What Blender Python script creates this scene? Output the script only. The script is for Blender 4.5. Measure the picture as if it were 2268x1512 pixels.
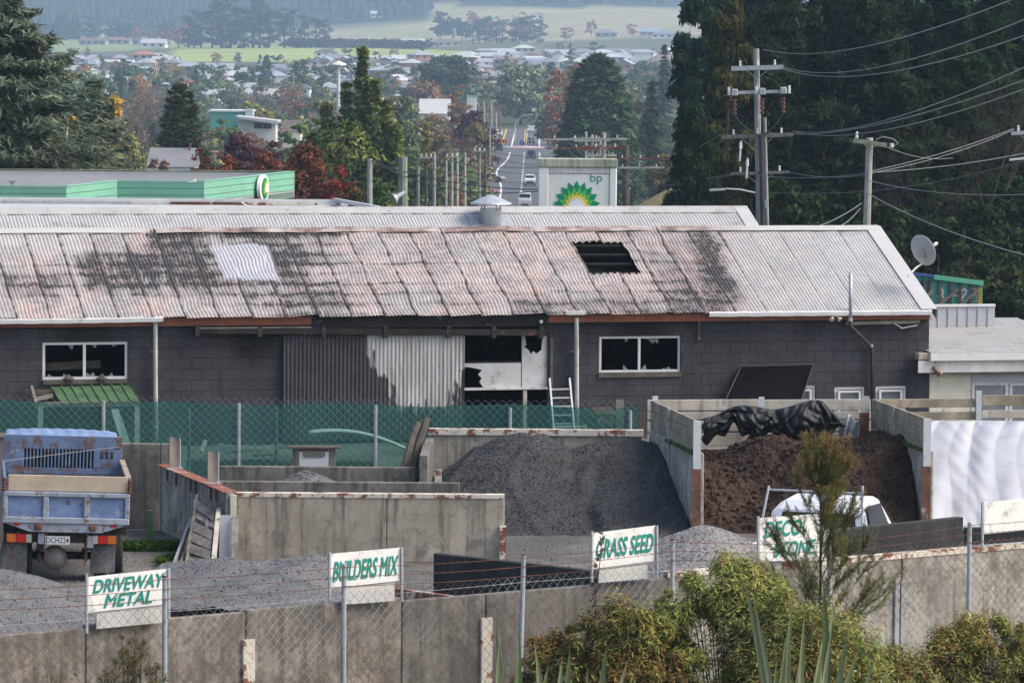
import bpy, math, random
import numpy as np
from mathutils import Vector, Matrix
R = math.radians
for o in list(bpy.data.objects): bpy.data.objects.remove(o)
SC = bpy.context.scene; COL = SC.collection
rnd = random.Random(7); rng = np.random.default_rng(7)

# ------------------------------------------------------------------ camera
FPX, CX, CY, CAMZ = 10000.0, 1134.0, 756.0, 8.4      # focal length in photo pixels, photo centre, eye height over the yard
PITCH = math.atan(664.0 / FPX); ROLL = math.atan(0.0075)
_r0 = Vector((1, 0, 0)); _f0 = Vector((0, math.cos(PITCH), -math.sin(PITCH))); _u0 = Vector((0, math.sin(PITCH), math.cos(PITCH)))
CR = _r0 * math.cos(ROLL) + _u0 * math.sin(ROLL); CU = _u0 * math.cos(ROLL) - _r0 * math.sin(ROLL); CF = _f0
cam = bpy.data.cameras.new('camera'); camo = bpy.data.objects.new('camera', cam); COL.objects.link(camo)
cam.sensor_width = 36; cam.lens = 36 * FPX / 2268; cam.clip_start = 1; cam.clip_end = 30000
mw = Matrix((( CR.x, CU.x, -CF.x, 0), (CR.y, CU.y, -CF.y, 0), (CR.z, CU.z, -CF.z, CAMZ), (0, 0, 0, 1)))
camo.matrix_world = mw
SC.camera = camo
# ------------------------------------------------------------------ light
SUN_EL, SUN_AZ = 46.0, 98.0       # azimuth clockwise from +Y (away from the camera): 90 = from the right
w = bpy.data.worlds.new('World'); SC.world = w; w.use_nodes = True
nt = w.node_tree; nt.nodes.clear()
wo = nt.nodes.new('ShaderNodeOutputWorld'); bg = nt.nodes.new('ShaderNodeBackground'); sk = nt.nodes.new('ShaderNodeTexSky')
sk.sky_type = 'NISHITA'; sk.sun_disc = False; sk.sun_elevation = R(SUN_EL); sk.sun_rotation = R(SUN_AZ)
sk.air_density = 1.0; sk.dust_density = 4.0; sk.ozone_density = 1.0; sk.altitude = 100
bg.inputs[1].default_value = 0.135
nt.links.new(sk.outputs[0], bg.inputs[0]); nt.links.new(bg.outputs[0], wo.inputs[0])
sl = bpy.data.lights.new('sun', 'SUN'); so = bpy.data.objects.new('sun', sl); COL.objects.link(so)
sl.energy = 1.4; sl.angle = R(34); sl.color = (1.0, 0.94, 0.86)
sd = Vector((math.sin(R(SUN_AZ)) * math.cos(R(SUN_EL)), math.cos(R(SUN_AZ)) * math.cos(R(SUN_EL)), math.sin(R(SUN_EL))))
so.rotation_euler = sd.to_track_quat('Z', 'Y').to_euler(); so.location = (60, 20, 80)
SC.view_settings.view_transform = 'Standard'; SC.view_settings.look = 'None'
SC.view_settings.exposure = 1.06; SC.view_settings.gamma = 1.0
SC.render.engine = 'CYCLES'
SC.cycles.use_denoising = True; SC.cycles.max_bounces = 6; SC.cycles.transparent_max_bounces = 24
SC.cycles.diffuse_bounces = 3; SC.cycles.glossy_bounces = 2; SC.cycles.volume_bounces = 0; SC.cycles.transmission_bounces = 4

# ------------------------------------------------------------------ geometry of the view
CAM = Vector((0, 0, CAMZ))
def ray(px, py): return CF + CR * ((px - CX) / FPX) + CU * ((CY - py) / FPX)
def at(px, py, Y): d = ray(px, py); return CAM + d * (Y / d.y)
def onz(px, py, z): d = ray(px, py); return CAM + d * ((z - CAMZ) / d.z)
def onplane(px, py, P, n): d = ray(px, py); return CAM + d * ((P - CAM).dot(n) / d.dot(n))
def pix(P):
    q = Vector(P) - CAM; k = FPX / q.dot(CF)
    return CX + q.dot(CR) * k, CY - q.dot(CU) * k

# ------------------------------------------------------------------ scene objects
def link(o, parent=None):
    COL.objects.link(o)
    if parent is not None: o.parent = parent
    return o
def tag(o, label=None, cat=None, group=None, kind=None):
    if label: o['label'] = label
    if cat: o['category'] = cat
    if group: o['group'] = group
    if kind: o['kind'] = kind
    return o
WM = {}                                     # world matrices of thing roots
def thing(name, loc, label, cat, rz=0.0, group=None):
    o = bpy.data.objects.new(name, None); link(o); o.location = loc; o.rotation_euler = (0, 0, rz); o.empty_display_size = 0.3
    WM[o.name] = Matrix.Translation(Vector(loc)) @ Matrix.Rotation(rz, 4, 'Z')
    return tag(o, label, cat, group)
def root_matrix(o):
    M_ = WM.get(o.name)
    return M_ if M_ is not None else Matrix.Identity(4)
def mesh_np(name, V, Fq):
    V = np.asarray(V, dtype=np.float32); Fq = np.asarray(Fq, dtype=np.int32)
    me = bpy.data.meshes.new(name); k = Fq.shape[1]
    me.vertices.add(len(V)); me.vertices.foreach_set('co', V.ravel())
    me.loops.add(Fq.size); me.loops.foreach_set('vertex_index', Fq.ravel())
    me.polygons.add(len(Fq)); me.polygons.foreach_set('loop_start', np.arange(len(Fq), dtype=np.int32) * k)
    me.polygons.foreach_set('loop_total', np.full(len(Fq), k, dtype=np.int32))
    me.update(calc_edges=True); me.validate()
    return me
class G:
    """collects shapes in world space, links them as ONE mesh object"""
    def __init__(s): s.v = []; s.f = []; s.a = {}
    def add(s, vs, fs):
        b = len(s.v); s.v += [tuple(v) for v in vs]; s.f += [tuple(i + b for i in f) for f in fs]; return s
    def box(s, o, ax, ay, az):               # corner o and three edge vectors
        o, ax, ay, az = Vector(o), Vector(ax), Vector(ay), Vector(az)
        p = [o, o + ax, o + ax + ay, o + ay]; p += [q + az for q in p]
        f = [(3, 2, 1, 0), (4, 5, 6, 7), (0, 1, 5, 4), (1, 2, 6, 5), (2, 3, 7, 6), (3, 0, 4, 7)]
        if ax.cross(ay).dot(az) < 0: f = [tuple(reversed(q)) for q in f]
        return s.add(p, f)
    def beam(s, a, b, w, h, up=(0, 0, 1)):   # rectangular bar from a to b
        a, b = Vector(a), Vector(b); d = (b - a); u = Vector(up); x = d.cross(u)
        if x.length < 1e-6: x = d.cross(Vector((0, 1, 0)))
        x.normalize(); y = x.cross(d).normalized()
        return s.box(a - x * w / 2 - y * h / 2, x * w, d, y * h)
    def tube(s, pts, r, n=6, cap=True):
        pts = [Vector(p) for p in pts]; rr = r if isinstance(r, (list, tuple)) else [r] * len(pts); b = len(s.v); pa = None
        for i, p in enumerate(pts):
            d = (pts[min(i + 1, len(pts) - 1)] - pts[max(i - 1, 0)]); d = d.normalized() if d.length > 1e-9 else Vector((0, 0, 1))
            if pa is None:
                pa = d.orthogonal().normalized()
            else:
                pa = pa - d * pa.dot(d); pa = pa.normalized() if pa.length > 1e-6 else d.orthogonal().normalized()
            q = d.cross(pa)
            for k in range(n):
                t = 2 * math.pi * k / n; s.v.append(tuple(p + (pa * math.cos(t) + q * math.sin(t)) * rr[i]))
        for i in range(len(pts) - 1):
            for k in range(n):
                k2 = (k + 1) % n; s.f.append((b + i * n + k, b + i * n + k2, b + (i + 1) * n + k2, b + (i + 1) * n + k))
        if cap and n > 2:
            s.f.append(tuple(b + k for k in reversed(range(n)))); s.f.append(tuple(b + (len(pts) - 1) * n + k for k in range(n)))
        return s
    def lathe(s, c, prof, n=20, axis=(0, 0, 1)):   # prof = [(radius, height)]
        c = Vector(c); az = Vector(axis).normalized(); ax = az.orthogonal().normalized(); ay = az.cross(ax); b = len(s.v)
        for r, h in prof:
            for k in range(n):
                t = 2 * math.pi * k / n; s.v.append(tuple(c + az * h + (ax * math.cos(t) + ay * math.sin(t)) * r))
        for i in range(len(prof) - 1):
            for k in range(n):
                k2 = (k + 1) % n; s.f.append((b + i * n + k, b + i * n + k2, b + (i + 1) * n + k2, b + (i + 1) * n + k))
        s.f.append(tuple(b + k for k in reversed(range(n)))); s.f.append(tuple(b + (len(prof) - 1) * n + k for k in range(n)))
        return s
    def prism(s, poly, ext):                 # polygon of points extruded by ext
        poly = [Vector(p) for p in poly]; e = Vector(ext); n = len(poly)
        nv = Vector((0, 0, 0))
        for i in range(n): nv += poly[i].cross(poly[(i + 1) % n])
        if nv.dot(e) > 0: poly = poly[::-1]
        vs = poly + [p + e for p in poly]
        fs = [tuple(range(n)), tuple(reversed(range(n, 2 * n)))] + [((i + 1) % n, i, n + i, n + (i + 1) % n) for i in range(n)]
        return s.add(vs, fs)
    def grid(s, fn, nu, nv):                 # fn(i/nu, j/nv) -> point
        b = len(s.v)
        for j in range(nv + 1):
            for i in range(nu + 1): s.v.append(tuple(fn(i / nu, j / nv)))
        for j in range(nv):
            for i in range(nu):
                a = b + j * (nu + 1) + i; s.f.append((a, a + 1, a + nu + 2, a + nu + 1))
        return s
    def obj(s, name, mat, parent=None, label=None, cat=None, group=None, kind=None, smooth=False, bevel=0, solid=0):
        V = [Vector(v) for v in s.v]
        if parent is not None:
            Mi = root_matrix(parent).inverted(); V = [Mi @ v for v in V]; org = None
        else:
            xs = [v.x for v in V]; ys = [v.y for v in V]
            org = Vector(((min(xs) + max(xs)) / 2, (min(ys) + max(ys)) / 2, min(v.z for v in V))); V = [v - org for v in V]
        me = bpy.data.meshes.new(name); me.from_pydata([tuple(v) for v in V], [], s.f); me.update()
        o = bpy.data.objects.new(name, me); link(o, parent)
        if org is not None: o.location = org; WM[o.name] = Matrix.Translation(org)
        elif parent is not None: WM[o.name] = root_matrix(parent)
        me.materials.append(MT[mat] if isinstance(mat, str) else mat)
        if smooth:
            for p in me.polygons: p.use_smooth = True
        if solid:
            m_ = o.modifiers.new('solid', 'SOLIDIFY'); m_.thickness = solid; m_.offset = 0
        if bevel:
            m_ = o.modifiers.new('bevel', 'BEVEL'); m_.width = bevel; m_.segments = 1; m_.limit_method = 'ANGLE'
        return tag(o, label, cat, group, kind)
def copy_tree(o, parent=None):
    c = o.copy(); COL.objects.link(c)
    if parent is not None: c.parent = parent
    for ch in [x for x in o.children]: copy_tree(ch, c)
    return c
def lettering(txt, name, mat, parent, org, ux, uz, size, depth=0.004, shear=0.0, fit=None, offset=0.0, bold=0.0):
    """flat print: text mesh, org = lower left corner, ux/uz world axes of the board, fit = (width, height)"""
    cu = bpy.data.curves.new('t', 'FONT'); cu.body = txt; cu.size = 1; cu.shear = shear; cu.extrude = 0; cu.offset = offset; cu.resolution_u = 4
    to = bpy.data.objects.new('t', cu); COL.objects.link(to)
    me = bpy.data.meshes.new_from_object(to.evaluated_get(bpy.context.evaluated_depsgraph_get()))
    bpy.data.objects.remove(to)
    c = np.array([v.co[:] for v in me.vertices]); lo = c.min(0); hi = c.max(0)
    sx = fit[0] / (hi[0] - lo[0]) if fit else size; sy = fit[1] / (hi[1] - lo[1]) if fit else size
    if bold:
        import bmesh
        bm = bmesh.new()
        for k, (bx_, by_) in enumerate(((0, 0), (bold, 0), (-bold, 0), (0, bold), (0, -bold))):
            m2 = me.copy(); m2.transform(Matrix.Translation((bx_, by_, .012 * k))); bm.from_mesh(m2); bpy.data.meshes.remove(m2)
        bm.to_mesh(me); bm.free()
    ux, uz = Vector(ux).normalized(), Vector(uz).normalized(); nn = ux.cross(uz) * depth; Mi = root_matrix(parent).inverted(); org = Vector(org)
    for v in me.vertices:
        p = org + ux * ((v.co.x - lo[0]) * sx) + uz * ((v.co.y - lo[1]) * sy) + nn * (1 + v.co.z * 8)
        v.co = Mi @ p
    me.name = name; me.materials.clear(); me.materials.append(MT[mat])
    o = bpy.data.objects.new(name, me); link(o, parent); WM[o.name] = root_matrix(parent)
    return o

# ------------------------------------------------------------------ materials
MT = {}
class N:
    def __init__(s, name):
        s.m = bpy.data.materials.new(name); s.m.use_nodes = True; s.t = s.m.node_tree; s.t.nodes.clear()
        s.out = s.n('OutputMaterial'); s.b = s.n('BsdfPrincipled'); s.l(s.b.outputs[0], s.out.inputs[0])
        s.tc = s.n('TexCoord').outputs['Object']; MT[name] = s.m
    def n(s, k, **kw):
        x = s.t.nodes.new('ShaderNode' + k)
        for a, v in kw.items(): setattr(x, a, v)
        return x
    def l(s, a, b): s.t.links.new(a, b)
    def noise(s, scale, detail=4, rough=.6, vec=None, stretch=None):
        x = s.n('TexNoise'); x.inputs['Scale'].default_value = scale; x.inputs['Detail'].default_value = detail; x.inputs['Roughness'].default_value = rough
        v = vec or s.tc
        if stretch:
            mp = s.n('Mapping'); mp.inputs['Scale'].default_value = stretch; s.l(v, mp.inputs[0]); v = mp.outputs[0]
        s.l(v, x.inputs['Vector']); return x.outputs['Fac']
    def ramp(s, x, lo, hi, a=0.0, b=1.0):
        q = s.n('MapRange'); q.interpolation_type = 'SMOOTHSTEP'
        for i, v in ((1, lo), (2, hi), (3, a), (4, b)): q.inputs[i].default_value = v
        s.l(x, q.inputs[0]); return q.outputs[0]
    def val(s, sock, v):
        if isinstance(v, (int, float)): sock.default_value = v
        elif isinstance(v, tuple): sock.default_value = v if len(v) == 4 else (*v, 1)
        else: s.l(v, sock)
    def mix(s, f, a, b, mode='MIX'):
        x = s.n('Mix', data_type='RGBA', blend_type=mode); s.val(x.inputs[0], f); s.val(x.inputs[6], a); s.val(x.inputs[7], b); return x.outputs[2]
    def math(s, op, a, b=0.0):
        x = s.n('Math', operation=op); s.val(x.inputs[0], a); s.val(x.inputs[1], b); return x.outputs[0]
    def attr(s, name, out='Fac'):
        x = s.n('Attribute'); x.attribute_name = name; return x.outputs[out]
    def done(s, col, rough=.8, metal=0.0, bump=None, bs=.2, bd=.02, spec=.3):
        s.val(s.b.inputs['Base Color'], col); s.val(s.b.inputs['Roughness'], rough); s.val(s.b.inputs['Metallic'], metal)
        s.b.inputs['Specular IOR Level'].default_value = spec
        if bump is not None:
            x = s.n('Bump'); x.inputs['Strength'].default_value = bs; x.inputs['Distance'].default_value = bd; s.l(bump, x.inputs['Height']); s.l(x.outputs[0], s.b.inputs['Normal'])
        return s.m
def sc3(c, k): return tuple(min(1.0, x * k) for x in c[:3])
def M(name, col, rough=.8, var=.25, scale=2.0, fine=45, dirt=None, dirt_amt=.0, streak=None, streak_amt=0.0, rust_amt=0.0, metal=0.0, bump=.15, spec=.3, rustcol=(.15, .055, .032), blotch=None, blotch_amt=0.0):
    s = N(name); a = s.noise(scale, 5); c = s.mix(s.ramp(a, .3, .7), sc3(col, 1 - var), sc3(col, 1 + var))
    f = s.noise(fine, 3); c = s.mix(s.ramp(f, .25, .75, .0, .35), c, sc3(col, .55))
    if streak_amt:
        t = s.noise(5, 5, .65, stretch=(1.4, 1.4, .12)); c = s.mix(s.ramp(t, .62 - .3 * streak_amt, .78 - .1 * streak_amt, 0, .8), c, streak or sc3(col, .35))
    if dirt_amt:
        t = s.noise(scale * 1.7, 6, .7); c = s.mix(s.ramp(t, .62 - .25 * dirt_amt, .72 - .12 * dirt_amt, 0, .75), c, dirt or sc3(col, .4))
    if blotch_amt:
        t = s.noise(7, 8, .78); c = s.mix(s.ramp(t, .66 - .3 * blotch_amt, .74 - .2 * blotch_amt, 0, .7), c, blotch or sc3(col, .4)); t = s.noise(1.5, 8, .75); c = s.mix(s.ramp(t, .56, .68, 0, .55), c, sc3(col, 1.35))
    if rust_amt:
        t = s.noise(scale * 2.3, 8, .72); k = s.ramp(t, .66 - .28 * rust_amt, .7 - .26 * rust_amt); c = s.mix(k, c, s.mix(s.noise(30, 3), rustcol, sc3(rustcol, 1.8)))
    return s.done(c, rough, metal, f if bump else None, bump, .01, spec)
M('galv', (.42, .44, .46), .5, .15, 6, dirt_amt=.25, metal=.3)
M('galv_old', (.36, .37, .37), .6, .2, 3, rust_amt=.25, metal=.2)
M('white_paint', (.66, .66, .645), .5, .06, 2, dirt_amt=.2, dirt=(.4, .38, .33), bump=.05)
M('white_old', (.58, .57, .54), .6, .12, 2, streak_amt=.45, streak=(.3, .27, .22), dirt_amt=.3, dirt=(.35, .32, .27))
M('cream', (.68, .64, .52), .7, .08, 2, dirt_amt=.2)
M('cream_rust', (.66, .6, .5), .7, .1, 1.6, rust_amt=.55)
M('rust_cream', (.6, .5, .4), .8, .1, 1.2, rust_amt=.95)
M('rust', (.14, .06, .035), .9, .35, 3)
M('rust_post', (.17, .085, .055), .9, .35, 4, rust_amt=.3, dirt_amt=.3, dirt=(.5, .46, .4))
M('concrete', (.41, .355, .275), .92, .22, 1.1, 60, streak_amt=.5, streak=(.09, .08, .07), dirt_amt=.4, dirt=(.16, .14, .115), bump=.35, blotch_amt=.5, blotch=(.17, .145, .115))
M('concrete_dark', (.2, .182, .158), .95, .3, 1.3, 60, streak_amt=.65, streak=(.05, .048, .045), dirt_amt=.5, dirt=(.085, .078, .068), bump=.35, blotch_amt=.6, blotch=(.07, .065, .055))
M('concrete_white', (.4, .375, .33), .92, .2, 1.4, 60, streak_amt=.55, streak=(.12, .10, .075), dirt_amt=.5, dirt=(.16, .14, .11), bump=.3, blotch_amt=.6, blotch=(.15, .135, .115))
M('concrete_front', (.29, .255, .215), .95, .3, 1.6, 50, streak_amt=.7, streak=(.075, .066, .056), dirt_amt=.5, dirt=(.12, .105, .088), bump=.5, blotch_amt=.75, blotch=(.1, .088, .075))
M('concrete_black', (.045, .045, .045), .95, .35, 1.2, streak_amt=.7, streak=(.02, .02, .02), bump=.3)
M('timber_grey', (.19, .17, .15), .9, .3, 3, streak_amt=.5)
M('timber_old', (.11, .095, .075), .95, .3, 3, dirt_amt=.4, dirt=(.05, .05, .035))
M('timber_pale', (.46, .42, .35), .85, .2, 2, dirt_amt=.35, dirt=(.2, .18, .14), streak_amt=.3)
M('timber_new', (.5, .4, .29), .75, .12, 2.5, dirt_amt=.15)
M('timber_moss', (.31, .265, .195), .95, .3, 2.5, dirt_amt=.45, dirt=(.13, .115, .085))
M('moss', (.05, .075, .015), 1, .4, 12)
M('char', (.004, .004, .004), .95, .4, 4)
M('plaster_white', (.55, .55, .53), .8, .12, 2, dirt_amt=.35, dirt=(.28, .24, .2))
M('fascia_orange', (.25, .085, .045), .7, .2, 2, dirt_amt=.3, dirt=(.12, .05, .03))
M('fascia_burnt', (.02, .018, .017), .9, .5, 1.5, dirt_amt=.15, dirt=(.14, .06, .04), rust_amt=.14, rustcol=(.35, .33, .32))
M('glass_dark', (.012, .014, .017), .1, .2, 2, bump=0, spec=.22)
M('glass_grey', (.2, .22, .24), .12, .1, 2, bump=0, spec=.6)
M('black_cloth', (.005, .005, .006), .9, .3, 3, spec=.05)
M('tarp_black', (.014, .015, .018), .5, .3, 2, bump=.5, spec=.3)
M('tarp_white', (.41, .42, .45), .5, .08, 2, dirt_amt=.3, dirt=(.33, .33, .34), bump=.3)
M('ladder_alloy', (.62, .63, .64), .4, .1, 3, metal=.4)
M('green_iron', (.075, .15, .07), .6, .2, 2, dirt_amt=.55, dirt=(.035, .055, .02))
M('green_paint', (.12, .42, .27), .5, .06, 1, bump=.03)
M('green_pale', (.2, .46, .335), .55, .07, 1, bump=.03)
M('teal', (.09, .36, .29), .6, .1, .3)
M('lichen', (.19, .23, .14), .95, .3, 3, dirt_amt=.5, dirt=(.3, .3, .25))
M('logo_green', (.0, .27, .13), .5, .03, 2, bump=0); M('logo_lime', (.1, .48, .09), .5, .03, 2, bump=0)
M('logo_yellow', (.8, .62, .02), .5, .03, 2, bump=0); M('logo_white', (.82, .83, .82), .5, .03, 2, bump=0)
M('sign_teal', (.015, .25, .2), .6, .1, 3, dirt_amt=.18, dirt=(.4, .5, .45), bump=0)
M('sign_board', (.78, .77, .73), .6, .05, 2, dirt_amt=.42, dirt=(.3, .27, .24))
M('pylon', (.74, .75, .72), .7, .06, .8, 30, dirt_amt=.2, dirt=(.42, .42, .38))
M('pylon_moss', (.4, .41, .34), .9, .2, .8, streak_amt=.6, streak=(.13, .16, .06))
M('pole_concrete', (.36, .35, .32), .9, .15, 3, streak_amt=.3)
M('pole_wood', (.1, .075, .06), .9, .3, 2, streak_amt=.3)
M('pole_green', (.22, .26, .2), .85, .2, 2, dirt_amt=.3)
M('arm_red', (.15, .05, .038), .85, .3, 1.5, dirt_amt=.5, dirt=(.38, .36, .31))
M('arm_pale', (.4, .38, .33), .85, .25, 1.5, dirt_amt=.35, dirt=(.2, .17, .13))
M('cable', (.05, .05, .055), .6, .1, 2, bump=0); M('cable_pale', (.22, .22, .23), .5, .1, 2, bump=0)
M('insul_white', (.7, .7, .7), .3, .05, 3, bump=0); M('insul_red', (.15, .05, .045), .5, .1, 3, bump=0)
M('rubber', (.015, .015, .016), .9, .3, 6)
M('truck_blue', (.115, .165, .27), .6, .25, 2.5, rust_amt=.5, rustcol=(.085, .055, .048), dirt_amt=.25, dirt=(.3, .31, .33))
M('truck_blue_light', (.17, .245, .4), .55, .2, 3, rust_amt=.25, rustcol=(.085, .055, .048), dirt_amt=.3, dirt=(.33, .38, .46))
M('truck_frame', (.3, .33, .38), .6, .2, 3, rust_amt=.42, rustcol=(.13, .09, .08))
M('truck_under', (.03, .028, .026), .85, .5, 5, dirt_amt=.4, dirt=(.1, .085, .07))
M('mudflap', (.1, .1, .1), .8, .4, 3, dirt_amt=.5, dirt=(.2, .19, .175))
M('tank', (.22, .2, .18), .6, .25, 4, rust_amt=.2)
M('lens_red', (.45, .02, .015), .3, .1, 5, bump=0); M('lens_orange', (.5, .13, .02), .3, .1, 5, bump=0); M('lens_clear', (.4, .38, .35), .3, .1, 5, bump=0)
M('plate_white', (.72, .72, .7), .5, .05, 6); M('ink_black', (.02, .02, .02), .6, .1, 5, bump=0)
M('car_white', (.75, .76, .77), .25, .02, 1, bump=0, spec=.5); M('car_red', (.4, .015, .015), .25, .05, 1, bump=0, spec=.5)
M('car_dark', (.02, .022, .026), .25, .1, 1, bump=0, spec=.5); M('car_blue', (.05, .07, .13), .25, .1, 1, bump=0, spec=.5); M('car_silver', (.42, .44, .46), .3, .04, 1, bump=0, spec=.5)
M('asphalt', (.095, .096, .102), .9, .12, .08, 2, bump=0); M('road_paint', (.65, .65, .62), .7, .08, .4, bump=0); M('road_yellow', (.6, .42, .08), .7, .08, .4, bump=0)
M('kerb_pink', (.5, .36, .33), .8, .15, .6); M('orange_sign', (.75, .25, .02), .5, .05, 2, bump=0)
M('dish_grey', (.4, .41, .42), .5, .08, 5)
M('roof_white', (.47, .465, .455), .55, .07, .6, dirt_amt=.2, dirt=(.34, .33, .31)); M('roof_tile_grey', (.2, .2, .21), .7, .15, .6)
M('board_brown', (.12, .1, .09), .9, .3, 3, dirt_amt=.3, dirt=(.25, .2, .17))
M('yellow_old', (.4, .27, .03), .7, .3, 4); M('blue_old', (.06, .09, .28), .6, .2, 3)
M('twig', (.085, .07, .055), .95, .3, 8); M('bark', (.07, .058, .048), .95, .35, 2); M('bark_pale', (.2, .18, .16), .95, .3, 2)
M('dry_stalk', (.13, .095, .07), .95, .3, 12)

def by_object_colour(name, rough=.8, var=.35, island=.7, scale=.25, spec=.2, trans=0.0):
    s = N(name); oi = s.n('ObjectInfo'); c = oi.outputs['Color']
    isl = s.n('NewGeometry').outputs['Random Per Island']
    dark = s.mix(1.0, c, (1 - island * .6,) * 3, 'MULTIPLY'); lite = s.mix(1.0, c, (1 + island * .7,) * 3, 'MULTIPLY')
    c2 = s.mix(isl, dark, lite)
    nz = s.noise(scale, 4); c3 = s.mix(s.ramp(nz, .3, .7), s.mix(1.0, c2, (1 + var, 1 + var * .3, 1 - var * .2), 'MULTIPLY'), s.mix(1.0, c2, (1 - var * .6, 1 - var * .2, 1 - var * .4), 'MULTIPLY'))
    c3 = s.mix(s.ramp(s.noise(scale * 3.2, 3), .3, .72), s.mix(1.0, c3, (.6, .62, .6), 'MULTIPLY'), s.mix(1.0, c3, (1.4, 1.38, 1.25), 'MULTIPLY')) if trans else c3
    s.done(c3, rough, spec=spec)
    if trans:
        tr = s.n('BsdfTranslucent'); s.l(c3, tr.inputs[0]); mx = s.n('MixShader'); mx.inputs[0].default_value = trans
        s.l(s.b.outputs[0], mx.inputs[1]); s.l(tr.outputs[0], mx.inputs[2]); s.l(mx.outputs[0], s.out.inputs[0])
    return s.m
by_object_colour('foliage', .9, .3, .75, .35, spec=.04, trans=.15); by_object_colour('paint_any', .6, .08, 0.0, .3); by_object_colour('twigs_any', .95, .25, .3, .5)
# ------------------------------------------------------------------ ground
PROF = np.array([(-80, -1.6), (66, -1.6), (78, -.5), (115, -.5), (180, -1.2), (240, -3), (320, -8), (450, -13), (520, -14.3), (1250, -14.6), (1500, -12.5),
                 (2000, -8), (2500, -3), (3000, 2), (3500, 6), (4200, 18), (5000, 58), (6000, 130), (7500, 230), (9500, 300)])
def zt(X, Y):
    X = np.asarray(X, float); Y = np.asarray(Y, float); z = np.interp(Y, PROF[:, 0], PROF[:, 1])
    k = np.clip((Y - 2300) / 1500, 0, 1)
    z = z + k * (8 * np.sin(X / 210 + .6) + 4 * np.sin(X / 90 + Y / 300)) + np.clip((Y - 4200) / 1500, 0, 1) * 22 * np.sin(X / 330 + 2.2)
    return z + 6.6 * np.exp(-(((X - 13.5) / 8) ** 2 + ((Y - 330) / 55) ** 2))
def ztf(X, Y): return float(zt(X, Y))
def gz(px, Y): X = (px - CX) / FPX * Y; return Vector((X, Y, ztf(X, Y)))       # ground point in that direction at that distance
def ground_hit(px, py, Y0=520, Y1=7000):
    d = ray(px, py); Y = Y0
    while Y < Y1:
        q = CAM + d * (Y / d.y)
        if q.z <= ztf(q.x, Y): return Vector((q.x, Y, ztf(q.x, Y)))
        Y *= 1.006
    return None
ny, nx = 230, 170
ys = np.concatenate([np.linspace(-80, 130, 40), np.geomspace(135, 9500, ny - 40)])
V = []; C = []
def terrain_colour(X, Y):
    p = 1134 + X / max(Y, 1) * 1e4; wob = 120 * math.sin(X / 130) + 70 * math.sin(X / 57 + 1)
    if Y < 150: return (.085, .08, .05)
    if Y < 270: return (.05, .05, .03)
    if Y < 420: return (.2, .17, .085) if 4 < X < 24 else (.05, .06, .03)
    if Y < 1400: return (.06, .07, .035)
    y = Y + wob
    if y < 2250: return (.07, .085, .045)
    if y < 2850: return (.3, .36, .12) if (370 < p < 1060) else (.1, .11, .06)
    if y < 3600: return (.22, .28, .12) if p < 640 else ((.045, .06, .03) if p < 940 else (.11, .12, .06))
    edge = 4270 + 140 * math.sin(p / 210 + 1.0) - (550 if p < 170 else 0) + (260 if p > 950 else 0)
    if y < edge: return (.24, .31, .13) if p < 560 else ((.3, .29, .16) if p < 1000 else (.32, .285, .17))
    return (.035, .05, .03)
for Y in ys:
    hw = .22 * max(Y, 0) + 90
    for i in range(nx + 1):
        X = -hw + 2 * hw * i / nx; V.append((X, Y, float(zt(X, Y)))); C.append((*terrain_colour(X, Y), 1))
Fq = [(j * (nx + 1) + i, j * (nx + 1) + i + 1, (j + 1) * (nx + 1) + i + 1, (j + 1) * (nx + 1) + i) for j in range(ny - 1) for i in range(nx)]
me = mesh_np('ground', V, Fq); ca = me.color_attributes.new('Col', 'FLOAT_COLOR', 'POINT'); ca.data.foreach_set('color', np.array(C, dtype=np.float32).ravel())
s = N('ground'); c = s.attr('Col', 'Color'); a = s.noise(.02, 8, .7); b = s.noise(.6, 5); c = s.mix(s.ramp(a, .3, .7), s.mix(1., c, (.75, .8, .75), 'MULTIPLY'), s.mix(1., c, (1.25, 1.15, 1.1), 'MULTIPLY'))
c = s.mix(s.ramp(b, .35, .7, 0, .4), c, s.mix(1., c, (.6, .6, .5), 'MULTIPLY')); s.done(c, 1, spec=.1); me.materials.append(s.m)
tag(link(bpy.data.objects.new('ground', me)), kind='structure')
# yard: gravel slab behind the front retaining wall
FA = Vector((-6.69, 59, 0)); FB = Vector((7.94, 70, 0)); FD = (FB - FA).normalized(); FN = Vector((FD.y, -FD.x, 0))    # front wall line, FN towards the camera
s = N('gravel_yard'); a = s.noise(.5, 6, .7); b = s.noise(22, 4, .8); v = s.n('TexVoronoi'); v.inputs['Scale'].default_value = 14; s.l(s.tc, v.inputs['Vector'])
c = s.mix(s.ramp(a, .35, .65), (.2, .185, .165), (.1, .093, .085)); c = s.mix(s.ramp(b, .3, .7, 0, .7), c, s.mix(1., c, (.45, .45, .45), 'MULTIPLY'))
s.done(c, .95, bump=v.outputs['Distance'], bs=.5, bd=.03)
def fl0(X): q = FA + FD * ((X - FA.x) / FD.x) - FN * .12; return Vector((X, q.y, 0))
g = G(); A = FA - FD * 25 - FN * .12; B = FB + FD * 25 - FN * .12
g.prism([A, fl0(4.05), Vector((4.05, 74.6, 0)), Vector((9.3, 74.6, 0)), fl0(9.3), B, Vector((40, 90, 0)), Vector((40, 112, 0)), Vector((-45, 112, 0)), Vector((-45, 40, 0))], (0, 0, -.45)); g.obj('yard', 'gravel_yard', kind='structure')
g = G(); q0, q1 = fl0(4.06), fl0(9.29); g.prism([Vector((q0.x, q0.y, -.5)), Vector((4.06, 74.59, -.5)), Vector((9.29, 74.59, -.5)), Vector((q1.x, q1.y, -.5))], (0, 0, -.3)); g.obj('loading_pit_floor', 'gravel_yard', kind='structure')
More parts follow.
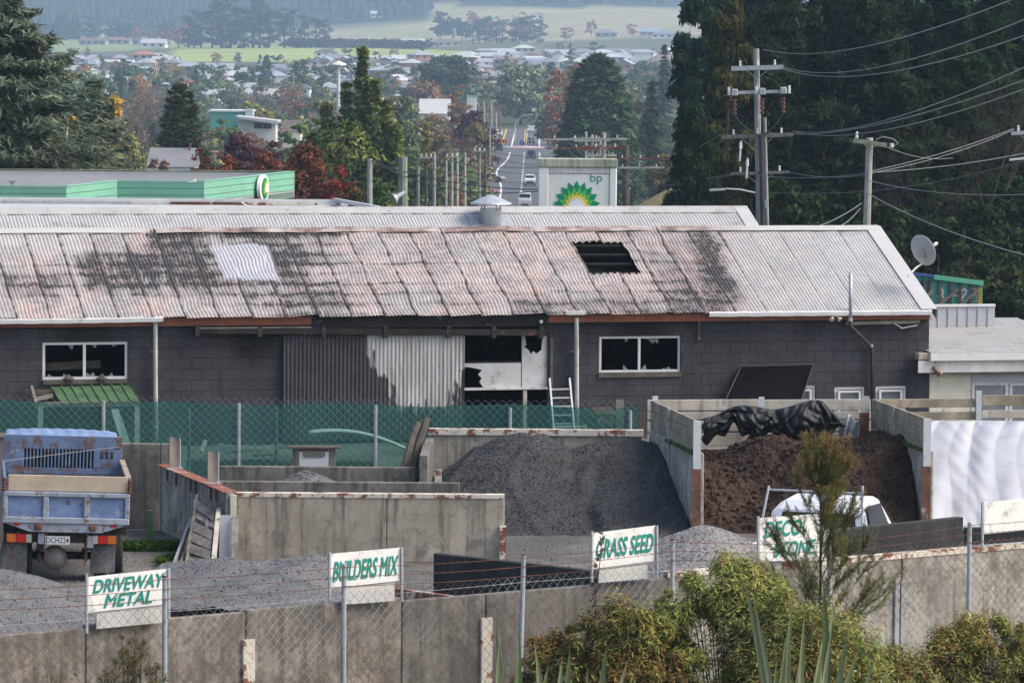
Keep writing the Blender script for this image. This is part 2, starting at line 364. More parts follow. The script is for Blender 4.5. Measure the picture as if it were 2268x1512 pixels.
# air
g = G(); g.box((-2300, -90, -18), (4600, 0, 0), (0, 9700, 0), (0, 0, 370)); hz = g.obj('haze', 'ground', kind='stuff')
hm = bpy.data.materials.new('haze'); hm.use_nodes = True; t = hm.node_tree; t.nodes.clear(); ho = t.nodes.new('ShaderNodeOutputMaterial'); pv = t.nodes.new('ShaderNodeVolumePrincipled')
pv.inputs['Color'].default_value = (.56, .77, 1, 1); pv.inputs['Density'].default_value = .00015; pv.inputs['Anisotropy'].default_value = 0.0
t.links.new(pv.outputs[0], ho.inputs['Volume']); hz.data.materials.clear(); hz.data.materials.append(hm); hz.display_type = 'WIRE'

# ------------------------------------------------------------------ burnt workshop
class Frame:
    def __init__(s, P0, deg):
        s.o = Vector(P0); s.a = R(deg); s.u = Vector((math.cos(s.a), math.sin(s.a), 0)); s.v = Vector((-math.sin(s.a), math.cos(s.a), 0)); s.z = Vector((0, 0, 1))
    def P(s, u, v, z): return s.o + s.u * u + s.v * v + s.z * z
    def hit(s, px, py, v=0.0):
        q = onplane(px, py, s.o + s.v * v, s.v) - s.o; return q.dot(s.u), q.z
    def W(s, px, py, v=0.0): u, z = s.hit(px, py, v); return s.P(u, v, z)
    def rect(s, g, x0, x1, y0, y1, v0, v1):   # box on the wall from a pixel rectangle
        u0, za = s.hit(x0, (y0 + y1) / 2, min(v0, v1)); u1, zb = s.hit(x1, (y0 + y1) / 2, min(v0, v1)); z1 = s.hit((x0 + x1) / 2, y0, min(v0, v1))[1]; z0 = s.hit((x0 + x1) / 2, y1, min(v0, v1))[1]
        return g.box(s.P(u0, min(v0, v1), z0), s.u * (u1 - u0), s.v * abs(v1 - v0), s.z * (z1 - z0))
BF = Frame((0, 95, 0), 15.0)
UL, UR = BF.hit(-190, 800)[0], BF.hit(2057, 800)[0]
EV, EZ, RV, RZ = -.28, 2.70, 3.4, 4.32
WSH = thing('burnt_workshop', BF.P(0, 0, 0), 'fire-damaged dark block workshop under a scorched corrugated iron roof', 'building', BF.a)
def soot_paint(name, col, chip=(.2, .19, .18)):
    s = N(name); s.tc = s.n('NewGeometry').outputs['Position']; a = s.noise(.9, 6, .65); t = s.noise(3.5, 5, .7, stretch=(1.2, 1.2, .15)); f = s.noise(35, 4, .7); k = s.noise(5, 8, .75)
    isl = s.n('ObjectInfo').outputs['Random']
    c = s.mix(s.ramp(a, .3, .7), sc3(col, .7), sc3(col, 1.3)); c = s.mix(isl, c, s.mix(1., c, (1.14,) * 3, 'MULTIPLY')); c = s.mix(s.ramp(t, .5, .75, 0, .55), c, (.014, .013, .014))
    c = s.mix(s.ramp(t, .2, .36, .3, 0), c, (.12, .115, .11)); c = s.mix(s.ramp(k, .71, .745, 0, .8), c, chip); c = s.mix(s.ramp(f, .3, .7, 0, .3), c, sc3(col, .6))
    for (x_, y_), r0 in (((1416, 735), .95), ((1120, 735), 1.3), ((188, 750), .8), ((560, 760), .7), ((1050, 730), 1.2)):
        d_ = s.n('VectorMath', operation='DISTANCE'); s.l(s.tc, d_.inputs[0]); d_.inputs[1].default_value = BF.W(x_, y_); c = s.mix(s.math('MULTIPLY', s.ramp(d_.outputs['Value'], .25, r0, .9, 0), s.ramp(a, .3, .6, .5, 1)), c, (.009, .008, .008))
    return s.done(c, .85, bump=f, bs=.3, bd=.006)
soot_paint('block_paint', (.046, .044, .049)); soot_paint('mortar_paint', (.024, .023, .025), (.11, .11, .1))
def prect(x0, x1, y0, y1): 
    u0 = BF.hit(x0, (y0 + y1) / 2)[0]; u1 = BF.hit(x1, (y0 + y1) / 2)[0]; return (u0, u1, BF.hit((x0 + x1) / 2, y1)[1], BF.hit((x0 + x1) / 2, y0)[1])
OP = [prect(94, 283, 757, 840), prect(1327, 1507, 744, 824), prect(650, 1213, 738, 990), prect(1736, 1806, 853, 925), prect(1848, 1915, 856, 925), prect(1939, 2007, 854, 925)]
OP[2] = (OP[2][0], OP[2][1], 0.0, OP[2][3])
def holed(g, u0, u1, z0, z1, v0, v1, holes):
    us = sorted({u0, u1, *[h[0] for h in holes], *[h[1] for h in holes]}); zs = sorted({z0, z1, *[h[2] for h in holes], *[h[3] for h in holes]})
    us = [x for x in us if u0 <= x <= u1]; zs = [x for x in zs if z0 <= x <= z1]
    for a, b in zip(us, us[1:]):
        for c, d in zip(zs, zs[1:]):
            m_ = ((a + b) / 2, (c + d) / 2)
            if any(h[0] < m_[0] < h[1] and h[2] < m_[1] < h[3] for h in holes): continue
            for v, fl in ((v0, 0), (v1, 1)):
                q = [BF.P(a, v, c), BF.P(b, v, c), BF.P(b, v, d), BF.P(a, v, d)]
                g.add(q[::-1] if fl else q, [(0, 1, 2, 3)])
    for h in holes:
        a, b, c, d = h
        for p, q in (((a, c), (b, c)), ((b, c), (b, d)), ((b, d), (a, d)), ((a, d), (a, c))):
            g.add([BF.P(p[0], v0, p[1]), BF.P(q[0], v0, q[1]), BF.P(q[0], v1, q[1]), BF.P(p[0], v1, p[1])], [(0, 1, 2, 3)])
g = G(); holed(g, UL, UR, 0, 2.66, 0, .19, OP)
wall = g.obj('front_wall', 'mortar_paint', WSH)
BW, BH = .425, .226
def rsub(r, h):
    a, b, c, d = r
    if h[1] <= a or h[0] >= b or h[3] <= c or h[2] >= d: return [r]
    out = []
    if h[0] > a: out.append((a, h[0], c, d))
    if h[1] < b: out.append((h[1], b, c, d))
    a2, b2 = max(a, h[0]), min(b, h[1])
    if h[2] > c: out.append((a2, b2, c, h[2]))
    if h[3] < d: out.append((a2, b2, h[3], d))
    return out
pieces = []
for k in range(12):
    z0 = k * BH; z1 = min(z0 + BH, 2.655); x = UL - (BW / 2 if k % 2 else 0)
    while x < UR:
        rs = [(max(x, UL), min(x + BW, UR), z0, z1)]
        for h in OP: rs = [q for r in rs for q in rsub(r, h)]
        pieces += [r for r in rs if r[1] - r[0] > .05 and r[3] - r[2] > .04]; x += BW
def slab_mesh(w_, h_):
    e, dpt, j = .006, .006, .004
    v_ = [(j, 0, j), (w_ - j, 0, j), (w_ - j, 0, h_ - j), (j, 0, h_ - j), (j + e, -dpt, j + e), (w_ - j - e, -dpt, j + e), (w_ - j - e, -dpt, h_ - j - e), (j + e, -dpt, h_ - j - e)]
    m_ = bpy.data.meshes.new('block'); m_.from_pydata(v_, [], [(4, 5, 6, 7), (0, 1, 5, 4), (1, 2, 6, 5), (2, 3, 7, 6), (3, 0, 4, 7)]); m_.materials.append(MT['block_paint']); return m_
cache = {}
pieces.sort(key=lambda r: (-(r[3]), r[0]))
vis = [r for r in pieces if 0 < pix(BF.P((r[0] + r[1]) / 2, 0, r[2]))[0] < 2070]; rest = [r for r in pieces if r not in vis] + vis[296:]; vis = vis[:296]
for r in vis:
    key = (round(r[1] - r[0], 3), round(r[3] - r[2], 3))
    if key not in cache: cache[key] = slab_mesh(*key)
    o = bpy.data.objects.new('block', cache[key]); link(o, wall); o.location = (r[0], 0, r[2])
g = G()
for r in rest:
    q = slab_mesh(r[1] - r[0], r[3] - r[2]); g.add([BF.P(r[0] + v.co.x, v.co.y, r[2] + v.co.z) for v in q.vertices], [tuple(p.vertices) for p in q.polygons]); bpy.data.meshes.remove(q)
g.obj('lower_blocks', 'block_paint', wall, kind='stuff')
# the other walls, floor and charred inside
BKV = 7.05
g = G(); g.box(BF.P(UR - .19, .192, 0), BF.u * .187, BF.v * (BKV - .2), BF.z * 2.66)
g.prism([BF.P(UR - .19, 0, 2.66), BF.P(UR - .19, 6.8, 2.66), BF.P(UR - .19, 3.4, 4.22)], BF.u * .187); g.obj('gable_wall', 'block_paint', WSH)
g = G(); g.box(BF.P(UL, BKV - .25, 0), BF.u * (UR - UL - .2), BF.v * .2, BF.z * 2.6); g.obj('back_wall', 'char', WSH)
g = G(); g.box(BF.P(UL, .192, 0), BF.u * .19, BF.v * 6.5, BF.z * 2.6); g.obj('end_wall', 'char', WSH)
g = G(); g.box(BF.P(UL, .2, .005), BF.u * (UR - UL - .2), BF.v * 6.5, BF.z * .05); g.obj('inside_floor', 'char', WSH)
g = G(); g.beam(BF.W(96, 812, .7), BF.W(222, 806, .7), .1, .16); g.obj('charred_beam', 'timber_old', WSH)

# roof: every corrugated sheet a piece of its own
SL = math.hypot(RV - EV, RZ - EZ); sdir = (BF.v * (RV - EV) + BF.z * (RZ - EZ)).normalized(); snrm = BF.u.cross(sdir).normalized()
E0 = BF.P(0, EV, EZ)
def roof_ut(px, py): q = onplane(px, py, E0, snrm) - E0; return q.dot(BF.u), q.dot(sdir)
def wobble(a, b, k=0.0): return (np.sin(a * 1.7 + b * 2.3 + k) + np.sin(a * 3.1 - b * 1.3 + 2 * k) + .6 * np.sin(a * 6.3 + b * 4.1 + 3 * k) + .5 * np.sin(b * 9.1 - a * 2.2 + k)) / 3.1
def bx(x, y, x0, x1, y0, y1, e=14):
    e = e * 2.2 
    f = lambda q, lo, hi: np.clip((q - lo) / e + .5, 0, 1) * np.clip((hi - q) / e + .5, 0, 1)
    return f(x, x0, x1) * f(y, y0, y1)
s = N('roof_scorched'); soot = s.attr('soot'); pink = s.attr('pink'); clean = s.attr('clean')
n1 = s.noise(2.2, 7, .7); n2 = s.noise(9, 6, .7); n3 = s.noise(40, 3); n4 = s.noise(2.6, 6, .75, stretch=(2.2, .35, .35)); n5 = s.noise(1.1, 5, .6)
c = s.mix(s.ramp(n1, .3, .7), (.36, .345, .33), (.45, .435, .42)); pk = s.mix(s.ramp(n5, .42, .62), (.215, .172, .158), (.41, .27, .225)); pk = s.mix(s.ramp(n2, .42, .66, 0, .85), pk, (.46, .425, .385)); pk = s.mix(s.ramp(s.noise(3.2, 6, .75), .52, .66, 0, .6), pk, (.16, .125, .11))
c = s.mix(s.math('MULTIPLY', pink, s.ramp(n4, .2, .6, .35, 1.)), c, pk)
c = s.mix(s.ramp(n4, .56, .72, 0, .28), c, (.24, .21, .2))
k = s.math('MULTIPLY', s.math('MULTIPLY', soot, s.ramp(n2, .25, .75, .35, 1.55)), s.ramp(n4, .25, .75, .5, 1.4))
c = s.mix(s.ramp(k, .1, .78, 0, .96), c, (.032, .027, .026))
c = s.mix(clean, c, s.mix(s.ramp(n1, .35, .65), (.37, .385, .42), (.43, .42, .43))); c = s.mix(s.ramp(n3, .3, .75, 0, .25), c, s.mix(1., c, (.6,) * 3, 'MULTIPLY')); c = s.mix(s.ramp(s.noise(15, 2, .5), .71, .74, 0, .85), c, (.05, .045, .042))
s.done(c, .6, bump=n3, bs=.1, bd=.004)
ROOF = G(); ROOF.box(BF.P(UL, RV - .03, RZ - .35), BF.u * (UR - UL), BF.v * .06, BF.z * .2); roof = ROOF.obj('roof', 'char', WSH)
SW = .70; PITCHC = SW / 9; HOLE = [roof_ut(*p) for p in ((1268, 537), (1375, 536), (1420, 606), (1304, 607))]
def inside(u, t, poly):
    r = np.zeros(u.shape, bool); n_ = len(poly)
    for i in range(n_):
        (x1, y1), (x2, y2) = poly[i], poly[(i + 1) % n_]
        c_ = ((y1 > t) != (y2 > t)) & (u < (x2 - x1) * (t - y1) / (y2 - y1 + 1e-12) + x1); r ^= c_
    return r
MiW = root_matrix(WSH).inverted()
Lu = np.array(MiW.to_3x3() @ BF.u); Ls = np.array(MiW.to_3x3() @ sdir); Ln = np.array(MiW.to_3x3() @ snrm); Lo = np.array(MiW @ E0)
CRn, CUn, CFn = np.array(CR), np.array(CU), np.array(CF)
def pixn(Pw):
    q = Pw - np.array(CAM); k_ = FPX / (q @ CFn); return CX + (q @ CRn) * k_, CY - (q @ CUn) * k_
def sheet(u0, width, t0, t1, rows, burn, name, parent, seed, mat, lift=.016, basis=None, hole=None, amp=.0085):
    """corrugated sheet in roof coordinates (u along the ridge, t up the slope)"""
    Lo_, Lu_, Ls_, Ln_, Wo, Wu, Ws = basis
    nc = int(round(width / PITCHC)) * 8; uu = np.linspace(0, width + PITCHC * .55, nc + 5); tt = np.linspace(t0, t1, rows + 1)
    U, T = np.meshgrid(uu, tt); du = burn * .028 * wobble(T * 2.0, np.full_like(T, seed), seed)
    n_ = amp * np.cos(2 * np.pi * U / PITCHC) + lift * U / width * (1 + burn * .8 * np.sin(T * 3 + seed * 2)) + burn * (.014 * wobble(U * 1.5 + u0, T * 1.3, 1.0) - .015 * ((T / .47) % 1) * np.clip(.6 + .7 * np.sin(u0 * 2.3 + np.floor(T / .47) * 1.9), 0, 1))
    P_ = Lo_ + np.multiply.outer(U + u0 + du, Lu_) + np.multiply.outer(T, Ls_) + np.multiply.outer(n_, Ln_)
    a, b = U.shape; idx = np.arange(a * b).reshape(a, b)
    Fq = np.stack([idx[:-1, :-1], idx[:-1, 1:], idx[1:, 1:], idx[1:, :-1]], -1).reshape(-1, 4)
    if hole is not None:
        cu_ = (U + u0)[:-1, :-1].ravel() + PITCHC / 16; ct = T[:-1, :-1].ravel() + (tt[1] - tt[0]) / 2 + .025 * np.cos(2 * np.pi * cu_ / PITCHC * .5)
        Fq = Fq[~inside(cu_, ct, hole)]
    me = mesh_np(name, P_.reshape(-1, 3), Fq); me.materials.append(MT[mat])
    for p in me.polygons: p.use_smooth = True
    o = bpy.data.objects.new(name, me); link(o, parent)
    return o, U, T, (U + u0), me
basisF = (Lo, Lu, Ls, Ln, None, None, None)
nS = int(math.ceil((UR - UL) / SW)); off = UR - .28 - nS * SW
for i in range(nS):
    u0 = off + i * SW
    Wc = np.array(E0 + BF.u * (u0 + .35) + sdir * 1.8); pxc = float(pixn(Wc[None])[0][0]); burn = float(np.clip((1640 - pxc) / 160, 0, 1))
    o, U, T, Ug, me = sheet(u0, SW, -.06, SL - .02, 64, burn * (1.0 if pxc > 280 else .4), 'roof_sheet', roof, i * 1.37, 'roof_scorched', basis=basisF, hole=HOLE if abs(pxc - 1340) < 180 else None, lift=.012 + .014 * burn)
    Pw = np.array(E0) + np.multiply.outer(Ug, np.array(BF.u)) + np.multiply.outer(T, np.array(sdir)); x, y = pixn(Pw)
    edge = np.exp(-np.minimum(U, np.abs(SW - U)) / .02); row = np.exp(-np.minimum((T / .47) % 1, 1 - (T / .47) % 1) / .07)
    wv = 10 * wobble(x / 40, y / 18); xx, yy = x + wv, y + 5 * wobble(x / 23, y / 11, 2)
    # the burnt shapes follow the roof: a slanted coordinate keeps them square on the sheets
    xs = xx - (yy - 600) * .36
    so_ = .95 * bx(xs, yy, 175, 345, 560, 650) + .95 * bx(xs, yy, 345, 480, 518, 650, 22) + .55 * bx(xs, yy, 480, 690, 520, 700, 40) + .62 * bx(xs, yy, -20, 150, 600, 655, 18) + .75 * bx(x, yy, 330, 760, 506, 526, 8)
    so_ += .55 * bx(xs, yy, 560, 760, 540, 600, 30) + .5 * bx(xs, yy, 600, 760, 640, 700, 30) + .9 * bx(xs, yy, 1560, 1610, 505, 660, 26) + .55 * bx(xs, yy, 1440, 1600, 620, 700, 40) + .4 * bx(xs, yy, 1390, 1560, 500, 640, 60) + .4 * bx(xs, yy, 1100, 1560, 660, 705, 20)
    so_ += burn * (1.3 * edge + row * (.3 + .42 * bx(xs, yy, 520, 1020, 500, 700, 60)) * bx(xs, yy, 20, 1480, 500, 700, 60) + .22 * bx(xs, yy, 700, 1400, 640, 705, 20)) + .6 * edge * (1 - burn) + .3 * bx(x, yy, 1845, 1875, 505, 518, 6)
    band = .62 + .6 * (np.abs(((T / .47) % 1) - .5) * 2) ** 1.5 * (.6 + .4 * np.sin(x / 31.0 + np.floor(T / .47) * 2.1)); so_ = so_ * np.where(burn > .2, band, 1)
    cl = bx(x - (y - 580) * .37, y, 482, 604, 544, 621, 3)
    so_ = so_ * (1 - cl * .9) + .5 * bx(x - (y - 580) * .37, y, 482, 608, 617, 624, 4) * (burn > .5)
    pk = np.clip((1655 - xs) / 60, 0, 1) * (.75 + .25 * wobble(x / 90, y / 60)) + .25 * np.clip((1850 - xs) / 60, 0, 1) * bx(x, y, 1500, 1850, 500, 720, 90)
    pk = pk * (1 - .75 * np.clip((260 - xs) / 80, 0, 1) * np.clip((575 - y) / 30, 0, 1))
    for nm, arr in (('soot', so_), ('pink', pk), ('clean', cl * .9)):
        at_ = me.attributes.new(nm, 'FLOAT', 'POINT'); at_.data.foreach_set('value', np.clip(arr, 0, 1.5).astype(np.float32).ravel())
# back slope, purlins, rafters
g = G(); bd = (BF.v * (BKV + .1 - RV) + BF.z * (EZ - RZ - .05)); g.box(BF.P(UL, RV + .01, RZ - .02), BF.u * (UR - UL), bd, snrm * .02); g.obj('back_slope', 'roof_white', roof)
for k in range(9):
    t_ = .1 + k * .445; g = G(); q = E0 + sdir * t_ - snrm * .1; g.box(q + BF.u * (UL + .2), BF.u * (UR - UL - .4), sdir * .09, snrm * .065); g.obj('purlin', 'char', roof)
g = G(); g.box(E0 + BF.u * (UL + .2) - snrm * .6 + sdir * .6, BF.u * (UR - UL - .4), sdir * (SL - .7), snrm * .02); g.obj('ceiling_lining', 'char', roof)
s = N('ridge_metal'); sx = s.n('SeparateXYZ'); s.l(s.tc, sx.inputs[0]); nz = s.noise(1.5, 6, .7)
b1 = s.ramp(sx.outputs[0], BF.hit(240, 505, RV)[0], BF.hit(420, 505, RV)[0]); b2 = s.ramp(sx.outputs[0], BF.hit(1700, 500, RV)[0], BF.hit(1500, 500, RV)[0])
kk = s.math('MULTIPLY', s.math('MULTIPLY', b1, b2), s.ramp(nz, .3, .55)); c = s.mix(s.noise(3, 4), (.4, .385, .365), (.46, .45, .43)); c = s.mix(kk, c, s.mix(s.ramp(nz, .45, .7), (.25, .18, .15), (.08, .06, .055))); s.done(c, .6)
g = G(); n_ = 60
for j in range(n_):
    a = UL + (UR - UL) * j / n_; b = UL + (UR - UL) * (j + 1) / n_ + .01; dz = lambda u: .02 * float(wobble(np.array(u * 1.2), np.array(.3))) * (1 if -8 < u < 4 else .2)
    for sgn, vv, zz in ((-1, RV - .2, RZ - .045), (1, RV + .2, RZ - .045)):
        q = [BF.P(a, vv, zz + dz(a)), BF.P(b, vv, zz + dz(b)), BF.P(b, RV, RZ + .05 + dz(b)), BF.P(a, RV, RZ + .05 + dz(a))]; g.add(q if sgn < 0 else q[::-1], [(0, 1, 2, 3)])
g.obj('ridge_cap', 'ridge_metal', roof, solid=.01)
g = G(); q = E0 + BF.u * (UR - .3) - sdir * .03 + snrm * .028; g.box(q, BF.u * .36, sdir * (SL + .03), snrm * .012); q2 = BF.P(UR + .06, EV, EZ - .2); g.add([q2, E0 + BF.u * (UR + .06) + snrm * .03, E0 + BF.u * (UR + .06) + sdir * SL + snrm * .03, BF.P(UR + .06, RV, RZ - .2)], [(0, 1, 2, 3)]); g.obj('barge_flashing', 'roof_white', roof)
# fascia, gutters, downpipes
def strip(name, mat, x0, x1, y0, y1, v0, v1, parent=WSH, **kw): g = G(); BF.rect(g, x0, x1, y0, y1, v0, v1); return g.obj(name, mat, parent, **kw)
fz0, fz1 = 2.5, 2.665
def fasc(x0, x1, mat): g = G(); a = BF.hit(x0, 705, -.2)[0]; b = BF.hit(x1, 705, -.2)[0]; g.box(BF.P(a, -.2, fz0), BF.u * (b - a), BF.v * .03, BF.z * (fz1 - fz0)); g.obj('fascia_board', mat, WSH)
fasc(-180, 690, 'fascia_orange'); fasc(690.3, 1215, 'fascia_burnt'); fasc(1215.3, 1560, 'fascia_orange'); fasc(1560.3, 2060, 'fascia_orange')
g = G(); g.box(BF.P(UL, -.17, 2.49), BF.u * (UR - UL), BF.v * .168, BF.z * .012); g.obj('soffit', 'timber_grey', WSH)
def gutter(x0, x1, sag):
    a = BF.hit(x0, 695, -.3)[0]; b = BF.hit(x1, 690, -.3)[0]; g = G(); n_ = 30
    prof = [(-.205, 2.70), (-.33, 2.70), (-.345, 2.675), (-.335, 2.60), (-.205, 2.585)]
    for j in range(n_ + 1):
        u = a + (b - a) * j / n_; dz = -sag * math.sin(math.pi * j / n_) + .004 * math.sin(j * 1.7)
        g.v += [tuple(BF.P(u, v_, z_ + dz)) for v_, z_ in prof]
    for j in range(n_):
        for k in range(len(prof) - 1):
            p = j * 5 + k; g.f.append((p, p + 1, p + 6, p + 5))
    return g.obj('gutter', 'white_paint', WSH, solid=.006)
gutter(-180, 361, .02); gutter(1570, 2063, -.0)
g = G(); BF.rect(g, 1253, 1296, 689, 697, -.34, -.2); g.obj('gutter_outlet', 'white_old', WSH)
for x in (344, 1277):
    g = G(); g.tube([BF.W(x, 704, -.24), BF.W(x, 716, -.2), BF.W(x + .5, 850, -.1), BF.P(BF.hit(x + 2, 900, -.1)[0], -.1, .1)], .046, 10); dp = g.obj('downpipe', 'white_old', WSH, smooth=True)
    for yy in (779, 945): g = G(); p = BF.W(x + .5, yy, -.1); g.lathe(p, [(.056, -.012), (.056, .012)], 10); g.beam(p, p + BF.v * .1 - BF.u * .09, .02, .012); g.obj('pipe_bracket', 'white_old', dp)
# sliding door, its track and the burnt doorway
du0, _ = BF.hit(628, 850, -.12); du1, _ = BF.hit(1028, 850, -.12); dz1 = BF.hit(830, 738, -.12)[1]
s = N('door_iron'); bare = s.attr('bare'); n1 = s.noise(3, 6, .7); n2 = s.noise(1.2, 4); st = s.noise(5, 5, .7, stretch=(1.5, 1.5, .12))
dk = s.mix(s.ramp(n1, .3, .7), (.035, .033, .037), (.055, .052, .056)); wh = s.mix(s.ramp(st, .35, .65), (.46, .46, .45), (.27, .255, .235)); k = s.math('ADD', s.math('ADD', s.math('MULTIPLY', s.math('SUBTRACT', n1, .5), .7), s.math('MULTIPLY', s.math('SUBTRACT', st, .5), .8)), bare)
c = s.mix(s.ramp(k, .35, .5), dk, (.075, .05, .045)); c = s.mix(s.ramp(k, .5, .58), c, wh); c = s.mix(s.ramp(st, .62, .75, 0, .6), c, (.05, .045, .045)); s.done(c, .65)
Wb = (np.array(MiW @ BF.P(0, -.12, 0)), Lu, np.array((0, 0, 1.)), np.array((0, -1., 0)), None, None, None)
DOOR = thing('x', (0, 0, 0), None, None); bpy.data.objects.remove(DOOR)
g = G(); g.box(BF.P(du0, -.095, dz1 - .1), BF.u * (du1 - du0), BF.v * .04, BF.z * .09); g.box(BF.P(du0, -.095, 1.2), BF.u * (du1 - du0), BF.v * .04, BF.z * .09); g.box(BF.P(du0, -.095, .1), BF.u * (du1 - du0), BF.v * .04, BF.z * .09)
door = g.obj('sliding_door', 'timber_old', WSH)
nD = 5; wD = (du1 - du0) / nD; keep = PITCHC; PITCHC = wD / 9
for i in range(nD):
    o, U, T, Ug, me = sheet(du0 + i * wD, wD - PITCHC * .5, .06, dz1, 60, 0, 'door_sheet', door, i, 'door_iron', lift=.004, basis=Wb, amp=.012)
    Pw = np.array(BF.P(0, -.12, 0)) + np.multiply.outer(Ug, np.array(BF.u)) + np.multiply.outer(T, np.array((0, 0, 1.))); x, y = pixn(Pw); wv = 16 * wobble(x / 9, y / 60) + 10 * wobble(x / 4, y / 90, 2)
    br = np.clip((x - 818 + wv) / 12, 0, 1) * np.clip((1030 - x) / 4 + .5, 0, 1); left = 818 + np.clip((y - 808) / 45, 0, 1) * 52 + np.clip((y - 880) / 30, 0, 1) * 6
    br = np.clip((x - left + wv) / 16 + .5, 0, 1); br *= 1 - np.clip((x - (1018 - np.clip((y - 820) / 70, 0, 1) * 24) + wv) / 8, 0, 1) * (y > 815); br *= np.clip((912 - y + wv * 1.2) / 14, 0, 1)
    at_ = me.attributes.new('bare', 'FLOAT', 'POINT'); at_.data.foreach_set('value', br.astype(np.float32).ravel())
PITCHC = keep
g = G(); a = BF.W(430, 732, -.2); b = BF.W(1212, 737, -.2); g.beam(a, b, .07, .13); trk = g.obj('door_track', 'fascia_burnt', WSH, bevel=.01)
for x in (433, 572, 712, 850, 990, 1090, 1195): g = G(); BF.rect(g, x, x + 9, 719 + (x - 430) * .006, 745 + (x - 430) * .006, -.25, -.0); g.obj('track_bracket', 'truck_under', trk)
strip('track_top', 'timber_grey', 436, 690, 724, 727, -.243, -.17, trk)
g = G(); BF.rect(g, 690, 1212, 708, 724, -.19, -.003); g.obj('lintel_beam', 'fascia_burnt', WSH)
def wallpoly(name, mat, pts, v, th, parent=WSH): g = G(); g.prism([BF.W(x, y, v) for x, y in pts], BF.v * th); return g.obj(name, mat, parent)
wallpoly('lining_panel', 'plaster_white', [(1036, 804), (1154, 802), (1154, 858), (1071, 858), (1062, 846), (1067, 837), (1059, 829), (1068, 819), (1046, 814), (1029, 812), (1029, 804)], .05, .02)
wallpoly('lining_panel', 'plaster_white', [(1156, 742), (1162, 742), (1166, 764), (1160, 767), (1170, 774), (1176, 784), (1182, 777), (1188, 783), (1199, 775), (1200, 764), (1203, 742), (1212, 742), (1212, 858), (1156, 858)], .06, .02)
strip('door_rail', 'white_old', 1028, 1213, 858, 863, -.02, .08); strip('door_stud', 'timber_pale', 1159, 1167, 864, 955, .0, .08); strip('door_rail', 'char', 1028, 1156, 799, 803, .04, .09)
strip('burnt_jamb', 'timber_old', 1219, 1225, 748, 860, -.03, -.008)
# windows
def window(x0, x1, y0, y1, mull, fw, glass=None, tilt=0, mat='white_paint', v=.03):
    g = G(); h = fw
    BF.rect(g, x0, x1, y0, y0 + h, v, v + .06); BF.rect(g, x0, x1, y1 - h, y1, v, v + .06); BF.rect(g, x0, x0 + h, y0 + h, y1 - h, v, v + .06); BF.rect(g, x1 - h, x1, y0 + h, y1 - h, v, v + .06)
    for m_ in mull: BF.rect(g, m_ - h / 2, m_ + h / 2, y0 + h, y1 - h, v - .005, v + .055)
    w_ = g.obj('window', mat, WSH)
    if glass: g = G(); BF.rect(g, x0 + h, x1 - h, y0 + h, y1 - h, v + .03, v + .036); g.obj('pane', glass, w_)
    return w_
w1 = window(94, 283, 757, 840, [187], 6); w2 = window(1327, 1507, 744, 824, [1416], 5)
strip('sill', 'timber_old', 96, 282, 841, 850, -.06, .06, w1); strip('sill', 'timber_old', 1326, 1509, 825, 835, -.06, .06, w2)
for x in (152, 225): g = G(); p = BF.W(x, 838, -.02); g.lathe(p, [(.1, -.05), (.12, 0), (.05, .05), (.01, .09)], 7); g.obj('burnt_rubbish', 'timber_old', w1)
for x0, x1, y0 in ((1736, 1806, 853), (1848, 1915, 856), (1939, 2007, 854)):
    w_ = window(x0, x1, y0, 925, [], 6, 'glass_grey'); g = G(); t_ = 5
    for r in ((x0 + 8, x1 - 8, y0 + 9, y0 + 13), (x0 + 8, x0 + 13, y0 + 13, 918), (x1 - 13, x1 - 8, y0 + 13, 918)): BF.rect(g, *r, -.03, .02)
    g.obj('sash', 'white_paint', w_)
r9 = random.Random(3)
for w_, x0, x1, y0, y1 in ((w1, 100, 277, 763, 834), (w2, 1332, 1502, 749, 819)):
    for k in range(9):
        x = r9.uniform(x0 + 6, x1 - 6); top_ = r9.random() < .35; ye = y0 if top_ else y1; hgt = r9.uniform(4, 13) * (1 if top_ else -1); g = G(); g.prism([BF.W(x - r9.uniform(4, 10), ye, .055), BF.W(x + r9.uniform(4, 10), ye, .055), BF.W(x + r9.uniform(-5, 5), ye + hgt, .055)], BF.v * .005); g.obj('glass_shard', 'glass_grey', w_)
# black shade awning over the small window
g = G(); A_ = [BF.W(1641, 812, -.05), BF.W(1801, 808, -.05)]; B_ = [BF.W(1606, 888, -.75), BF.W(1772, 893, -.75)]
g.grid(lambda a, b: (A_[0].lerp(A_[1], a)).lerp(B_[0].lerp(B_[1], a), b) + BF.z * (-.05 * math.sin(math.pi * b) * (1 + .5 * math.sin(a * 9)) + .012 * math.sin(a * 31 + b * 6)), 24, 10)
aw = g.obj('awning', 'black_cloth', WSH, solid=.006, smooth=True)
g = G(); g.tube([A_[0], B_[0]], .014, 6); g.tube([A_[1], B_[1]], .014, 6); g.tube([A_[0] + BF.z * .01, A_[1] + BF.z * .01], .02, 6); g.obj('awning_frame', 'cable', aw)
M('flue_dark', (.05, .04, .036), .7, .3, 3, dirt_amt=.3, dirt=(.09, .06, .045))
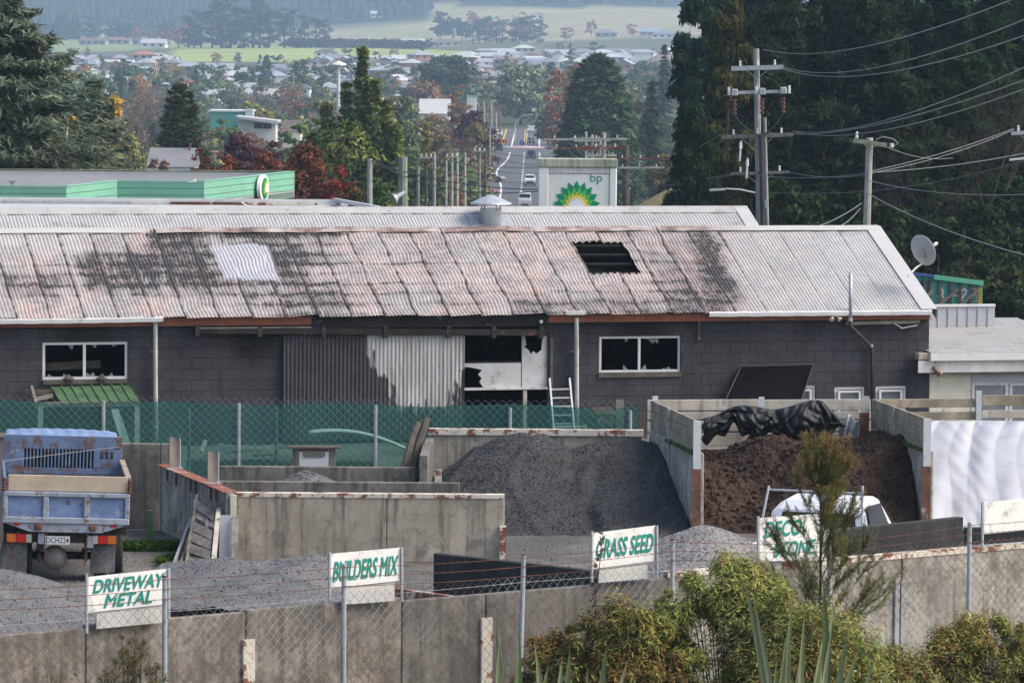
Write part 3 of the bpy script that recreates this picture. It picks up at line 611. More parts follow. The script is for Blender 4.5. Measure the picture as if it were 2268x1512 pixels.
# flue, floodlight, rotten plank, mast bits
g = G(); g.tube([BF.W(1884, 604, -.32), BF.W(1883.5, 712, -.32)], .042, 12); g.obj('flue_pipe', 'galv', WSH, smooth=True)
g = G(); g.tube([BF.W(1882, 706, -.32), BF.W(1883, 722, -.3), BF.W(1926, 764, -.12), BF.W(1931, 775, -.1), BF.W(1932, 900, -.1)], .04, 12); fl = g.obj('flue_pipe', 'flue_dark', WSH, smooth=True); fl['label'] = 'dark rusty lower bend of the flue pipe'
for x, y, v in ((1883, 708, -.32), (1929, 765, -.11)): g = G(); g.lathe(BF.W(x, y, v), [(.052, -.03), (.052, .03)], 12); g.obj('pipe_collar', 'galv_old', fl)
g = G(); BF.rect(g, 1845, 1853, 694, 702, -.22, -.19); g.obj('lamp_box', 'cream', WSH); fl = None
for x, y, dx in ((1835, 712, -.35), (1863, 714, .4)):
    g = G(); a = BF.W(1849 + (x - 1849) * .35, 700, -.25); g.lathe(a, [(.02, 0), (.03, .02), (.032, .06), (.055, .1), (.055, .108)], 12, axis=BF.u * dx - BF.z * .6 - BF.v * .5); g.obj('flood_lamp', 'cream', WSH, smooth=False)
g = G(); BF.rect(g, 1884, 2031, 703, 709, -.04, -.008); g.obj('flaking_strip', 'white_old', WSH)
g = G(); g.beam(BF.W(1874, 716, -.09), BF.W(2036, 712, -.09), .1, .07); pk_ = g.obj('rotten_ledge', 'timber_moss', WSH)
g = G(); [g.lathe(BF.W(1890 + k * 11 + rnd.random() * 6, 709, -.1), [(.05, -.01), (.04, .015), (.01, .035)], 6) for k in range(13)]; g.obj('moss', 'moss', pk_, kind='stuff')
g = G(); g.tube([BF.W(1980, 716, -.15), BF.W(2000, 727, -.16), BF.W(2008, 724, -.16)], .012, 5); g.tube([BF.W(1995, 727, -.15), BF.W(2032, 720, -.16)], .014, 5); g.obj('broken_conduit', 'white_paint', WSH)
g = G(); g.tube([BF.W(1563, 692, -.22), BF.W(1549, 700, -.2), BF.W(1548, 742, -.06)], .018, 6); g.lathe(BF.W(1547, 748, -.05), [(.03, -.04), (.04, 0), (.02, .04)], 7); g.obj('hanging_wire', 'timber_grey', WSH)
g = G(); g.lathe(BF.W(1198, 712, -.24), [(.03, -.04), (.045, 0), (.03, .03)], 7); g.obj('burnt_lamp', 'plaster_white', WSH)
# ------------------------------------------------------------------ yard: bins, fences, heaps
def chain_mesh(A, B, z0, z1, p, r):
    """woven wire between two ground points: zigzag wires as three-sided bars"""
    A, B = np.array(A, float), np.array(B, float); L = np.linalg.norm(B - A); d = (B - A) / L; n = int(L / p); m = int((z1 - z0) / p) + 1
    nrm = np.array((d[1], -d[0], 0.))
    i = np.arange(n)[:, None]; j = np.arange(m)[None, :]
    a0 = (i + ((i + j) % 2)) * p; a1 = (i + ((i + j + 1) % 2)) * p; za = z0 + j * p + 0 * i; zb = za + p
    wob = .12 * p * np.sin(i * 1.3 + j * .9)
    P0 = A + (a0 + wob)[..., None] * d + za[..., None] * np.array((0, 0, 1.)); wob1 = .12 * p * np.sin(i * 1.3 + (j + 1) * .9); P1 = A + (a1 + wob1)[..., None] * d + zb[..., None] * np.array((0, 0, 1.))
    P0 = P0.reshape(-1, 3); P1 = P1.reshape(-1, 3); dr = P1 - P0; dr /= np.linalg.norm(dr, axis=1)[:, None]; s1 = np.cross(dr, nrm); offs = [nrm * r, -nrm * .5 * r + s1 * .87 * r, -nrm * .5 * r - s1 * .87 * r]
    V = np.stack([P0 + offs[0], P0 + offs[1], P0 + offs[2], P1 + offs[0], P1 + offs[1], P1 + offs[2]], 1).reshape(-1, 3); b = np.arange(len(P0))[:, None] * 6
    F_ = np.concatenate([b + np.array([[0, 1, 4, 3]]), b + np.array([[1, 2, 5, 4]]), b + np.array([[2, 0, 3, 5]])]); return V, F_
def np_part(name, V, F_, mat, parent, kind=None, smooth=False):
    Mi = np.array(root_matrix(parent).inverted()) if parent is not None else np.eye(4); V = V @ Mi[:3, :3].T + Mi[:3, 3]
    me = mesh_np(name, V, F_); me.materials.append(MT[mat]); o = bpy.data.objects.new(name, me); link(o, parent); WM[o.name] = root_matrix(parent) if parent is not None else Matrix.Identity(4)
    if smooth: me.polygons.foreach_set('use_smooth', np.ones(len(me.polygons), bool))
    return tag(o, kind=kind)
def wallbox(name, mat, P0, P1, zt_, th, label, parent=None, zb=0.0, cap=None, joints=(), cat='wall'):
    """upright slab between two ground points (its front face on the line)"""
    P0, P1 = Vector(P0), Vector(P1); P0.z = P1.z = zb; d = (P1 - P0); n = Vector((-d.y, d.x, 0)).normalized()
    if n.y < 0: n = -n
    T_ = thing(name, (P0 + P1) / 2, label, cat) if parent is None else parent
    ts = [0.0] + list(joints) + [1.0]
    for a, b in zip(ts, ts[1:]):
        g = G(); e = .012 / d.length; q = P0 + d * (a + (e if a else 0)); g.box(q, d * (b - a - (e if a else 0)), n * th, Vector((0, 0, zt_ - zb))); g.obj('concrete_panel', mat, T_, bevel=.012)
    if cap:
        g = G(); g.box(P0 - n * .014 + Vector((0, 0, zt_ - zb + .003)), d, n * (th + .028), Vector((0, 0, .008))); g.box(P0 - n * .016 + Vector((0, 0, zt_ - zb - .055)), d, n * .006, Vector((0, 0, .06))); g.obj('steel_cap', cap, T_)
    return T_
def on_Y(px, Y): return Vector(((px - CX) / FPX * Y, Y, 0))
# three parallel bin walls in the middle
bw = wallbox('bin_wall', 'concrete', on_Y(508, 72.5), on_Y(1120, 72.5), 1.1, .16, 'long pale concrete bin wall with a rusty cream steel cap', cap='cream_rust', joints=(.57,))
g = G(); p = on_Y(1117, 72.4); g.box(p + Vector((-.05, -.03, 0)), (.1, 0, 0), (0, .2, 0), (0, 0, .6)); g.obj('end_post', 'cream_rust', bw)
g = G(); g.box(on_Y(510, 72.38) + Vector((0, 0, .72)), (.09, 0, 0), (0, .1, 0), (0, 0, .36)); g.obj('end_plate', 'cream', bw)
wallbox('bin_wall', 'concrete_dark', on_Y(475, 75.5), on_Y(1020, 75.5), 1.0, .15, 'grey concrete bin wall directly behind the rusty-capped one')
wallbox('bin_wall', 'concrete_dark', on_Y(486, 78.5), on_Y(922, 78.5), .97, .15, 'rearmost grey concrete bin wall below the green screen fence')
dv = wallbox('bin_side_wall', 'concrete_white', on_Y(500, 72.4), on_Y(352, 77.0), 1.12, .14, 'streaky side wall of the bins with a rusty flat cap and steel straps', cap=None, joints=(.2, .38, .6, .8))
g = G(); a = on_Y(500, 72.4) + Vector((0, 0, 1.123)); b = on_Y(352, 77.0) + Vector((0, 0, 1.123)); g.beam(a + Vector((.06, .03, .01)), b + Vector((.06, 0, .01)), .24, .018); g.obj('steel_cap', 'rust_cream', dv)
for t_ in (.12, .2, .42, .5, .72, .86): g = G(); q = a.lerp(b, t_) + Vector((-.035, -.02, -.22)); g.box(q, (.03, 0, 0), (0, .05, 0), (0, 0, .21)); g.obj('strap', 'rust_post', dv)
for px, Y, zz, lb in ((378, 76.2, 1.13, 'upright grey plastic board at the far end of the rusty cap'), (463, 73.6, 1.13, 'upright grey plastic board halfway along the rusty cap')):
    p = on_Y(px, Y) + Vector((.05, 0, zz)); T_ = thing('marker_board', p, lb, 'board', 0); g = G()
    g.grid(lambda a, b: p + Vector((-.08 + .16 * a, .03 * math.sin(a * 3) + .12 * a, .05 + .5 * b - .05 * a * b)), 5, 6); g.obj('panel', 'timber_grey', T_, solid=.012); g = G(); g.tube([p + Vector((.09, .13, .012)), p + Vector((.09, .13, .52))], .013, 6); g.obj('stake', 'galv', T_)
    g = G(); g.box(p + Vector((-.12, 0, .013)), (.26, 0, 0), (0, .12, 0), (0, 0, .01)); g.obj('foot', 'galv', T_)
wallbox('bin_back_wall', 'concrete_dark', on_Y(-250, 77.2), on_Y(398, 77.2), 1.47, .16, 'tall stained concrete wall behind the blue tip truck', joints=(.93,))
# pale boards stacked against the wall end
for k, (x0, x1, y0, mt) in enumerate(((485, 510, 1148, 'galv'), (513, 526, 1150, 'galv_old'))):
    a = onz(x0, 1262, .02); Yp = 71.9 - k * .1; g = G(); q0 = Vector(((x0 - CX) / FPX * Yp, Yp, 0)); ww = (x1 - x0) / FPX * Yp; g.box(q0, (ww, 0, 0), (0, .05, 0), (0, .22, .78)); g.obj('leaning_board', 'tarp_white' if k == 0 else 'concrete_white', None, ['wide pale grey board leaning on the end of the capped wall', 'narrow pale grey board with a rusty edge leaning beside the wide one'][k], 'board')
# pallet and plank leaning on the side wall
b0 = onz(410, 1272, 0); b1 = onz(465, 1283, 0); t0_ = at(437, 1098, 73.6); t1_ = at(480, 1132, 72.6)
PAL = thing('pallet', (b0 + b1) / 2, 'weathered wooden pallet leaning on edge against the side wall', 'pallet')
for k in range(7):
    a0 = b0.lerp(t0_, k / 7 + .01); a1 = b1.lerp(t1_, k / 7 + .01); hv = (t0_ - b0) * (.105 if k not in (1, 5) else .08); off_ = Vector((-.05, -.04, 0)) if k not in (1, 5) else Vector((.02, .02, 0)); g = G(); g.box(a0 + off_, a1 - a0, (.015, .02, 0), hv); g.obj('slat', 'timber_grey' if k not in (1, 5) else 'timber_pale', PAL)
g = G(); g.beam(b1 + Vector((.03, 0, 0)), t1_ + Vector((.03, 0, .02)), .07, .09); g.obj('stringer', 'timber_pale', PAL); g = G(); g.beam(b0.lerp(b1, .5) + Vector((.05, 0, 0)), t0_.lerp(t1_, .5) + Vector((.05, 0, 0)), .05, .07); g.obj('stringer', 'timber_grey', PAL); g = G(); g.beam(b0, t0_, .05, .07); g.obj('stringer', 'timber_grey', PAL)
g = G(); g.beam(onz(378, 1272, 0), at(423, 1152, 73.8), .04, .12); g.obj('fence_rail', 'galv_old', None, 'grey timber rail with a green tie leaning left of the pallet', 'plank')
g = G(); g.beam(onz(392, 1276, 0), at(428, 1165, 73.6), .04, .1); g.obj('fence_rail', 'timber_grey', None, 'darker timber rail leaning between the pallet and the tied rail', 'plank')
g = G(); p = onz(332, 1210, 0); g.box(p + Vector((-.05, 0, 0)), (.1, 0, 0), (0, .1, 0), (0, 0, .6)); g.box(p + Vector((-.12, -.05, .0)), (.24, 0, 0), (0, .2, 0), (0, 0, .02)); g.obj('steel_post', 'green_iron', None, 'dark green steel post standing in the weeds by the wall', 'post')
# back wall of the black bay
bb = wallbox('bay_back_wall', 'concrete', on_Y(952, 82), on_Y(1428, 82), 1.24, .15, 'concrete back wall with a cream steel channel above the black heap')
g = G(); p = on_Y(950, 81.95); g.box(p + Vector((0, 0, 1.245)), on_Y(1428, 81.95) - p, (0, .2, 0), (0, 0, .11)); g.obj('steel_channel', 'cream_rust', bb)
wallbox('bay_end_wall', 'concrete_dark', on_Y(949, 78.2), on_Y(962, 81.6), 1.22, .15, 'short dark end wall left of the black heap', cap=None)
g = G(); p = on_Y(972, 77.6); g.box(p + Vector((-.06, 0, 0)), (.12, 0, 0), (0, .08, 0), (0, 0, 1.02)); g.obj('channel_post', 'cream_rust', None, 'cream rusty channel post at the mouth of the black bay', 'post')
for k, (xa, ya, xb, yb, wd) in enumerate(((888, 1050, 925, 935, .17), (908, 1052, 944, 925, .2), (925, 1050, 948, 985, .13))):
    g = G(); A_ = at(xa, ya, 80.5 + .3 * k); B_ = at(xb, yb, 81 + .2 * k); A_ = A_ + (A_ - B_).normalized() * (A_.z / max(.2, (B_ - A_).normalized().z)); n_ = 7
    pts = [A_.lerp(B_, i / n_) + Vector((.012 * math.sin(i * 2 + k), 0, 0)) for i in range(n_ + 1)]; g.tube(pts, [wd / 2 * (1 - .05 * i) for i in range(n_ + 1)], 7); g.obj('old_post', 'timber_old', None, ['thin split old timber post leaning beside the black bay', 'tallest thick old timber post leaning beside the black bay', 'short dark stump leaning under the tall old post'][k], 'post')
# heaps
def noise2(x, y, k=0.0): return (math.sin(x * 2.1 + y * 1.3 + k) + math.sin(x * 4.7 - y * 3.9 + 2 * k) * .5 + math.sin(x * 9.3 + y * 8.1 + 3 * k) * .25 + math.sin(x * 19 - y * 17 + k) * .12) / 1.87
def heap_mat(name, c1, c2, vs, bs, fine=60):
    s = N(name); v = s.n('TexVoronoi'); v.inputs['Scale'].default_value = vs; s.l(s.tc, v.inputs['Vector']); n1 = s.noise(1.2, 6, .7); n2 = s.noise(fine, 4, .8); c = s.mix(s.ramp(n1, .3, .7), c1, c2); c = s.mix(s.ramp(n2, .3, .7, 0, .6), c, s.mix(1., c, (.4,) * 3, 'MULTIPLY'))
    c = s.mix(s.ramp(v.outputs['Distance'], .1, .6, 0, .5), c, s.mix(1., c, (1.7,) * 3, 'MULTIPLY')); return s.done(c, .9, bump=s.math('ADD', v.outputs['Distance'], n2), bs=bs, bd=.05)
heap_mat('heap_black', (.058, .057, .057), (.098, .096, .095), 26, 1.0, 40); heap_mat('heap_grey', (.115, .113, .115), (.17, .167, .168), 30, .6); heap_mat('heap_brown', (.036, .02, .0135), (.075, .043, .028), 11, 1.0, 24)
heap_mat('heap_pebble', (.2, .19, .19), (.3, .28, .27), 20, .7)
OCT = np.array([(1, 0, 0), (-1, 0, 0), (0, 1, 0), (0, -1, 0), (0, 0, .8), (0, 0, -.8)], float); OCF = np.array([(0, 2, 4), (2, 1, 4), (1, 3, 4), (3, 0, 4), (2, 0, 5), (1, 2, 5), (3, 1, 5), (0, 3, 5)])
def stones(par, mat, x0, x1, y0, y1, hf, n, gs, name='loose_stones'):
    r_ = np.random.default_rng(n + int(x0 * 10) % 97); X = r_.uniform(x0 + .04, x1 - .04, n); Y = r_.uniform(y0 + .04, y1 - .04, n); Z = np.array([hf(a, b) for a, b in zip(X, Y)]); k = Z > -.03; X, Y, Z = X[k], Y[k], np.maximum(Z[k], 0); sz = gs[0] + (gs[1] - gs[0]) * r_.random((len(X), 1, 1)) ** 3
    J = OCT[None] * r_.uniform(.6, 1.3, (len(X), 6, 1)) * sz; an = r_.uniform(0, 6.28, len(X)); c_, s_ = np.cos(an)[:, None], np.sin(an)[:, None]; V = np.stack([J[..., 0] * c_ - J[..., 1] * s_, J[..., 0] * s_ + J[..., 1] * c_, J[..., 2]], 2) + np.stack([X, Y, Z], 1)[:, None]; return np_part(name, V.reshape(-1, 3), (OCF[None] + (np.arange(len(X)) * 6)[:, None, None]).reshape(-1, 3), mat, par, kind='stuff')
def heap(name, mat, x0, x1, y0, y1, hf, n, label, cat='heap', rough=.02, grains=2600, gs=(.012, .03)):
    g = G(); rr = random.Random(len(label))
    g.grid(lambda a, b: (lambda X, Y: Vector((X, Y, max(-.06, hf(X, Y)) + rough * rr.uniform(-1, 1))))(x0 + (x1 - x0) * a, y0 + (y1 - y0) * b), n, n); o = g.obj(name, mat, None, label, cat, smooth=True); stones(o, mat, x0, x1, y0, y1, hf, grains, gs); return o
def cone(X, Y, cx, cy, h, rx, ry): d = math.sqrt(((X - cx) / rx) ** 2 + ((Y - cy) / ry) ** 2 + .012); return h * (1.1 - d)
def smax(a, b, k=.12): return max(a, b) + k * k / (abs(a - b) + k) * .25 - 0.03
def hb(X, Y):
    a = cone(X, Y, .22, 80.6, 1.52, 2.35, 3.7); b = cone(X, Y, 2.05, 80.6, 1.46, 3.0, 3.75); h = smax(a, b)
    h = h if h < 1.2 else 1.2 + (h - 1.2) * .55; h -= .09 * math.exp(-((X - 1.45 - .1 * math.sin(Y * 2)) / .12) ** 2) * (Y < 79.4)
    return h + .05 * noise2(X * .9, Y * .9, 1.0) + .03 * noise2(X * 2.6, Y * 2.6) + .05 * max(0, math.sin(X * 5 + 1.5 * math.sin(Y * 1.3))) ** 6
heap('gravel_heap', 'heap_black', -1.6, 3.06, 75.6, 81.95, hb, 150, 'big black gravel heap with two humps in a concrete bay', rough=.014, grains=9000, gs=(.012, .034))
heap('gravel_heap', 'heap_grey', -4.3, -2.2, 76.0, 78.3, lambda X, Y: .25 + cone(X, Y, -3.5, 77.4, .78, 1.2, 1.6) + .04 * noise2(X * 2, Y * 2), 40, 'small pale sand heap showing above the grey bin walls')
heap('gravel_heap', 'heap_grey', -5.35, -2.0, 64.1, 69.6, lambda X, Y: smax(cone(X, Y, -4.3, 67.0, .64, 3.2, 4.6), cone(X, Y, -3.1, 67.2, .7, 2.0, 4.2)) + .045 * noise2(X * 1.3, Y * 1.3) + .02 * noise2(X * 4, Y * 4), 80, 'broad grey chip heap behind the driveway metal sign', rough=.012)
heap('gravel_heap', 'heap_grey', -8.6, -5.75, 60.5, 66.4, lambda X, Y: cone(X, Y, -7.3, 63.6, .86, 2.6, 3.6) + .04 * noise2(X * 1.3, Y * 1.3) + .015 * noise2(X * 4, Y * 4), 70, 'grey chip heap left of the driveway metal sign', rough=.012)
heap('pebble_heap', 'heap_pebble', 1.5, 4.03, 69.0, 73.6, lambda X, Y: cone(X, Y, 3.1, 71.6, .74, 1.5, 2.9) + .03 * noise2(X * 2, Y * 2), 60, 'pale pebble heap behind the grass seed sign', rough=.02)
def hbr(X, Y):
    t_ = (X - 3.2) / 3.6; top = 1.12 + .24 * math.exp(-((t_ - .42) / .2) ** 2) + .28 * math.exp(-((t_ - .98) / .16) ** 2) - .2 * math.exp(-((t_ - .12) / .14) ** 2)
    base = 77.1 + .2 * math.sin(X * 2); return min(top, (Y - base) * .85) + .1 * noise2(X * 1.4, Y * 1.4) + .05 * noise2(X * 4, Y * 4, 2) + .03 * noise2(X * 11, Y * 10)
heap('soil_heap', 'heap_brown', 3.18, 7.0, 76.9, 81.4, hbr, 120, 'dark brown compost heap filling the timber-topped bay', rough=.028, grains=5000, gs=(.015, .07))
# timber-topped bay dividers
ZT, ZC = 1.97, 1.42
def divider(near, far, label, seed):
    T_ = wallbox('bay_divider', 'concrete_white', near, far, ZC, .14, label); d = far - near
    for k in range(3):
        g = G(); e = .012 * k; g.box(near + Vector((.02, 0, ZC + .01 + k * .182)), d, Vector((.05, 0, 0)), (0, 0, .172)); g.obj('timber_plank', 'timber_moss', T_, bevel=.006)
    g = G(); q = near + Vector((-.05, -.06, 1.16)); g.box(q, (.13, 0, 0), (0, .055, 0), (0, 0, .82)); g.obj('white_bracket', 'white_paint', T_)
    g = G(); q = near + Vector((-.075, -.08, 0)); g.box(q, (.16, 0, 0), (0, .075, 0), (0, 0, 1.16)); g.obj('rusty_post', 'rust_post', T_)
    g = G(); [g.lathe(near + d * (rnd.uniform(.02, .6)) + Vector((-.005, 0, ZC - .005)), [(.05, -.03), (.06, .0), (.02, .03)], 6) for _ in range(26)]; g.obj('moss', 'moss', T_, kind='stuff')
    g = G(); q = near + d * .55 + Vector((-.02, 0, ZC - .15)); g.tube([q, q + Vector((0, 0, .72))], .014, 6); g.obj('stay_rod', 'galv', T_)
    return T_
nA, fA = on_Y(1545, 76.7), on_Y(1440, 81.2); nB, fB = on_Y(2056, 77.5), on_Y(1932, 81.9)
divider(nA, fA, 'bay divider with timber boards between black gravel and brown compost', 1); divider(nB, fB, 'bay divider with timber boards between brown compost and white sheeted heap', 2)
rb = thing('bay_rear_fence', (fA + fB) / 2, 'pale timber board fence along the back of the compost bay', 'fence')
def plank(P0, P1, z, h, mat, par, th=.05): g = G(); a = Vector((P0.x, P0.y, z)); d = Vector((P1.x - P0.x, P1.y - P0.y, 0)); g.box(a, d, Vector((0, .05, 0)), (0, 0, h)); return g.obj('timber_plank', mat, par, bevel=.006)
pa, pb, pm = on_Y(1436, 81.35), on_Y(1932, 82.05), on_Y(1683, 81.7)
for k, (z0, h) in enumerate(((1.76, .21), (1.6, .15), (1.38, .2), (1.1, .26))): plank(pa, pm, z0, h - .012, 'timber_pale', rb); plank(pm + Vector((.01, 0, 0)), pb, z0 - .01, h - .012, 'timber_pale', rb)
plank(pa, pb, .0, 1.05, 'timber_old', rb)
for px, mt, w_ in ((1683, 'white_paint', .1), (1447, 'white_paint', .1), (1912, 'white_old', .13)):
    g = G(); q = on_Y(px, 81.5 if px < 1800 else 81.8); g.box(q + Vector((0, -.06, .0)), (w_, 0, 0), (0, .05, 0), (0, 0, 2.02)); g.obj('upright', mt, rb)
g = G(); q = on_Y(1908, 81.4); g.box(q, (.17, 0, 0), (0, .1, 0), (0, 0, 1.75)); g.obj('rusty_post', 'rust', rb)
rc = thing('bay_rear_fence', on_Y(2150, 82), 'weathered two-rail timber fence behind the white sheeted heap', 'fence')
pc, pd, pe = on_Y(1945, 82.1), on_Y(2168, 82.5), on_Y(2420, 82.9)
plank(pc, pd, 1.78, .16, 'timber_moss', rc); plank(pd + Vector((.1, 0, 0)), pe, 1.8, .2, 'timber_moss', rc); plank(pc, pd, 1.55, .15, 'timber_moss', rc); plank(pd + Vector((.1, 0, 0)), pe, 1.58, .14, 'timber_pale', rc)
g = G(); g.box(pd + Vector((-.02, -.07, 0)), (.1, 0, 0), (0, .06, 0), (0, 0, 2.08)); g.obj('upright', 'white_paint', rc)
# sheets
def cloth(name, mat, fn, n, m_, label, cat='tarpaulin'): g = G(); g.grid(fn, n, m_); return g.obj(name, mat, None, label, cat, smooth=True, solid=.004)
def tw(a, b):
    X0 = 7.33; X = X0 + a * 3.4; f = abs(math.sin(a * 8.5 + 1.3 * b + .9 * math.sin(b * 2.2) + .5 * math.sin(a * 23))) * (.5 + .5 * math.sin(a * 5 + 1)) + .3 * abs(math.sin(a * 26 + b * 4.5 + math.sin(b * 5))); Y = 81.6 - 3.6 * (b ** 1.25) - .3 * f * (1 - b * .2) - .03 * math.sin(b * 7 + a * 19 + 2 * math.sin(a * 9)) - .012 * math.sin(b * 31 - a * 47 + 3 * math.sin(a * 13)); z = 1.62 - 1.56 * b - .05 * f * math.sin(math.pi * b) + .03 * math.sin(a * 33 + b * 9) * b
    return Vector((X - .05 * b, Y - .15 * math.sin(math.pi * b), z + .1 * math.sin(math.pi * b)))
cloth('white_tarp', 'tarp_white', tw, 150, 70, 'creased white plastic sheet hanging over a heap in its bay')
def tb(a, b):
    px = 1556 + 315 * a; lump = .5 + .5 * math.cos(2 * math.pi * (a * 3.1 - .15)) ** 3; top = 892 + 26 * (1 - a) ** 2 + 8 * math.cos(a * 12) + max(0, a - .85) * 260
    bot = 972 - 16 * math.sin(a * 7) + 12 * math.sin(a * 22) + 9 * math.sin(a * 51) - (20 if a > .9 else 0); fold = 1.6 * abs(math.sin(a * 24 + 3 * math.sin(b * 3 + a * 9))) + .9 * abs(math.sin(a * 41 - b * 5 + 2 * math.sin(b * 5))) + .8 * abs(math.sin(b * 9 + 5 * math.sin(a * 11))); p = at(px + 3 * math.sin(b * 11 + a * 20), top + (bot - top) * b, 81.1 - (.1 + .2 * lump) * math.sin(math.pi * min(b * 1.02, 1)) ** .7 - .05 * fold); return p
cloth('black_tarp', 'tarp_black', tb, 150, 44, 'bunched black plastic sheet tied along the compost bay boards')
cloth('white_tarp', 'tarp_white', lambda a, b: at(1858 + 45 * a, 925 + 40 * b + 8 * math.sin(a * 9), 81.45 - .08 * math.sin(a * 18 + b * 4)), 20, 10, 'torn white plastic scrap beside the bunched black sheet')
cloth('white_tarp', 'tarp_white', lambda a, b: (lambda q: q + Vector((0, 0, .1 * math.sin(a * 3.1) * math.sin(b * 3.1) + .02 * math.sin(a * 17 + b * 9))))(onz(2085 + 95 * a + 20 * b, 1176 - 22 * b, .04)), 20, 8, 'crumpled white plastic lying below the hanging white sheet')
# low dark walls of the front bins
wallbox('low_bin_wall', 'concrete_black', on_Y(962, 68.4), on_Y(1330, 66.2), .62, .14, 'low blackened bin wall between the builders mix and grass seed signs')
wallbox('low_bin_wall', 'concrete_black', on_Y(1445, 74.6), on_Y(1690, 73.2), .16, .12, 'low black kerb wall in front of the compost bay')
wallbox('low_bin_wall', 'concrete_black', on_Y(1835, 69.2), on_Y(2142, 71.4), .92, .14, 'black painted bin wall in front of the white pickup', zb=-.52)
wallbox('low_bin_wall', 'concrete_black', on_Y(2146, 72.6), on_Y(2420, 72.9), .62, .14, 'black painted bin wall below the blank cream board', zb=-.52)
g = G(); p0_, p1_ = on_Y(860, 65.2), on_Y(1052, 63.9); g.box(p0_ + Vector((0, 0, .46)), p1_ - p0_, (0, .14, 0), (0, 0, .02)); g.box(p0_ + Vector((0, 0.01, 0)), p1_ - p0_, (0, .12, 0), (0, 0, .455)); g.obj('low_bin_wall', 'rust_cream', None, 'low bin wall with orange rusty edge behind the builders mix sign', 'wall')
# ------------------------------------------------------------------ front retaining wall and wire fence
FW = thing('front_retaining_wall', (FA + FB) / 2, 'long mottled concrete retaining wall along the wire fence', 'wall')
def fl_hit(px, py, off=0.0): return onplane(px, py, FA + FN * off, FN)
segs = [(-140, 190, .56, 'concrete_front'), (190, 545, .6, 'concrete_front'), (545, 890, .62, 'concrete_front'), (890, 1076, .57, 'concrete_dark'), (1076, 1318, .57, 'concrete_dark'), (1318, 1480, .58, 'concrete_dark'), (1480, 1680, .62, 'concrete_white'), (1680, 1996, .62, 'concrete_white'), (1996, 2420, .63, 'concrete_white')]
for a_, b_, h_, mt in segs:
    A_ = fl_hit(a_ + 1, 1400); B_ = fl_hit(b_ - 1, 1400); A_.z = B_.z = -1.62; g = G(); g.box(A_, B_ - A_, -FN * .115, (0, 0, h_ + 1.62)); g.obj('concrete_panel', mt, FW, bevel=.012)
for a_, b_ in ((1480, 1995), (1997, 2420)):
    A_ = fl_hit(a_, 1300, .012); B_ = fl_hit(b_, 1300, .012); A_.z = B_.z = .58; g = G(); g.box(A_, B_ - A_, -FN * .14, (0, 0, .085)); g.obj('steel_cap', 'cream_rust', FW)
for px, y0, mt in ((547, 1416, 'cream_rust'), (1075, 1368, 'cream_rust')):
    g = G(); A_ = fl_hit(px - 12, y0, .002); h_ = A_.z + 1.6; A_.z = -1.6; g.box(A_, FD * .19, FN * .05, (0, 0, h_)); g.obj('channel_post', mt, FW)
for px, y0 in ((1985, 1282), (1998, 1286)):
    g = G(); A_ = fl_hit(px - 5, y0, .002); h_ = A_.z + 1.6; A_.z = -1.6; g.box(A_, FD * .085, FN * .04, (0, 0, h_)); g.obj('channel_post', 'galv_old', FW)
FE = thing('wire_fence', FA.lerp(FB, .5) + FN * .4 + Vector((0, 0, -1.6)), 'galvanised chain-link fence topped with three rusty barbed strands', 'fence')
def fe(px, z, off=.4): q = fl_hit(px, 1350, off); return Vector((q.x, q.y, z))
tops = {}
for px, yt in ((-40, 1300), (365, 1276), (762, 1249), (1160, 1228), (1490, 1194), (1838, 1196), (2148, 1157), (2440, 1130)):
    q = fl_hit(px, yt, .4); lean = (.05 if px == 1160 else .0); tops[px] = q
    g = G(); g.tube([Vector((q.x, q.y, -1.6)) - FD * lean * 1.5, q], [.038, .034], 10); ps = g.obj('fence_post', 'galv', FE, smooth=False)
    g = G(); g.lathe(q, [(.038, -.01), (.034, .012)], 10); g.obj('post_cap', 'rust' if px in (1160, 1490, 365) else 'galv', ps)
V, F_ = chain_mesh(fe(-120, 0), fe(2440, 0), -1.5, .78, .075, .0032)
s = N('wire_near'); a = s.noise(.4, 3); c = s.mix(s.ramp(a, .45, .58), (.16, .12, .11), (.5, .51, .52)); s.done(c, .5, .3)
np_part('chain_link', V, F_, 'wire_near', FE, kind='stuff')
def strand(fr, to, n, sag, r, barb=0, par=FE, name='barbed_wire', mat='rust'):
    fr, to = Vector(fr), Vector(to); g = G(); pts = [fr.lerp(to, i / n) - Vector((0, 0, sag * 4 * (i / n) * (1 - i / n))) for i in range(n + 1)]; g.tube(pts, r, 4, cap=False)
    if barb:
        L_ = (to - fr).length; k = int(L_ / barb)
        for i in range(k):
            p = fr.lerp(to, (i + .5) / k); t_ = (i + .5) / k; p = p - Vector((0, 0, sag * 4 * t_ * (1 - t_))); d1 = Vector((rnd.uniform(-.4, .4), rnd.uniform(-1, 1), rnd.uniform(-1, 1))).normalized() * .022; g.tube([p - d1, p + d1], .0035, 3, cap=False)
    return g.obj(name, mat, par)
pk_ = sorted(tops)
for dz in (.035, .165, .3):
    for a_, b_ in zip(pk_, pk_[1:]): strand(tops[a_] - Vector((0, 0, dz)) + FN * .04, tops[b_] - Vector((0, 0, dz)) + FN * .04, 10, .02, .0055, .12)
for a_, b_ in zip(pk_, pk_[1:]): strand(fe(a_, .76, .43), fe(b_, .76, .43), 8, .01, .004, 0, FE, 'line_wire', 'galv_old')
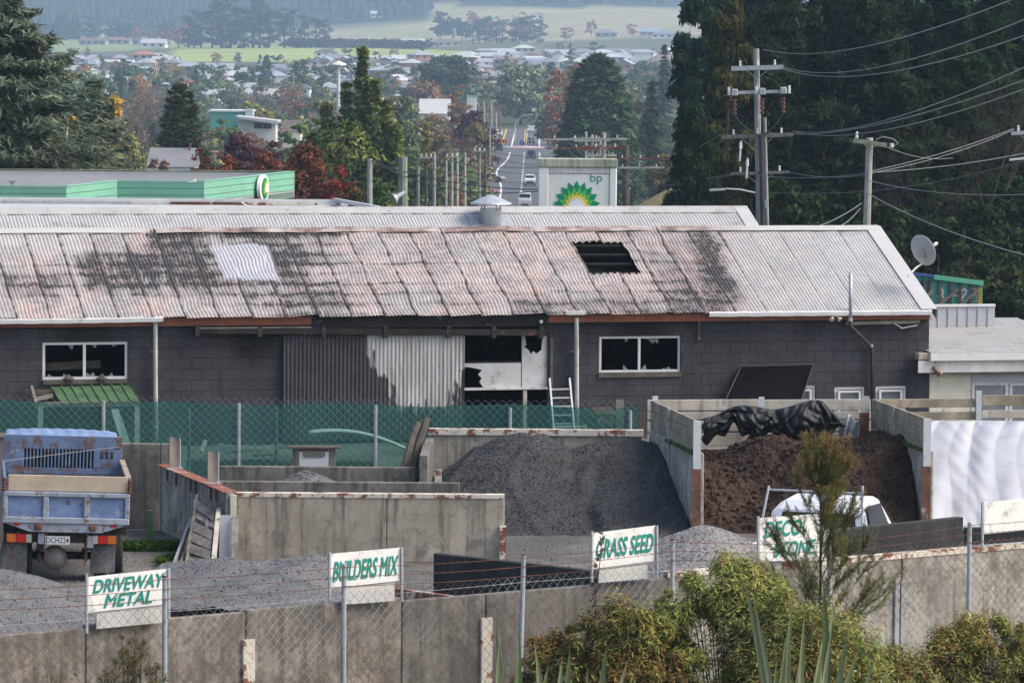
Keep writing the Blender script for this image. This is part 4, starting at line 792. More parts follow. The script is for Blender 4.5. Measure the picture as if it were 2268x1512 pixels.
# product signs on the wall
def sign(label, quad, lines, under=None, posts=(), off=.12):
    """quad = pixel corners tl, tr, br, bl on the wall plane"""
    P_ = [fl_hit(x, y, off) for x, y in quad]; base = (P_[2] + P_[3]) / 2; T_ = thing('product_sign', Vector((base.x, base.y, .6)), label, 'sign')
    g = G(); g.prism(P_, -FN * .018); g.obj('board', 'sign_board', T_)
    ux = ((P_[1] - P_[0]) + (P_[2] - P_[3])).normalized(); uz = Vector((0, 0, 1)); Wd = (P_[2] - P_[3]).length; Hd = (P_[0] - P_[3]).length
    for txt, fx, fy, fw, fh in lines:
        org = P_[3] + (P_[2] - P_[3]) * fx + uz * (Hd * fy); lettering(txt, 'lettering', 'sign_teal', T_, org, (P_[2] - P_[3]), uz, 1, .006, .28, (Wd * fw, Hd * fh), 0.0, .03)
    if under: U_ = [fl_hit(x, y, off - .02) for x, y in under]; g = G(); g.prism(U_, -FN * .016); g.obj('lower_board', 'white_old', T_)
    for x, y0, y1 in posts: a = fl_hit(x, y0, off + .02); b = fl_hit(x, y1, off + .02); g = G(); g.beam(b, a, .03, .03); g.obj('stake', 'galv', T_)
    return T_
sign('white board hand-lettered DRIVEWAY METAL in teal', [(196, 1277), (373, 1259), (371, 1337), (195, 1356)], [('DRIVEWAY', .06, .53, .9, .36), ('METAL', .2, .1, .6, .34)], [(214, 1352), (360, 1338), (360, 1378), (214, 1392)], [(192, 1270, 1402), (374, 1258, 1370)])
sign('white board hand-lettered BUILDERS MIX in teal', [(733, 1226), (889, 1212), (888, 1285), (732, 1302)], [('BUILDERS MIX', .03, .2, .93, .55)], [(762, 1298), (874, 1288), (874, 1330), (762, 1338)], [(730, 1222, 1330), (890, 1212, 1330)])
sign('white board hand-lettered GRASS SEED in teal', [(1314, 1180), (1454, 1163), (1453, 1241), (1313, 1259)], [('GRASS SEED', .05, .28, .9, .5)], [(1326, 1258), (1434, 1246), (1434, 1280), (1326, 1290)], [(1311, 1176, 1300), (1455, 1163, 1282)])
sign('white board with teal DECO STONE lettering behind the feathery shrub', [(1683, 1147), (1832, 1136), (1832, 1232), (1683, 1245)], [('DECO', .06, .56, .55, .34), ('STONE', .2, .1, .62, .32)], None, [(1679, 1143, 1262), (1834, 1136, 1250)])
sign('blank cream board with a red-edged stake beside the white sheet', [(2180, 1112), (2330, 1098), (2330, 1168), (2180, 1182)], [], None, [(2176, 1112, 1214)])
# ------------------------------------------------------------------ green screened fence
GY = 84.0; GF = thing('screen_fence', on_Y(650, GY), 'chain-link fence backed with green shade cloth before the workshop', 'fence')
def gp(px, py, Y=GY): return at(px, py, Y)
for px, yt in ((-70, 884), (229, 887), (529, 893), (832, 897), (1130, 903), (1396, 909)):
    q = gp(px, yt); g = G(); g.tube([Vector((q.x, q.y, 0)), q], .034, 8); g.obj('fence_post', 'galv', GF)
for px in (419, 612): q = gp(px, 903, GY + .15); g = G(); g.tube([Vector((q.x, q.y, 0)), q], .028, 7); g.obj('fence_post', 'pole_green', GF)
A_, B_ = gp(-110, 890), gp(1412, 908); V, F_ = chain_mesh((A_.x, GY - .05, 0), (B_.x, GY - .05, 0), .02, 1.66, .078, .0024)
M('wire_far', (.22, .27, .26), .5, .1, 2, bump=0); np_part('chain_link', V, F_, 'wire_far', GF, kind='stuff')
s = N('shade_cloth'); a = s.noise(1.2, 4); c = s.mix(a, (.03, .13, .11), (.052, .18, .155)); s.done(c, .8); tr = s.n('BsdfTransparent'); tr.inputs[0].default_value = (.5, .8, .74, 1); mx = s.n('MixShader'); mx.inputs[0].default_value = .47; s.l(s.b.outputs[0], mx.inputs[1]); s.l(tr.outputs[0], mx.inputs[2]); s.l(mx.outputs[0], s.out.inputs[0])
g = G(); g.grid(lambda a, b: Vector((A_.x + (B_.x - A_.x) * a, GY + .03 + .02 * math.sin(a * 60), .05 + (1.57 + .03 * math.sin(a * 25)) * b)), 120, 4); g.obj('shade_cloth', 'shade_cloth', GF, smooth=True)
# things between the screen fence and the workshop
g = G(); g.prism([gp(246, 907, 86), gp(262, 905, 86), gp(292, 992, 85.5), gp(275, 1000, 85.5)], (0, .03, 0)); g.obj('leaning_board', 'white_old', None, 'pale broken board leaning behind the green screen under the lean-to', 'board')
g = G(); g.grid(lambda a, b: gp(685 + 215 * a, 952 - 12 * math.sin(a * 2.2) + 48 * a * a + (14 - 6 * a) * b, 85.2 - .25 * math.sin(b * 3) + a * .2), 20, 8); g.obj('bent_iron_sheet', 'plaster_white', None, 'long curled white iron sheet lying behind the green screen', 'iron sheet', smooth=True, solid=.006)
for k, (xa, ya, xb, yb) in enumerate(((480, 985, 640, 1000), (498, 1003, 630, 985), (445, 1000, 455, 975), (560, 1008, 735, 1000))):
    g = G(); g.beam(gp(xa, ya, 85.4 + .1 * k), gp(xb, yb, 85.6 + .1 * k), .06, .05); g.obj('timber_offcut', 'timber_pale', None, ['long pale timber lying flat on the scrap bench behind the screen', 'pale timber crossing over another on the scrap bench', 'short pale timber standing upright by the scrap bench', 'pale timber lowest on the scrap bench front'][k], 'timber')
g = G(); q = gp(600, 1030, 85.9); g.box(Vector((q.x - 1.6, q.y - .2, 0)), (3.6, 0, 0), (0, .9, 0), (0, 0, .42)); g.obj('scrap_bench', 'timber_old', None, 'dark low bench carrying timber scraps behind the green screen', 'bench', bevel=.03)
# letter-slot box on the bin wall
LB = thing('slotted_box', gp(695, 1034, 80), 'white metal panel box with a long slot and rusty top on posts', 'box'); q = gp(660, 1034, 80)
s80 = 80 / FPX
g = G(); x0 = (663 - CX) * s80; x1 = (728 - CX) * s80; zt0 = gp(690, 993, 80).z; zb0 = gp(690, 1040, 80).z
pan = []
g.box((x0, 80, zb0), (x1 - x0, 0, 0), (0, .03, 0), (0, 0, zt0 - zb0)); g.obj('panel', 'white_paint', LB)
g = G(); zz = gp(690, 1005, 80).z; rr = .06; cxs = [(x0 + .06 + rr, math.pi / 2), (x1 - .06 - rr, -math.pi / 2)]; pts = []
for cx_, a0 in cxs: pts += [Vector((cx_ + rr * math.cos(a0 + math.pi * k / 6), 79.992, zz + rr * math.sin(a0 + math.pi * k / 6))) for k in range(7)]
g.prism(pts, (0, -.008, 0)); g.obj('slot', 'timber_grey', LB); g = G(); g.box((x0, 79.985, zt0 - .05), (x1 - x0, 0, 0), (0, .012, 0), (0, 0, .045)); g.obj('rust_band', 'rust', LB)
for xx in (x0 - .12, x1 + .01): g = G(); g.box((xx, 80, .0), (.11, 0, 0), (0, .11, 0), (0, 0, zt0)); g.obj('post', 'timber_grey', LB)
g = G(); g.box((x0 - .2, 79.95, zt0 + .003), (x1 - x0 + .42, 0, 0), (0, .3, 0), (0, 0, .03)); g.obj('lid', 'timber_old', LB)
# lean-to with green iron
LT = thing('lean_to', BF.W(190, 985, -1.0), 'low lean-to with mossy green iron roof under the left window', 'shelter'); LT['label'] = 'low lean-to with mossy green iron roof against the dark wall'
a_, b_, c_, d_ = BF.W(112, 857, -.1), BF.W(290, 853, -.1), BF.W(312, 889, -1.15), BF.W(134, 894, -1.15)
g = G(); NN = 81
for j in range(2):
    for i in range(NN):
        t_ = i / (NN - 1); base = a_.lerp(b_, t_) if j == 0 else d_.lerp(c_, t_); rib = (i % 10) in (0, 1); g.v.append(tuple(base + Vector((0, 0, .03 if rib else 0))))
g.f += [(i, i + 1, NN + i + 1, NN + i) for i in range(NN - 1)]; g.obj('green_roof', 'green_iron', LT, solid=.008)
g = G(); g.beam(BF.W(70, 858, -.1), BF.W(80, 896, -1.15), .06, .1); g.obj('rafter', 'timber_grey', LT); g = G(); g.beam(BF.W(57, 868, -.3), BF.W(115, 868, -.35), .05, .1); g.obj('rafter', 'timber_old', LT); g = G(); g.beam(BF.W(75, 884, -.9), BF.W(116, 876, -.6), .05, .08); g.obj('rafter', 'timber_grey', LT)
g = G(); g.beam(BF.W(78, 896, -1.1), BF.W(308, 893, -1.1), .06, .1); g.obj('roof_beam', 'timber_grey', LT)
for x in (84, 298): u_, z_ = BF.hit(x, 893, -1.1); g = G(); g.box(BF.P(u_, -1.13, 0), BF.u * .1, BF.v * .1, BF.z * (z_ - .05)); g.obj('post', 'timber_pale', LT)
# ladder, nest box, metal frame, planks by the workshop door
LD = thing('ladder', BF.W(1243, 985, -.7), 'aluminium ladder leaning beside the white downpipe at the burnt doorway', 'ladder'); ra = [(BF.W(1217, 838, -.06), BF.P(BF.hit(1228, 960, -.6)[0], -.62, 0)), (BF.W(1261, 837, -.06), BF.P(BF.hit(1274, 960, -.6)[0], -.62, 0))]
for a_, b_ in ra: g = G(); g.beam(b_, a_, .035, .07); g.obj('rail', 'ladder_alloy', LD)
for k in range(7): t_ = .17 + k * .135; g = G(); g.beam(ra[0][0].lerp(ra[0][1], t_), ra[1][0].lerp(ra[1][1], t_), .035, .03); g.obj('rung', 'ladder_alloy', LD)
g = G(); q = BF.W(1336, 948, -1.2); NB = thing('nest_box', BF.W(1341, 962, -1.2), 'small red-lidded wooden box on a post near the ladder', 'box'); u_, z_ = BF.hit(1322, 945, -1.2); u1_, z1_ = BF.hit(1363, 922, -1.2)
g = G(); g.box(BF.P(u_, -1.2, z_ + .03), BF.u * (u1_ - u_ - .03), BF.v * .3, BF.z * (z1_ - z_)); g.obj('body', 'timber_old', NB); g = G(); g.box(BF.P(u_ - .03, -1.25, z1_ + .04), BF.u * (u1_ - u_ + .05), BF.v * .4 + BF.z * .1, BF.z * .03); g.obj('lid', 'arm_red', NB); g = G(); g.box(BF.P(u_ + .02, -1.208, z_ + .07), BF.u * (u1_ - u_ - .08), BF.v * .006, BF.z * .13); g.obj('face_plate', 'arm_red', NB)
g = G(); g.box(BF.P((u_ + u1_) / 2 - .05, -1.1, 0), BF.u * .09, BF.v * .09, BF.z * (z_ + .03)); g.obj('post', 'timber_grey', NB)
g = G(); [BF.rect(g, *r, -.5, -.46) for r in ((1228, 1300, 942, 947), (1228, 1233, 947, 985), (1295, 1300, 947, 985))]; g.obj('window_frame', 'white_old', None, 'old white window frame standing at the foot of the ladder', 'frame')
g = G(); BF.rect(g, 1364, 1382, 885, 990, -.5, -.45); g.obj('leaning_board', 'timber_grey', None, 'dark board standing beside the red-lidded box', 'board')
for k, x in enumerate((1404, 1417)): g = G(); q = at(x, 915, 84.6); g.box(Vector((q.x, q.y, 0)), (.09, 0, 0), (0, .09, 0), (0, 0, q.z)); g.obj('old_post', 'timber_old', None, ['slim dark post at the end of the green screen', 'dark post between the green screen and timber bay'][k], 'post')
stones(None, 'heap_grey', -8.5, 3.0, 60.5, 77.0, lambda X, Y: .0 if (Vector((X, Y, 0)) - FA).dot(FN) < -.3 else -1.0, 9000, (.012, .04))
# weeds at the wall foot
def blades(name, n, c, rad, h, mat, label, col, w_=.012, cat='weeds', bend=.5, group=None, kind=None):
    r_ = np.random.default_rng(len(label) + n); an = r_.uniform(0, 6.283, n); rr = rad[0] * np.sqrt(r_.random(n)); base = np.stack([c.x + rr * np.cos(an), c.y + rr * np.sin(an) * rad[1] / rad[0], np.full(n, c.z)], 1); hh = h * r_.uniform(.4, 1, n); di = np.stack([r_.normal(0, bend, n), r_.normal(0, bend, n), np.ones(n)], 1); di /= np.linalg.norm(di, axis=1)[:, None]
    sd_ = np.cross(di, r_.normal(0, 1, (n, 3))); sd_ /= np.linalg.norm(sd_, axis=1)[:, None]; m1 = base + di * hh[:, None] * .6; tip = base + di * hh[:, None] + np.stack([di[:, 0] * hh * .5, di[:, 1] * hh * .5, -hh * .15], 1)
    V = np.stack([base - sd_ * w_, base + sd_ * w_, m1 + sd_ * w_ * .8, m1 - sd_ * w_ * .8, tip], 1).reshape(-1, 3); b = np.arange(n)[:, None] * 5; F1 = b + np.array([[0, 1, 2, 3]]); F2 = np.concatenate([b + np.array([[3, 2, 4, 4]])])
    F2 = b + np.array([[3, 2, 4]]); me = bpy.data.meshes.new(name); org = np.array(c); me.from_pydata((V - org).tolist(), [], F1.tolist() + F2.tolist()); me.update(); me.materials.append(MT[mat]); o = bpy.data.objects.new(name, me); link(o); o.location = c; o.color = (*col, 1); return tag(o, label, cat, group, kind)
blades('weeds', 1500, onz(330, 1216, 0), (.75, .35), .22, 'foliage', '', (.05, .1, .02), kind='stuff'); blades('weeds', 900, onz(392, 1250, 0), (.3, .6), .24, 'foliage', '', (.045, .095, .02), kind='stuff')
# ------------------------------------------------------------------ tip truck
tO = onz(142, 1291, 0); TY = R(7)
TRK = thing('tip_truck', tO, 'rusty blue tip truck seen from behind with a plank above its tailgate', 'truck', TY)
_tu = Vector((math.cos(TY), math.sin(TY), 0)); _tv = Vector((-math.sin(TY), math.cos(TY), 0)); TL = R(-1.6)
_tu2 = _tu * math.cos(TL) + Vector((0, 0, 1)) * math.sin(TL); _tz2 = Vector((0, 0, 1)) * math.cos(TL) - _tu * math.sin(TL)
def T(u, v, z):
    k = min(1.0, max(0.0, (z - .3) / .3))       # wheels stay level, the body leans a little to its loaded side
    return tO + (_tu * u + Vector((0, 0, z))) * (1 - k) + (_tu2 * u + _tz2 * z) * k + _tv * v
def tbox(g, u0, u1, v0, v1, z0, z1): return g.box(T(u0, v0, z0), T(u1, v0, z0) - T(u0, v0, z0), T(u0, v1, z0) - T(u0, v0, z0), T(u0, v0, z1) - T(u0, v0, z0))
def tpart(name, mat, boxes, parent=TRK, **kw):
    g = G()
    for b in boxes: tbox(g, *b)
    return g.obj(name, mat, parent, **kw)
tpart('tray_floor', 'truck_frame', [(-.97, .97, .06, 3.05, .92, .97)])
HB = []; vs0 = -.45
slots = [-.62 + k * .057 for k in range(20)]
tray = tpart('headboard', 'truck_blue', [(-.95, .95, 3.05, 3.1, .97, 1.5), (-.95, .95, 3.05, 3.1, 1.8, 2.02), (-.95, slots[0], 3.05, 3.1, 1.5, 1.8), (slots[-1] + .03, .95, 3.05, 3.1, 1.5, 1.8)] + [(a + .03, b, 3.05, 3.1, 1.5, 1.8) for a, b in zip(slots, slots[1:])], bevel=.008)
tpart('headboard_rib', 'truck_blue', [(-.95, .95, 3.02, 3.052, 1.40, 1.45)], tray)
tpart('vent_hole', 'truck_under', [(.6 + k * .08, .65 + k * .08, 3.046, 3.049, 1.66, 1.78) for k in range(3)], tray)
sd_ = tpart('side_board', 'board_brown', [(.93, .97, .08, 1.15, .98, 1.5), (.93, .97, 1.17, 2.1, .98, 1.56), (.93, .97, 2.12, 3.04, .98, 1.62)])
tpart('side_rib', 'rust', [(.905, .93, .1 + k * .95, .15 + k * .95, .98, 1.52) for k in range(3)], sd_); tpart('side_rail', 'timber_moss', [(.91, .99, .06, 3.0, 1.62, 1.66)], sd_)
tpart('side_board', 'truck_blue', [(-.97, -.93, .08, 3.04, .98, 1.6)])
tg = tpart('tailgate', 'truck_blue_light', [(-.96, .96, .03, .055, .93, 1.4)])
tpart('tailgate_frame', 'truck_frame', [(-.975, .975, -.02, .03, 1.335, 1.41), (-.975, .975, -.025, .03, .92, 1.02), (-.975, -.9, -.018, .03, 1.02, 1.335), (.9, .975, -.018, .03, 1.02, 1.335), (-.36, -.27, -.018, .03, 1.02, 1.335), (.27, .36, -.018, .03, 1.02, 1.335)], tg, bevel=.012)
tpart('plank', 'timber_new', [(-.9, .93, .02, .065, 1.42, 1.665)], TRK, bevel=.006)
for sg in (-1, 1): g = G(); [g.lathe(T(sg * .965, .0, 1.44 + k * .05), [(.02, -.03), (.032, -.01), (.032, .01), (.02, .03)], 6) for k in range(4)]; g.obj('chain', 'rust', TRK)
g = G(); g.prism([T(-.93, 0, .915), T(.93, 0, .915), T(.55, 0, .79), T(-.55, 0, .79)], _tv * .08); bar = g.obj('rear_cross_member', 'truck_frame', TRK)
for u in (-.42, .42): tpart('hinge', 'rust', [(u - .06, u + .06, -.05, 0, .82, .915)], bar, bevel=.02)
for u in (-.8, .68): tpart('reflector', 'lens_red', [(u, u + .1, -.012, 0, .885, .92)], bar)
tpart('chassis', 'truck_under', [(-.42, -.32, .1, 4.6, .5, .78), (.32, .42, .1, 4.6, .5, .78), (-.7, .7, .1, .22, .62, .78), (-.95, .95, .5, .62, .72, .9)])
for sg, us in ((-1, ((-.9, -.76, 'lens_orange'), (-.755, -.61, 'lens_red'), (-.605, -.52, 'lens_clear'))), (1, ((.42, .5, 'lens_clear'), (.505, .64, 'lens_red'), (.645, .78, 'lens_orange')))):
    lt = tpart('tail_light', 'truck_under', [(us[0][0] - .03, us[-1][1] + .03, .06, .1, .60, .76)], bevel=.01)
    for a, b, m_ in us: tpart('lens', m_, [(a, b, .035, .06, .615, .745)], lt, bevel=.006)
pl_ = tpart('number_plate', 'plate_white', [(-.31, .07, .03, .04, .6, .725)]); lettering('DCH224', 'lettering', 'ink_black', pl_, T(-.295, .03, .618), _tu2, _tz2, 1, .004, 0, (.35, .09), .004)
tpart('plate_bracket', 'truck_frame', [(-.42, -.32, .04, .08, .6, .76)]); tpart('lamp_bracket', 'truck_frame', [(.34, .44, .04, .08, .55, .74)])
for u0, u1, zb in ((-.98, -.58, .13), (.4, .78, .13)): tpart('mudflap', 'mudflap', [(u0, u1, .16, .18, zb, .6)], bevel=.015)
g = G(); g.lathe(T(-.14, .42, .36), [(.05, -.075), (.15, -.06), (.19, 0), (.19, .1), (.1, .2)], 20, axis=-_tv); g.obj('axle_housing', 'tank', TRK, smooth=True)
g = G(); g.tube([T(-.85, .55, .37), T(.85, .55, .37)], .06, 10); g.obj('rear_axle', 'truck_under', TRK)
for u in (-.42, .3): tpart('leaf_spring', 'truck_under', [(u, u + .07, .2, 1.2, .34, .42), (u + .02, u + .05, .25, .29, .3, .62)])
for u in (-.82, -.58, .58, .82):
    g = G(); g.lathe(T(u - .11, .55, .36), [(.2, 0), (.33, .0), (.36, .03), (.36, .17), (.33, .2), (.2, .2)], 22, axis=_tu); wh = g.obj('wheel', 'rubber', TRK); g = G(); g.lathe(T(u - .08, .55, .36), [(.2, 0), (.2, .15)], 16, axis=_tu); g.obj('rim', 'tank', wh)
for u in (-.78, .78):
    g = G(); g.lathe(T(u - .11, 3.9, .36), [(.2, 0), (.33, .0), (.36, .03), (.36, .17), (.33, .2), (.2, .2)], 22, axis=_tu); g.obj('wheel', 'rubber', TRK)
for u, n_, z0 in ((-.3, 11, .8), (.32, 12, .78), (-.8, 8, .58)):
    g = G()
    for k in range(n_):
        d = (_tu if k % 2 else _tv) * .012; p = T(u + .01 * math.sin(k), -.03, z0 - k * .043); g.tube([p + d + Vector((0, 0, .022)), p - d + Vector((0, 0, .022)), p - d - Vector((0, 0, .022)), p + d - Vector((0, 0, .022)), p + d + Vector((0, 0, .022))], .005, 4)
    g.obj('chain', 'rust', TRK)
g = G(); g.tube([T(-1.0, .1, 1.86), T(.9, 3.0, 1.87)], .006, 4); g.obj('tie_wire', 'cable_pale', TRK)
cab = tpart('cab', 'truck_blue', [(-.88, .88, 3.25, 4.75, .62, 1.95)], bevel=.06)
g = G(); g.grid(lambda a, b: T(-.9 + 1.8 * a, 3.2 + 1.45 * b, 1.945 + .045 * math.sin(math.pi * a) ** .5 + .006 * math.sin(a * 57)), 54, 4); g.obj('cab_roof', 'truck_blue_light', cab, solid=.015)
tpart('rear_window', 'glass_dark', [(-.6, .6, 3.235, 3.25, 1.35, 1.8)], cab)
g = G(); tb_ = thing('tool_crate', T(-1.2, 3.5, 0), 'grey timber crate standing behind the truck cab by the screen fence', 'crate'); 
tpart('crate_side', 'timber_grey', [(-1.9, -.72, 5.6, 5.66, 0, 1.72)], tb_); tpart('crate_side', 'timber_grey', [(-1.9, -.72, 6.3, 6.36, 0, 1.7)], tb_); tpart('crate_end', 'timber_grey', [(-.78, -.72, 5.662, 6.298, 0, 1.7)], tb_); tpart('crate_lid', 'timber_old', [(-1.92, -.7, 5.58, 6.38, 1.722, 1.76)], tb_)
# ------------------------------------------------------------------ white pickup behind the black bin wall
pO = onz(1850, 1275, 0); pO = Vector((4.92, 72.2, -.5)); PU = thing('pickup_truck', pO, 'white pickup cab with ladder rack behind the feathery shrub', 'pickup', R(-20))
_pu = Vector((math.cos(R(-20)), math.sin(R(-20)), 0)); _pv = Vector((-_pu.y, _pu.x, 0))
def Q(u, v, z): return pO + _pu * u + _pv * v + Vector((0, 0, z))
secs = [(-.0, .80, .8), (.02, .84, 1.0), (.1, .78, 1.42), (.25, .68, 1.56), (.9, .68, 1.6), (1.3, .66, 1.56), (1.75, .78, 1.05), (2.9, .8, .95), (3.0, .78, .55)]
g = G()
for v, hw, zt__ in secs:
    for u, z in ((-hw - .0, .45), (-.84 if zt__ > 1 else -hw, min(.95, zt__)), (-hw, zt__ - .05), (-hw * .86, zt__), (hw * .86, zt__), (hw, zt__ - .05), (.84 if zt__ > 1 else hw, min(.95, zt__)), (hw, .45)): g.v.append(tuple(Q(u, v, z)))
for j in range(len(secs) - 1): g.f += [(j * 8 + k, j * 8 + (k + 1) % 8, (j + 1) * 8 + (k + 1) % 8, (j + 1) * 8 + k) for k in range(8)]
g.f += [tuple(range(8)), tuple(reversed(range((len(secs) - 1) * 8, len(secs) * 8)))]; pb_ = g.obj('cab', 'car_white', PU, bevel=.03)
g = G(); g.prism([Q(-.66, .035, 1.02), Q(.66, .035, 1.02), Q(.6, .105, 1.38), Q(-.6, .105, 1.38)], -_pv * .02); g.obj('rear_window', 'glass_dark', pb_)
for sg in (-1, 1): g = G(); g.prism([Q(sg * .845, .22, 1.0), Q(sg * .835, 1.42, 1.02), Q(sg * .725, 1.15, 1.47), Q(sg * .735, .34, 1.49)], _pu * sg * .012); g.obj('side_window', 'glass_dark', pb_)
g = G(); g.box(Q(-.84, -2.0, .5), _pu * 1.68, _pv * 1.98, Vector((0, 0, .08)))
for u in (-.84, .78): g.box(Q(u, -2.0, .585), _pu * .06, _pv * 1.98, Vector((0, 0, .36)))
g.box(Q(-.775, -2.0, .585), _pu * 1.55, _pv * .05, Vector((0, 0, .35))); g.obj('cargo_bed', 'car_white', PU, bevel=.01)
for u in (-.72, .72):
    for v in (-1.1, 2.2): g = G(); g.lathe(Q(u - .1, v, .33), [(.2, 0), (.31, 0), (.33, .03), (.33, .17), (.31, .2), (.2, .2)], 20, axis=_pu); g.obj('wheel', 'rubber', PU)
g = G(); g.tube([Q(.86, -.4, .95), Q(.78, -.1, 1.86)], .02, 6); g.tube([Q(-.78, -.1, 1.74), Q(.78, -.1, 1.74)], .018, 6); g.tube([Q(-.86, -.4, .95), Q(-.78, -.1, 1.8)], .02, 6); g.obj('ladder_rack', 'galv', PU)
g = G(); g.lathe(Q(-1.02, .9, .98), [(.05, -.09), (.1, -.07), (.1, .07), (.05, .09)], 10, axis=_pu); g.obj('mirror', 'rubber', PU)
# ------------------------------------------------------------------ trees
def cards(C, Nn, L, W, r_, T0=None):
    n = len(C); Nn = Nn / (np.linalg.norm(Nn, axis=1)[:, None] + 1e-9)
    t = r_.normal(0, 1, (n, 3)) if T0 is None else T0 + r_.normal(0, .35, (n, 3)); t -= (t * Nn).sum(1)[:, None] * Nn; t /= (np.linalg.norm(t, axis=1)[:, None] + 1e-9); b = np.cross(Nn, t)
    L = np.broadcast_to(np.asarray(L, float), (n,))[:, None]; W = np.broadcast_to(np.asarray(W, float), (n,))[:, None]
    V = np.stack([C - t * L, C + b * W, C + t * L, C - b * W], 1).reshape(-1, 3); return V, np.arange(n * 4).reshape(-1, 4)
def clump_crown(h, r, nc, per, leaf, r_, z0=.2, shape='round', flat=1.0, asp=.55, top=1.0):
    """leaves on the skins of many clumps spread through a crown volume"""
    out = []; 
    for _ in range(nc):
        d = r_.normal(0, 1, 3); d /= np.linalg.norm(d); f = r_.uniform(.35, 1.0) ** .6; zc = (z0 + (1 - z0) * .5); hz = (1 - z0) * .5
        c = np.array((d[0] * r * f, d[1] * r * f, h * (zc + d[2] * hz * f)))
        if shape == 'cone':
            zz = r_.random() ** 1.25; rr = r * (1 - zz) ** .75 * r_.uniform(.35, 1); a = r_.uniform(0, 6.283); c = np.array((rr * math.cos(a), rr * math.sin(a), h * (z0 + (1 - z0) * zz * .97)))
        if shape == 'column':
            zz = r_.random(); rr = r * math.sin(math.pi * min(1, .12 + zz * .86)) ** .6 * r_.uniform(.2, 1); a = r_.uniform(0, 6.283); c = np.array((rr * math.cos(a), rr * math.sin(a), h * (z0 + (1 - z0) * zz)))
        cr = r * r_.uniform(.26, .42) * (1 if shape != 'cone' else .5 + .6 * (1 - c[2] / h)); n = per
        q = r_.normal(0, 1, (n, 3)); q /= np.linalg.norm(q, axis=1)[:, None]; q[:, 2] = np.where(q[:, 2] < -.3, -q[:, 2] * .6, q[:, 2]); k = r_.uniform(.6, 1.08, (n, 1))
        P_ = c + q * cr * k * np.array((1, 1, flat)); out.append((P_, q + r_.normal(0, .45, (n, 3))))
    C = np.concatenate([o[0] for o in out]); Nn = np.concatenate([o[1] for o in out]); s_ = leaf * r_.uniform(.55, 1.35, len(C)); return cards(C, Nn, s_, s_ * asp, r_)
def spray_crown(h, r, tiers, nb, per, leaf, r_, z0=.08, droop=.25, up=0.0, asp=.18, power=.8, irregular=.4):
    """whorls of branches, each feathered with narrow sprays along its length"""
    Cs, Ns, Ts = [], [], []
    for i in range(tiers):
        zz = z0 + (1 - z0) * (i + r_.random()) / tiers; R_ = r * (1 - (zz - z0) / (1 - z0)) ** power
        for k in range(nb):
            a = r_.uniform(0, 6.283); Lb = max(.11 * r, R_ * r_.uniform(1 - irregular, 1 + irregular * .35)); t = np.sqrt(r_.random(per)); dirh = np.array((math.cos(a), math.sin(a), 0)); side = np.array((-dirh[1], dirh[0], 0))
            sp = r_.normal(0, .16, per) * Lb * (.35 + t * .65); z_ = h * zz + (up - droop * t) * Lb * t + r_.normal(0, .035, per) * Lb; P_ = np.outer(t * Lb, dirh) + np.outer(sp, side); P_[:, 2] = z_
            Cs.append(P_); Ns.append(np.tile((0, 0, 1.), (per, 1)) + r_.normal(0, .5, (per, 3)) + dirh * .4); Ts.append(np.tile(dirh + np.array((0, 0, up - droop * .6)), (per, 1)) + np.outer(sp / (Lb + 1e-6) * 2.2, side) + r_.normal(0, .25, (per, 3)))
    C = np.concatenate(Cs); s_ = leaf * r_.uniform(.5, 1.4, len(C)); return cards(C, np.concatenate(Ns), s_, s_ * asp, r_, np.concatenate(Ts))
def twig_tree(h, r, r_, depth=5, upright=.75, thick=.02, spread=.55):
    """bare crown of forking branches"""
    g = G(); rr = random.Random(int(r_.integers(1e6)))
    def br(p, d, L, rad, k):
        q = p + d * L; g.tube([p, q], [rad, rad * .68], 4 if k > 2 else 3, cap=False)
        if k == 0: return
        for _ in range(3 if k > 1 else 4):
            nd = (d + Vector((rr.gauss(0, spread), rr.gauss(0, spread), rr.gauss(0, spread * .6) + upright * .25))).normalized(); br(p + d * L * rr.uniform(.55, 1), nd, L * rr.uniform(.6, .82), rad * .58, k - 1)
    br(Vector((0, 0, 0)), Vector((0, 0, 1)), h * .28, h * thick, depth); V = np.array(g.v); F_ = np.array([f for f in g.f if len(f) == 4]); 
    V = V * np.array((r / max(1e-6, np.abs(V[:, :2]).max()),) * 2 + (h / V[:, 2].max(),)); return V, F_
def trunk_mesh(h, r, seed=0, limbs=3):
    g = G(); rr = random.Random(seed); g.tube([Vector((0, 0, -.3)), Vector((0, 0, h * .3)), Vector((rr.uniform(-.02, .02) * h, rr.uniform(-.02, .02) * h, h * .72))], [r, r * .75, r * .3], 7)
    for k in range(limbs): a = rr.uniform(0, 6.28); z = h * rr.uniform(.25, .5); g.tube([Vector((0, 0, z)), Vector((math.cos(a) * h * .12, math.sin(a) * h * .12, z + h * .14)), Vector((math.cos(a) * h * .14, math.sin(a) * h * .14, z + h * .2))], [r * .5, r * .3, r * .1], 5)
    m_ = bpy.data.meshes.new('trunk'); m_.from_pydata(g.v, [], g.f); m_.update(); m_.materials.append(MT['bark']); return m_
